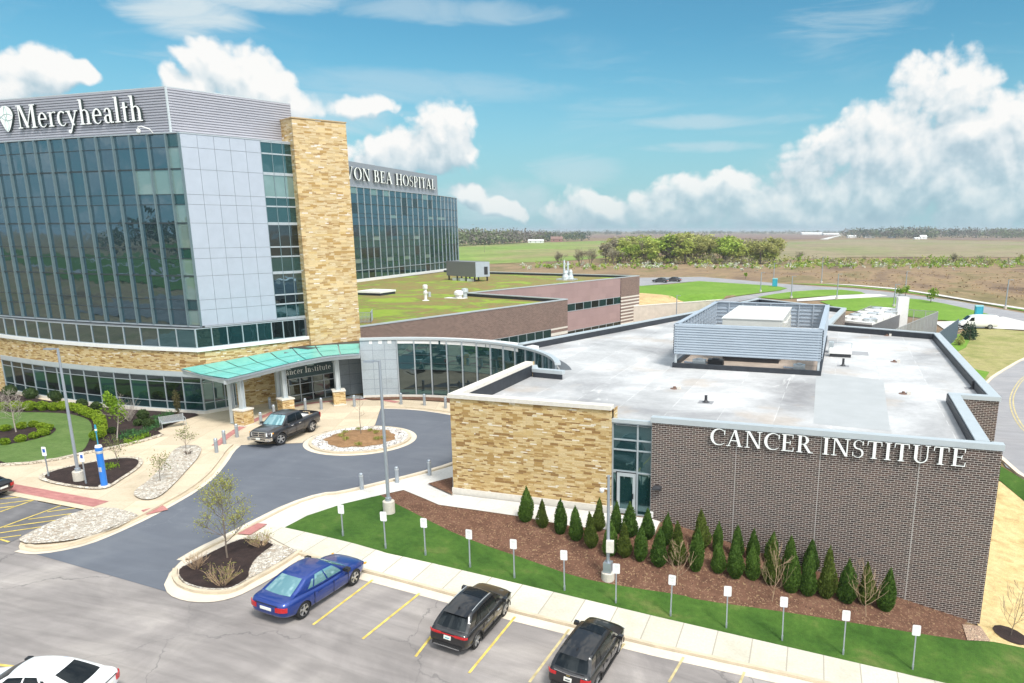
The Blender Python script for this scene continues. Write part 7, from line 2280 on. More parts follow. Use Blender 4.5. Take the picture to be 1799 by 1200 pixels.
def suv(label, paint, kind, sc=1.0):
    root = empty("parked_suv", (0, 0, 0), label, "car", "black cars parked at the kerb")
    st = [(-2.36, .70, .46, .92, .01), (-2.34, .80, .38, 1.0, .01), (-2.22, .88, .30, 1.06, .02), (-1.75, .94, .24, 1.09, .02), (-1.0, .955, .22, 1.06, .02), (0, .955, .22, 1.02, .02), (.9, .955, .22, 1.01, .03), (1.35, .95, .24, 1.0, .06), (1.95, .91, .27, .95, .06), (2.22, .83, .33, .86, .04), (2.34, .70, .42, .74, .02)]
    body = loft_body(st, paint, root, sc, [(1.42, .36, .82), (-1.40, .36, .82)], .42)
    if kind == 0:
        cb = Cabin(-2.14, 1.28, .80, .80, 1.03, -1.62, .38, .60, 1.60, sc, .06, .03, .10, 1.02)
        sides = [(.30, .555, .36, .565, .10, .86), (.575, .80, .585, .92, .10, .86), (.155, .285, .255, .345, .14, .82)]
    else:
        cb = Cabin(-2.16, 1.22, .82, .80, 1.03, -1.80, .42, .64, 1.62, sc, .045, .03, .10, 1.02)
        sides = [(.33, .565, .345, .575, .10, .86), (.585, .81, .595, .92, .10, .86), (.12, .315, .20, .33, .16, .82)]
    cabin_parts(root, cb, paint, sides, M_carglass, M_carglass, (M_carglass, .62 if kind == 0 else .70, .96, .12, .88, "sunroof"), rear=(.09, .91, .10, .84))
    # tailgate details
    zt = .92
    if kind == 0:
        for s in (1, -1): wrap_light(root, sc, [(-2.36, s * .30), (-2.36, s * .62), (-2.33, s * .76), (-2.24, s * .85)], .87, .96)
        quadpart("light_bar", root, sc, [(-2.385, -.32, .90), (-2.385, .32, .90), (-2.375, .32, .94), (-2.375, -.32, .94)][::-1], M_red, .015)
    else:
        for s in (1, -1): wrap_light(root, sc, [(-2.36, s * .50), (-2.345, s * .70), (-2.30, s * .80), (-2.20, s * .875)], .83, .95)
        quadpart("chrome_strip", root, sc, [(-2.33, -.60, 1.00), (-2.375, 0, .985), (-2.375, 0, 1.02), (-2.33, -.60, 1.03)][::-1], M_chrome, .015)
        quadpart("chrome_strip", root, sc, [(-2.375, 0, .985), (-2.33, .60, 1.0), (-2.33, .60, 1.03), (-2.375, 0, 1.02)][::-1], M_chrome, .015)
        boxpart("badge", root, sc, (-2.40, -2.375, -.07, .07, .93, .97), plain("gold_badge", (.55, .42, .15), .3, .8), .0)
    pl = boxpart("licence_plate", root, sc, (-2.405, -2.375, -.16, .16, .70, .86), M_plate)
    mb = MB(); mb.box(-2.409 * sc, -2.406 * sc, -.10 * sc, .10 * sc, .75 * sc, .80 * sc); mb.build("plate_print", plain("plate_teal", (.12, .42, .50), .4) if kind == 0 else plain("plate_dark", (.10, .12, .12), .4), pl, org=(0, 0, 0))
    boxpart("rear_bumper", root, sc, (-2.40, -2.2, -.66, .66, .34, .50), M_trim, .04 * sc)
    boxpart("skid_trim", root, sc, (-2.42, -2.3, -.58, .58, .36, .39), M_chrome, .0)
    for s in (1, -1):
        quadpart("headlight", root, sc, [(2.22, s * .80, .70), (2.345, s * .50, .70), (2.34, s * .50, .80), (2.16, s * .84, .84)][::-1 if s < 0 else 1], M_lamp, .02)
        mb = MB(); mb.tube([cb.roofp(u, .5 + s * .465) + Vector((0, 0, .05 * sc)) for u in [.10, .2, .4, .6, .8, .94]], .018 * sc, 6); mb.build("roof_rail", M_steel if kind == 0 else M_trim, root, org=(0, 0, 0))
        mb = MB(); pts = [cb.side(u, .04, s) + Vector((0, s * .015, 0)) for u in (.05, .2, .5, .8, .95)]; mb.tube(pts, .014 * sc, 5); mb.build("window_trim", M_chrome, root, org=(0, 0, 0))
        for x in (-.55, .45): boxpart("door_handle", root, sc, (x - .11, x + .11, s * .945 if s > 0 else -.985, .985 if s > 0 else -.945, .86, .89), M_trim if kind else M_chrome)
        boxpart("side_sill", root, sc, (-.95, .95, .90 if s > 0 else -.965, .965 if s > 0 else -.90, .20, .32), M_trim, .02)
        for wx in (1.42, -1.40):
            mb = MB(); pts = [Vector((wx + .44 * math.cos(R(a)), s * .945, .36 + .44 * math.sin(R(a)))) * sc for a in range(0, 181, 15)]; mb.tube(pts, .028 * sc, 5)
            mb.build("arch_trim", M_trim, root, org=(0, 0, 0))
        for x in (-.92, .06, 1.0): boxpart("door_seam", root, sc, (x - .004, x + .004, .93 if s > 0 else -.958, .958 if s > 0 else -.93, .34, .98), M_trim)
    mirrors(root, sc, .98, .86, 1.03, paint)
    p = cb.roofp(.10, .5); mb = MB()
    mb.face([p + Vector((-.10, -.02, 0)) * sc, p + Vector((.10, -.012, 0)) * sc, p + Vector((-.08, 0, .10)) * sc]); mb.face([p + Vector((.10, .012, 0)) * sc, p + Vector((-.10, .02, 0)) * sc, p + Vector((-.08, 0, .10)) * sc]); mb.face([p + Vector((-.10, .02, 0)) * sc, p + Vector((-.10, -.02, 0)) * sc, p + Vector((-.08, 0, .10)) * sc]); mb.build("antenna_fin", M_trim, root, org=(0, 0, 0))
    # hatch spoiler
    mb = MB(); cb.patch(mb, lambda u, v: cb.roofp(u, v) + Vector((-.10 * sc * (1 - u * 8), 0, .012 * sc)), -.06, .10, .06, .94, 0, 3, 8); mb.build("spoiler", paint, root, org=(0, 0, 0), smooth=True)
    for x in (1.42, -1.40):
        for s in (1, -1): wheel(root, x, s * .80, .365, .24, sc, 5, 0, M_rim, True)
    return root


def sedan(name, label, paint, sc=1.0, glass=None, details=True):
    root = empty(name, (0, 0, 0), label, "car")
    st = [(-2.47, .46, .50, .80, .0), (-2.42, .70, .40, .90, .0), (-2.24, .86, .30, .985, .015), (-1.7, .905, .22, .985, .03), (-1.0, .915, .20, .93, .02), (0, .92, .20, .90, .02), (.9, .92, .20, .90, .03), (1.4, .91, .21, .88, .07), (2.0, .86, .24, .80, .06), (2.30, .72, .30, .70, .04), (2.48, .46, .38, .58, .02)]
    loft_body(st, paint, root, sc, [(1.47, .33, .80), (-1.47, .33, .80)], .385)
    cb = Cabin(-1.92, 1.22, .74, .78, .95, -.98, .32, .56, 1.38, sc, .055, .03, .10, .90)
    sides = [(.34, .575, .33, .575, .12, .84), (.605, .87, .605, .93, .12, .84), (.225, .315, .245, .30, .14, .66)]
    cabin_parts(root, cb, paint, sides, glass or M_carglass_t, glass or M_carglass_t, rear=(.10, .90, .10, .90))
    for s in (1, -1):
        wrap_light(root, sc, [(-2.455, s * .44), (-2.425, s * .62), (-2.37, s * .74), (-2.27, s * .835)], .62, .80)
        quadpart("headlight", root, sc, [(2.30, s * .78, .55), (2.43, s * .46, .55), (2.40, s * .46, .66), (2.22, s * .82, .70)][::-1 if s < 0 else 1], M_lamp, .02)
        boxpart("indicator", root, sc, (2.14, 2.26, s * .80 if s > 0 else -.86, .86 if s > 0 else -.80, .64, .70), M_amber)
        for x in (-.62, .42): boxpart("door_handle", root, sc, (x - .11, x + .11, .905 if s > 0 else -.94, .94 if s > 0 else -.905, .76, .79), paint)
    boxpart("licence_plate", root, sc, (-2.485, -2.44, -.25, .25, .62, .73), M_plate)
    for x in (-.92, .16, 1.02):
        for s in (1, -1): boxpart("door_seam", root, sc, (x - .004, x + .004, .90 if s > 0 else -.922, .922 if s > 0 else -.90, .32, .86), M_trim)
    boxpart("boot_seam", root, sc, (-2.474, -2.40, -.50, .50, .835, .848), M_trim)
    boxpart("grille", root, sc, (2.40, 2.49, -.34, .34, .42, .56), M_trim, .02)
    mirrors(root, sc, .86, .84, .93, M_trim)
    for x in (1.47, -1.47):
        for s in (1, -1): wheel(root, x, s * .775, .35, .22, sc, 5, 0, M_rim, True)
    return root


def pickup(label, paint, sc=1.0):
    root = empty("pickup_truck", (0, 0, 0), label, "pickup truck")
    st = [(-2.92, .86, .62, 1.30, .0), (-2.90, .93, .52, 1.36, .0), (-2.75, .965, .46, 1.38, .0), (-1.9, .99, .40, 1.36, .0), (-.95, .99, .38, 1.33, .0), (0, .995, .38, 1.26, .01), (.9, .995, .38, 1.25, .02), (1.35, .99, .40, 1.25, .06), (2.1, .96, .44, 1.22, .07), (2.62, .90, .50, 1.16, .05), (2.80, .84, .54, 1.10, .02), (2.84, .78, .58, 1.02, .01)]
    loft_body(st, paint, root, sc, [(1.78, .44, .80), (-1.78, .44, .80)], .50, (-2.80, -.98, .80, .72, 2.0))
    cb = Cabin(-.92, 1.42, .88, .86, 1.24, -.78, .58, .66, 1.88, sc, .045, .03, .10, 1.24)
    sides = [(.04, .345, .05, .355, .10, .84), (.385, .80, .395, .93, .10, .84)]
    cabin_parts(root, cb, paint, sides, M_carglass, M_carglass, rear=(.14, .86, .2, .88))
    # brighter windscreen
    w = MB(); cb.patch(w, lambda u, v: cb.end(u, v, True), .06, .94, .08, .90, .016, 10, 6, 0, False); w.build("windscreen_tint", M_carglass_t, root, org=(0, 0, 0), smooth=True)
    boxpart("bed_liner", root, sc, (-2.79, -.99, -.79, .79, .721, .74), M_trim)
    boxpart("front_bumper", root, sc, (2.62, 2.98, -.88, .88, .52, .74), M_chrome, .06 * sc)
    boxpart("bumper_intake", root, sc, (2.985, 2.995, -.55, .55, .60, .67), M_trim)
    pl = boxpart("licence_plate", root, sc, (2.996, 3.008, -.16, .16, .62, .76), M_plate)
    g = boxpart("grille", root, sc, (2.70, 2.89, -.56, .56, .80, 1.14), M_chrome, .03 * sc)
    for s in (1, -1):
        for z0, z1 in ((.84, .95), (.99, 1.10)): mb = MB(); mb.box(2.895 * sc, 2.902 * sc, (.04 if s > 0 else -.50) * sc, (.50 if s > 0 else -.04) * sc, z0 * sc, z1 * sc); mb.build("grille_opening", M_dark, g, org=(0, 0, 0))
        quadpart("headlight", root, sc, [(2.70, s * .90, .84), (2.88, s * .58, .84), (2.86, s * .58, 1.06), (2.60, s * .92, 1.08)][::-1 if s < 0 else 1], M_lamp, .03)
        boxpart("indicator", root, sc, (2.50, 2.64, .885 if s > 0 else -.935, .935 if s > 0 else -.885, .98, 1.06), M_amber)
        quadpart("taillight", root, sc, [(-2.93, s * .78, .92), (-2.86, s * .955, .92), (-2.86, s * .955, 1.28), (-2.93, s * .78, 1.28)][::-1 if s > 0 else 1], M_red, .03)
        for x in (-.32, .55): boxpart("door_handle", root, sc, (x - .12, x + .12, .985 if s > 0 else -1.02, 1.02 if s > 0 else -.985, 1.08, 1.13), M_chrome)
        boxpart("side_step", root, sc, (-.85, 1.2, .92 if s > 0 else -1.02, 1.02 if s > 0 else -.92, .38, .45), M_trim, .02)
        for wx in (1.78, -1.78):
            mb = MB(); pts = [Vector((wx + .52 * math.cos(R(a)), s * .985, .44 + .52 * math.sin(R(a)))) * sc for a in range(0, 181, 15)]; mb.tube(pts, .03 * sc, 5)
            mb.build("arch_trim", paint, root, org=(0, 0, 0))
        for x in (-.88, .14, 1.16): boxpart("door_seam", root, sc, (x - .008, x + .008, .987 if s > 0 else -1.0, 1.0 if s > 0 else -.987, .55, 1.22), M_trim)
    boxpart("rear_bumper", root, sc, (-3.02, -2.82, -.84, .84, .48, .66), M_chrome, .05 * sc)
    mirrors(root, sc, 1.12, .92, 1.24, paint)
    for x in (1.78, -1.78):
        for s in (1, -1): wheel(root, x, s * .83, .43, .30, sc, 5, R(-24) if x > 0 else 0, M_rim, False)
    return root


t_ = pickup("dark grey crew cab pickup truck with loaded bed on the apron", M_grey_paint, 1.06)
place(t_, (-39.62, 45.35), R(-86.5), .035)
# its load
def load(name, label, cat, b, m, rz=0.0, bev=.02):
    M4 = t_.rotation_euler.to_matrix()
    x0, x1, y0, y1, z0, z1 = b
    c = Vector(((x0 + x1) / 2, (y0 + y1) / 2, .785 + z0))
    o = empty(name, Vector(t_.location) + M4 @ c, label, cat); o.rotation_euler = (t_.rotation_euler[0], t_.rotation_euler[1], t_.rotation_euler[2] + rz)
    mb = MB(); mb.box(-(x1 - x0) / 2, (x1 - x0) / 2, -(y1 - y0) / 2, (y1 - y0) / 2, 0, z1 - z0); q = mb.build("shell", m, o, org=(0, 0, 0)); bevel(q, bev)
    return o, (x1 - x0, y1 - y0, z1 - z0)
M_cool = plain("cooler_blue", (.05, .42, .60), .4)
o, d = load("cool_box", "white and turquoise cool box behind the pickup cab", "cool box", (-1.75, -1.1, -.65, .05, 0, .72), M_sign_w, .1)
mb = MB(); mb.box(-d[0] / 2 - .02, d[0] / 2 + .02, -d[1] / 2 - .02, d[1] / 2 + .02, d[2] + .001, d[2] + .09); mb.build("lid", M_cool, o, org=(0, 0, 0))
o, d = load("plastic_tub", "white plastic tub in the pickup bed, on the near side", "tub", (-1.85, -1.12, .12, .74, 0, .62), M_white, -.06)
mb = MB(); mb.box(-d[0] / 2 - .03, d[0] / 2 + .03, -d[1] / 2 - .03, d[1] / 2 + .03, d[2] + .001, d[2] + .04); mb.build("lid", M_sign_w, o, org=(0, 0, 0))
o, d = load("duffel_bag", "black bag in the middle of the pickup bed", "bag", (-2.3, -1.9, -.55, .45, 0, .70), M_dark, .15, .12)
mb = MB(); mb.tube([(-.05, -.3, d[2] - .02), (-.05, -.2, d[2] + .14), (-.05, .2, d[2] + .14), (-.05, .3, d[2] - .02)], .02, 6); mb.build("strap", M_trim, o, org=(0, 0, 0))
o, d = load("carton", "brown cardboard carton at the tailgate end of the pickup bed", "box", (-2.75, -2.35, -.3, .3, 0, .62), M_cardboard, -.2)
mb = MB(); mb.box(-d[0] / 2, d[0] / 2, -.04, .04, d[2] + .002, d[2] + .006); mb.build("tape", plain("tape", (.55, .45, .30), .3), o, org=(0, 0, 0))
o, d = load("timber_board", "pale wooden board lying along the near side of the pickup bed", "board", (-2.7, -1.9, .50, .76, 0, .52), plain("pale_wood", (.60, .46, .30), .7), 0, .01)

s_ = suv("black suv with red light bar across the tailgate and chrome roof rails", M_black_paint, 0, .98); place(s_, (-13.98, 26.12), R(90.3))
s2 = suv("black suv with split tail lamps and chrome strip, nearest the right", M_black_paint, 1, .99); place(s2, (-8.72, 25.95), R(88))
b_ = sedan("blue_sedan", "blue saloon car with turquoise tinted windows beside the planted peninsula", M_blue_paint, 1.11); place(b_, (-21.12, 24.86), R(87.2))
q0, q1 = at(178, 1192, .9).xy, at(62, 1170, 1.45).xy
w_ = sedan("white_car", "white saloon car cut off by the bottom left corner", M_white_paint, 1.0, M_carglass); hd = math.atan2((q1 - q0).y, (q1 - q0).x)
hd = R(198)
tail = at(186, 1196, .8).xy
cpos = tail + Vector((math.cos(hd), math.sin(hd))) * 2.42
place(w_, cpos, hd)
k_ = sedan("dark_car", "dark car whose tail just shows at the left edge by the red pavers", M_black_paint, 1.0, M_carglass)
tail = at(7, 858, .6).xy; place(k_, tail + Vector((math.cos(R(190)), math.sin(R(190)))) * 2.45, R(190))
for x, y, lab in ((1160, 496.5, "dark distant car on the far road beside the green field, left one"), (1183, 495, "dark distant car on the far road beside the green field, right one")):
    c = sedan("distant_car", lab, M_grey_paint, 1.05, M_carglass); place(c, at(x, y, 0).xy, R(175)); c['group'] = "cars on the far road"
# white van and trailer by the yard
def van(label):
    root = empty("white_van", (0, 0, 0), label, "van")
    st = [(-2.9, .88, .5, 1.9, .02), (-2.85, .95, .42, 2.1, .03), (-2.6, 1.0, .38, 2.2, .05), (-1, 1.0, .36, 2.25, .06), (.8, 1.0, .36, 2.22, .06), (1.3, .98, .36, 2.0, .05), (1.95, .95, .38, 1.35, .04), (2.6, .90, .42, 1.1, .04), (2.88, .80, .48, .9, .02)]
    loft_body(st, M_white_paint, root, 1, [(1.9, .38, .8), (-1.7, .38, .8)], .42)
    for s in (1, -1):
        quadpart("side_window", root, 1, [(.75, s * 1.005, 1.3), (1.55, s * .985, 1.3), (1.2, s * .985, 1.85), (.75, s * 1.005, 1.9)][::1 if s < 0 else -1], M_carglass, .02)
        for x in (1.9, -1.7): wheel(root, x, s * .84, .38, .24, 1, 5)
    quadpart("windscreen", root, 1, [(2.02, -.85, 1.40), (2.02, .85, 1.40), (1.38, .80, 2.02), (1.38, -.80, 2.02)], M_carglass, .03)
    boxpart("front_bumper", root, 1, (2.6, 2.95, -.85, .85, .38, .58), M_trim, .05)
    return root
v_ = van("white panel van parked at the yard gate"); place(v_, at(1716, 577, 0).xy, R(186))
p = at(1738, 573, 0); o = empty("utility_trailer", p, "small dark trailer behind the white van", "trailer")
mb = MB(); mb.box(p.x - 1.1, p.x + .9, p.y - .6, p.y + .6, .5, .62); mb.beam((p.x - 1.1, p.y, .55), (p.x - 2.0, p.y, .5), .08); mb.box(p.x - 1.0, p.x - .9, p.y - .55, p.y + .55, .62, 1.1); mb.build("bed", M_dark, o)
for s in (-1, 1): mb = MB(); mb.lathe([(.02, -.09), (.32, -.09), (.32, .09), (.02, .09)], (p.x, p.y + .7 * s, .32), 14, 0, 'y'); mb.build("wheel", M_rubber, o)
for x, y, lab in ((1718, 559, "blue portable toilet behind the white van"), (1361, 503.5, "blue portable toilet by the far road fork")):
    p = at(x, y, 0); o = empty("portable_toilet", p, lab, "portable toilet")
    mb = MB(); mb.box(p.x - .65, p.x + .65, p.y - .6, p.y + .6, .08, 2.1); bevel(mb.build("cabin", plain("toilet_blue", (.02, .28, .40), .5), o), .08)
    mb = MB(); mb.box(p.x - .68, p.x + .68, p.y - .63, p.y + .63, 2.1, 2.32); bevel(mb.build("roof", plain("toilet_roof", (.25, .52, .60), .5), o), .1)
    mb = MB(); mb.box(p.x - .45, p.x + .4, p.y - .635, p.y - .605, .2, 2.0); mb.build("door", plain("toilet_door", (.03, .34, .48), .5), o)

# ---------------------------------------------------------------- trees and houses of the far landscape
def wood_tree_proto(seed, h, rx, leaf, n, size, bare=False, multi=1):
    rnd = random.Random(seed)
    o = empty("field_tree", (0, 0, 0))
    mb = MB(); tips = []
    for k in range(multi):
        a = k * 2.1; d = Vector((math.cos(a) * .25 * (multi > 1), math.sin(a) * .25 * (multi > 1), 1)).normalized()
        branch(mb, Vector((math.cos(a) * .2, math.sin(a) * .2, -.2)), d, h * .55, h * .022, 3, rnd, tips, .5, 4, .3, .10, .02, .6, 5)
    mb.build("trunk", M_bark, o, org=(0, 0, 0), uv=False)
    cb = MB()
    if bare:
        for k in range(n):
            p, dd = rnd.choice(tips); leaf_quad(cb, p + Vector((rnd.gauss(0, .4), rnd.gauss(0, .4), rnd.gauss(0, .4))), size, rnd, up=dd, asp=6)
    else:
        lf = lump(rnd)
        blobs = [(rnd.gauss(0, rx * .38), rnd.gauss(0, rx * .38), h * rnd.uniform(.38, .84), rx * rnd.uniform(.32, .55)) for _ in range(9)]
        for bx, by, bz, br in blobs: crown_blob(cb, (bx, by, bz), br, br * 1.05, n // 9, size, rnd, .35, .25, 6)
    cb.build("crown", leaf, o, org=(0, 0, 0), uv=False)
    return o
tp = [wood_tree_proto(1, 13, 5.0, L_wood[0], 1700, .75), wood_tree_proto(2, 11, 4.6, L_wood[1], 1600, .7), wood_tree_proto(3, 12, 4.4, L_wood[2], 1400, .75), wood_tree_proto(4, 14, 5.2, L_wood[3], 1800, .75), wood_tree_proto(5, 9, 4.2, L_wood[2], 700, .9, True, 3)]
tu = [0] * 5
def put_tree(k, p, s, rz, lab, grp, w=1.0, name="field_tree"):
    if tu[k] == 0: o = tp[k]
    else: o = copy_tree(tp[k])
    tu[k] += 1
    o.name = name
    o.location = (p[0], p[1], 0); o.scale = (s * w, s * w, s); o.rotation_euler = (0, 0, rz)
    return tag(o, lab, "tree", grp)
rnd = random.Random(9)
wood = []
for i in range(95):
    x = rnd.uniform(1062, 1360); 
    prof = 463 - 2.0 * abs((x - 1200) / 150) 
    y = rnd.uniform(448, 464) if x > 1090 else rnd.uniform(455, 463)
    top = 412 + 10 * abs((x - 1190) / 170) ** 1.5 + rnd.uniform(-3, 14)
    wood.append((x, y, top))
wood.sort(key=lambda q: q[1])
for i, (x, y, top) in enumerate(wood):
    p = at(x, y, 0); dist = (p - Vector((0, 0, CAM_H))).length
    top = max(top, y - 52); h = (y - top) * dist / FPX
    h = min(max(h, 6), 17)
    k = rnd.choice([0, 1, 2, 3, 3, 0, 2])
    s = h / (13, 11, 12, 14, 9)[k]
    put_tree(k, p, s, rnd.uniform(0, 6), "budding tree in the dense clump in the middle of the fields", "trees in the field clump", rnd.uniform(1.25, 1.7))
for x, y, top, k, lab in [(982, 467, 442, 4, "bare round tree standing alone left of the field clump"), (1019, 467, 438, 4, "bare tree left of the field clump, the nearer of a pair"), (1038, 466, 437, 4, "bare tree touching the left side of the field clump"), (1079, 466, 437, 4, "bare dark tree at the left front of the clump"), (1143, 464, 436, 1, "green tree leaning at the front of the field clump"), (1404, 463, 442, 4, "thin bare tree right of the field clump"), (1676, 466, 447, 4, "bare leaning tree at the meadow's far edge on the right"), (1723, 464, 450, 4, "small bare tree at the far right of the hedge line"), (1792, 463, 448, 0, "green bush tree at the far right edge of the picture"), (1345, 459, 427, 1, "round green tree at the right end of the field clump"), (1518, 462, 450, 4, "low bare tree in the middle of the hedge line")]:
    p = at(x, y, 0); d = (p - Vector((0, 0, CAM_H))).length; h = (y - top) * d / FPX
    put_tree(k, p, h / (13, 11, 12, 14, 9)[k], rnd.uniform(0, 6), lab, None, 1.1)
for x, y, top, lab in [(1579, 524, 505, "small green tree hidden partly by the white tank"), (1590.5, 520, 503, "small green tree just right of the white tank"), (1635, 532, 508, "small round green tree beside the ring road"), (1310, 490, 478, "little yellow green tree at the meadow edge behind the green field")]:
    p = at(x, y, 0); d = (p - Vector((0, 0, CAM_H))).length; h = (y - top) * d / FPX
    o = empty("verge_tree", p, lab, "tree")
    tb = MB(); tb.tube([(0, 0, 0), (0, 0, h * .7)], [.10, .04], 6); tb.build("trunk", M_bark, o, org=(0, 0, 0), uv=False)
    cb = MB(); crown_blob(cb, (0, 0, h * .64), h * .34, h * .36, 420, h * .1, random.Random(int(x)), .3, .3, 9); cb.build("crown", L_maple, o, org=(0, 0, 0), uv=False)
# conifers by the yard
for x, y, top, lab, lf_ in [(1697, 593, 566, "dark pointed spruce on the slope by the yard, left one", L_spruce), (1703, 597, 569, "dark pointed spruce on the slope by the yard, front one", L_spruce), (1709, 590, 568, "dark pointed spruce on the slope by the yard, right one", L_spruce), (1676, 590, 573, "rusty brown shrub at the foot of the yard gate", L_far[1]), (1668, 592, 580, "low green bush behind the clinic parapet", L_dark), (1684, 607, 590, "olive bush behind the clinic's right parapet", L_wood[3])]:
    p = at(x, y, 0); d = (p - Vector((0, 0, CAM_H))).length; h = (y - top) * d / FPX
    o = empty("spruce" if "spruce" in lab else "slope_shrub", p, lab, "tree" if "spruce" in lab else "shrub")
    tb = MB(); tb.tube([(0, 0, 0), (0, 0, h * .6)], [.10, .04], 6); tb.build("trunk", M_bark, o, org=(0, 0, 0), uv=False)
    cb = MB(); rr_ = random.Random(int(x))
    if "spruce" in lab:
        for j in range(900):
            t = 1 - math.sqrt(rr_.random()); a = rr_.uniform(0, 6.28); q = h * .36 * (1 - t) * rr_.uniform(.5, 1.1) * (1 + .15 * math.sin(t * 40))
            leaf_quad(cb, Vector((math.cos(a) * q, math.sin(a) * q, h * t)), h * .08, rr_, up=Vector((math.cos(a), math.sin(a), -.25)), asp=2)
    else: crown_blob(cb, (0, 0, h * .5), h * .5, h * .5, 420, h * .12, rr_, .4, .25, 7)
    cb.build("crown", lf_, o, org=(0, 0, 0), uv=False)

# countless growth: hedge line, far woods, meadow tussocks
def scatter(name, pts, mats, seed=1):
    """pts: (pos, width, height, n, leafsize, mat index)"""
    rnd = random.Random(seed)
    mb = MB()
    for p, w, h, n_, s, mi in pts:
        i0 = len(mb.f)
        crown_blob(mb, (p[0], p[1], h * .52), w, h * .5, n_, s, rnd, .3, .3, 6)
        for j in range(i0, len(mb.f)): mb.m[j] = mi
    o = mb.build(name, mats, None, org=(0, 0, 0), uv=False); o['kind'] = 'stuff'
    return o
rnd = random.Random(17)
pts = []
for i in range(520):
    x = rnd.uniform(880, 1840); y = 470 + rnd.gauss(0, 2.2) + (1 if x > 1400 else 0) * -1.5
    if x < 905 + rnd.random() * 60: continue
    if rnd.random() < .15: continue
    p = at(x, y, 0); h = rnd.uniform(.9, 2.3)
    pts.append((p, h * rnd.uniform(.5, 1.0), h, 20, .7, rnd.choice([0, 0, 1, 2, 3, 3])))
for i in range(170):
    x = rnd.uniform(1365, 1840); y = 463.5 + rnd.gauss(0, 1.6); p = at(x, y, 0); h = rnd.uniform(1.5, 4)
    pts.append((p, h * .7, h, 30, .9, rnd.choice([0, 1, 4, 4, 5])))
for i in range(110):
    x = rnd.uniform(1066, 1364); y = rnd.uniform(459, 465); p = at(x, y, 0); h = rnd.uniform(2.2, 4.8)
    pts.append((p, h * .8, h, 34, .9, rnd.choice([0, 2, 4, 4, 5, 5])))
scatter("hedge_growth", pts, [L_wood[1], L_maple, L_wood[0], leaf_mat("blossom", (.42, .45, .34), (.60, .62, .52), .2), L_wood[3], L_wood[2]], 2)
pts = []
def wood_band(x0, x1, ybase, ytop, n_, mi, jitter=1.5):
    for i in range(n_):
        x = rnd.uniform(x0, x1); f = (x - x0) / (x1 - x0)
        yb = ybase[0] + (ybase[1] - ybase[0]) * f + rnd.uniform(-1, 0) * jitter; yt = ytop[0] + (ytop[1] - ytop[0]) * f + rnd.uniform(-1, 3)
        p = at(x, yb, 0); d = (p - Vector((0, 0, CAM_H))).length
        h = max(3, (yb - yt) * d / FPX); pts.append((p, h * rnd.uniform(.55, .95), h, 46, h * .15, rnd.choice(mi)))
wood_band(560, 812, (438, 433), (404, 405), 150, [0, 1, 1, 0, 3])
wood_band(800, 900, (432.5, 429), (404, 405), 110, [0, 1, 1, 0, 3, 0])
wood_band(890, 965, (429, 424.5), (405, 406), 70, [1, 1, 0, 1])
wood_band(955, 1030, (425, 424), (408, 407), 50, [2, 2, 0])
wood_band(960, 1180, (413.5, 412.5), (405, 405), 170, [1, 2, 0, 1], .4)
wood_band(1120, 1480, (412.0, 411.5), (405, 405.5), 220, [1, 2, 0, 1], .3)
wood_band(1478, 1640, (418, 419.5), (402.5, 402), 150, [0, 1, 2, 0, 1], 1.2)
wood_band(1560, 1830, (419, 418), (400, 404.5), 230, [1, 1, 1, 0, 2], 1.5)
wood_band(1740, 1860, (419, 420), (404, 405), 60, [0, 1, 0], 1.0)
scatter("far_wood", pts, L_far, 3)
pts = []
for i in range(700):
    x = rnd.uniform(1240, 1830); y = rnd.uniform(476, 545)
    if y > 478 + max(0, (x - 1300)) * .105: continue
    p = at(x, y, 0); h = rnd.uniform(.25, .7); pts.append((p, h * 1.2, h * .6, 8, .35, rnd.choice([0, 0, 0, 1])))
scatter("meadow_tussocks", pts, [leaf_mat("dry_grass", (.26, .17, .09), (.42, .30, .16), .2), leaf_mat("dry_grass_dark", (.13, .085, .05), (.22, .15, .085), .2)], 5)
# far farm buildings
def barn(x, y, wpx, hpx, lab, wall, roof, name="farm_house", depth=9, cat="house", pitch=.45):
    p = at(x, y, 0); d = (p - Vector((0, 0, CAM_H))).length; w = wpx * d / FPX; h = hpx * d / FPX
    o = empty(name, p, lab, cat)
    r_ = Vector((math.cos(YAW), math.sin(YAW))); f_ = Vector((-r_.y, r_.x))
    c = p.xy; a, b = c - r_ * w / 2, c + r_ * w / 2
    hw = h * (1 - pitch)
    mb = MB(); mb.prism([a, b, b + f_ * depth, a + f_ * depth], -.2, hw); mb.build("wall", wall, o)
    mb = MB(); e = .4
    A, B, Cc, D = a - r_ * e - f_ * e, b + r_ * e - f_ * e, b + r_ * e + f_ * (depth + e), a - r_ * e + f_ * (depth + e); m0, m1 = (A + D) / 2, (B + Cc) / 2
    V3 = lambda q, z: (q.x, q.y, z)
    mb.face([V3(A, hw), V3(B, hw), V3(m1, h), V3(m0, h)]); mb.face([V3(Cc, hw), V3(D, hw), V3(m0, h), V3(m1, h)]); mb.face([V3(A, hw), V3(m0, h), V3(D, hw)]); mb.face([V3(B, hw), V3(Cc, hw), V3(m1, h)]); mb.face([V3(D, hw - .01), V3(Cc, hw - .01), V3(B, hw - .01), V3(A, hw - .01)])
    mb.build("roof", roof, o)
    for k in range(max(1, int(w / 6))):
        q = a + r_ * (w * (k + .5) / max(1, int(w / 6)) - .6) - f_ * .03
        mb = MB(); mb.prism([q, q + r_ * 1.2, q + r_ * 1.2 + f_ * .02, q + f_ * .02], hw * .35, hw * .75); mb.build("window", M_glass_dark, o)
R_w = plain("roof_white", (.70, .70, .69), .5); R_g = plain("roof_grey", (.30, .29, .28), .7); R_b = plain("roof_brown", (.20, .12, .10), .8)
barn(941, 427, 26, 6, "long white roofed farm building left of the red house", M_white, R_w, "farm_shed", 14)
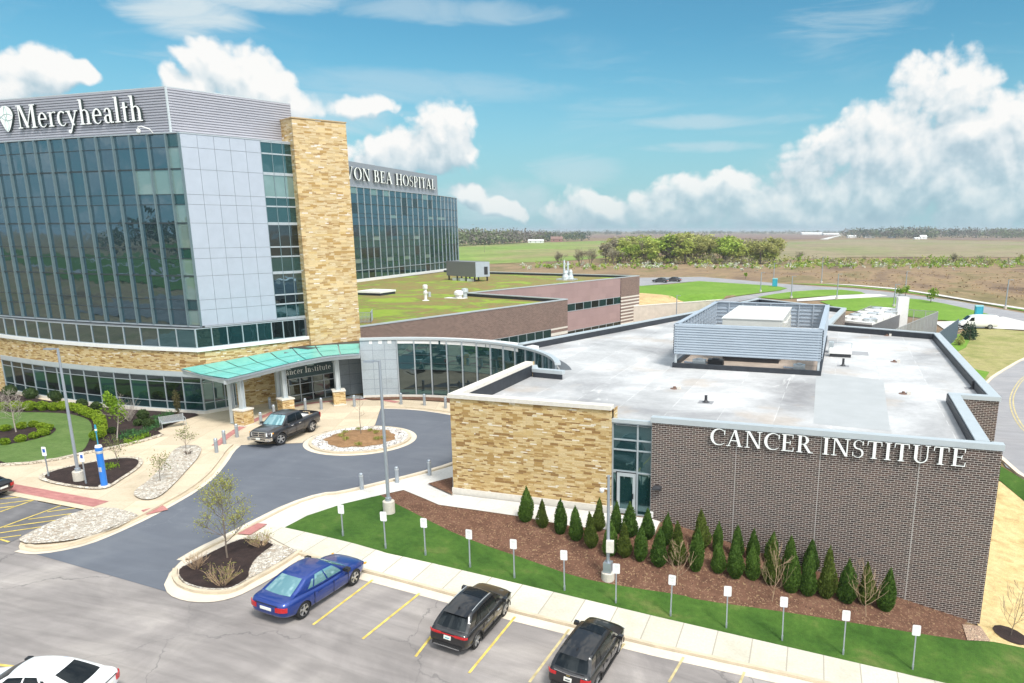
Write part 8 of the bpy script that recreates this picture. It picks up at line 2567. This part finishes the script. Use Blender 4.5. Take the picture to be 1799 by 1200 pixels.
barn(978, 425, 20, 9, "reddish brick farm house among the dark trees", plain("house_red", (.26, .14, .12), .8), R_b)
barn(1427, 412.6, 34, 4, "long low white shed on the horizon, left one", M_white, R_w, "farm_shed", 25)
barn(1461, 413.2, 26, 3.4, "long low white shed on the horizon, right one", M_white, R_w, "farm_shed", 25)
for x, y, w, h, lab in [(1497, 418, 14, 4.5, "low pale house at the wood edge by the white track"), (1528, 418, 16, 5, "wide pale house at the wood edge, second from the track"), (1568, 418, 9, 5, "small grey blue house in the middle of the wood edge"), (1623, 420, 10, 6, "white gabled house at the wood edge"), (1612, 420.5, 8, 3, "small white shed left of the gabled house")]:
    barn(x, y, w, h, lab, M_white if "grey" not in lab else M_panel, R_w if "white" in lab else R_g)
for i, (x, yb, yt) in enumerate([(956, 413, 403), (1024, 413, 402), (1112, 412.5, 402), (1206, 412, 403), (1276, 412, 402), (1349, 411.5, 401.5), (851, 444, 432)]):
    p = at(x, yb, 0); d = (p - Vector((0, 0, CAM_H))).length; h = (yb - yt) * d / FPX
    o = empty("power_pole", p, "thin pale power pole on the horizon" if i < 6 else "thin wooden pole in the crop field left of the clump", "pole", "power poles on the horizon" if i < 6 else None)
    mb = MB(); mb.tube([(0, 0, 0), (0, 0, h)], [h * .022, h * .014], 6); mb.build("pole", M_white if i < 6 else M_bark, o, org=(0, 0, 0), uv=False)
    mb = MB(); mb.beam((-h * .1, 0, h * .92), (h * .1, 0, h * .92), h * .02); mb.build("crossarm", M_white if i < 6 else M_bark, o, org=(0, 0, 0), uv=False)

# ---- what the glass fronts look out on, behind the camera: lawns, road and a line of trees
sheet("lawn", [(-300, -71), (200, -71), (200, -111), (-300, -111)], .15, M_lawn, 8)
sheet("road", [(-400, -112), (300, -112), (300, -122), (-400, -122)], .17, M_road, 8)
sheet("lawn", [(-520, -124), (300, -124), (300, -430), (-520, -430)], .15, M_lawn, 8)
sheet("parking_lot", [(-160, -126), (90, -126), (90, -175), (-160, -175)], .18, M_drive, 8)
sheet("road", [(-400, -180), (300, -205), (300, -214), (-400, -189)], .2, M_road, 8)
pts = []
for i in range(330):
    u = rnd.uniform(-700, 420); v = rnd.uniform(-480, -430); h = rnd.uniform(12, 26) * (1 + .4 * math.sin(u * .02))
    pts.append(((u, v), h * .6, h, 26, h * .2, rnd.choice([0, 1, 2, 2])))
for i in range(60):
    u = rnd.uniform(-300, 200); v = rnd.uniform(-320, -130); h = rnd.uniform(5, 11)
    pts.append(((u, v), h * .5, h, 30, h * .16, rnd.choice([0, 2, 0])))
scatter("far_wood", pts, L_far, 8)

# the lot behind the viewpoint, mirrored in the tower's glass
sheet("parking_lot", [(-150, -68), (70, -68), (70, -4), (-150, -4)], .05, M_hatch, 3)  # dark sheet added over the lot to darken its image in the glass
for i in range(22):
    k = i % 11
    c = copy_tree((s2, w_, k_, s_)[(i * 7) % 4])
    c.name = "mirrored_car"
    tag(c, "parked car on the lot behind the viewpoint, seen only mirrored in tower glass", "car", "cars mirrored in the glass")
    place(c, (-104 + 8.5 * k + (i % 3) * 2.7, -16 - 19 * (i // 11)), R(90 + 180 * (i % 2)))

# ---- thin haze: far woods and fields fade a little towards blue
HAZE = 0.00016
hm = bpy.data.materials.new("haze_air"); hm.use_nodes = True
for q in list(hm.node_tree.nodes): hm.node_tree.nodes.remove(q)
hn = N(hm.node_tree); ho = hn.add('ShaderNodeOutputMaterial'); hv = hn.add('ShaderNodeVolumePrincipled')
hv.inputs['Color'].default_value = (.80, .88, .95, 1); hv.inputs['Density'].default_value = HAZE; hv.inputs['Anisotropy'].default_value = .2
hn.link(hv.outputs[0], ho.inputs['Volume'])
mb = MB(); mb.box(-9500, 9500, -9500, 12500, -8.2, 31.0); o = mb.build("haze", hm, None, org=(0, 0, 0), uv=False); o['kind'] = 'stuff'
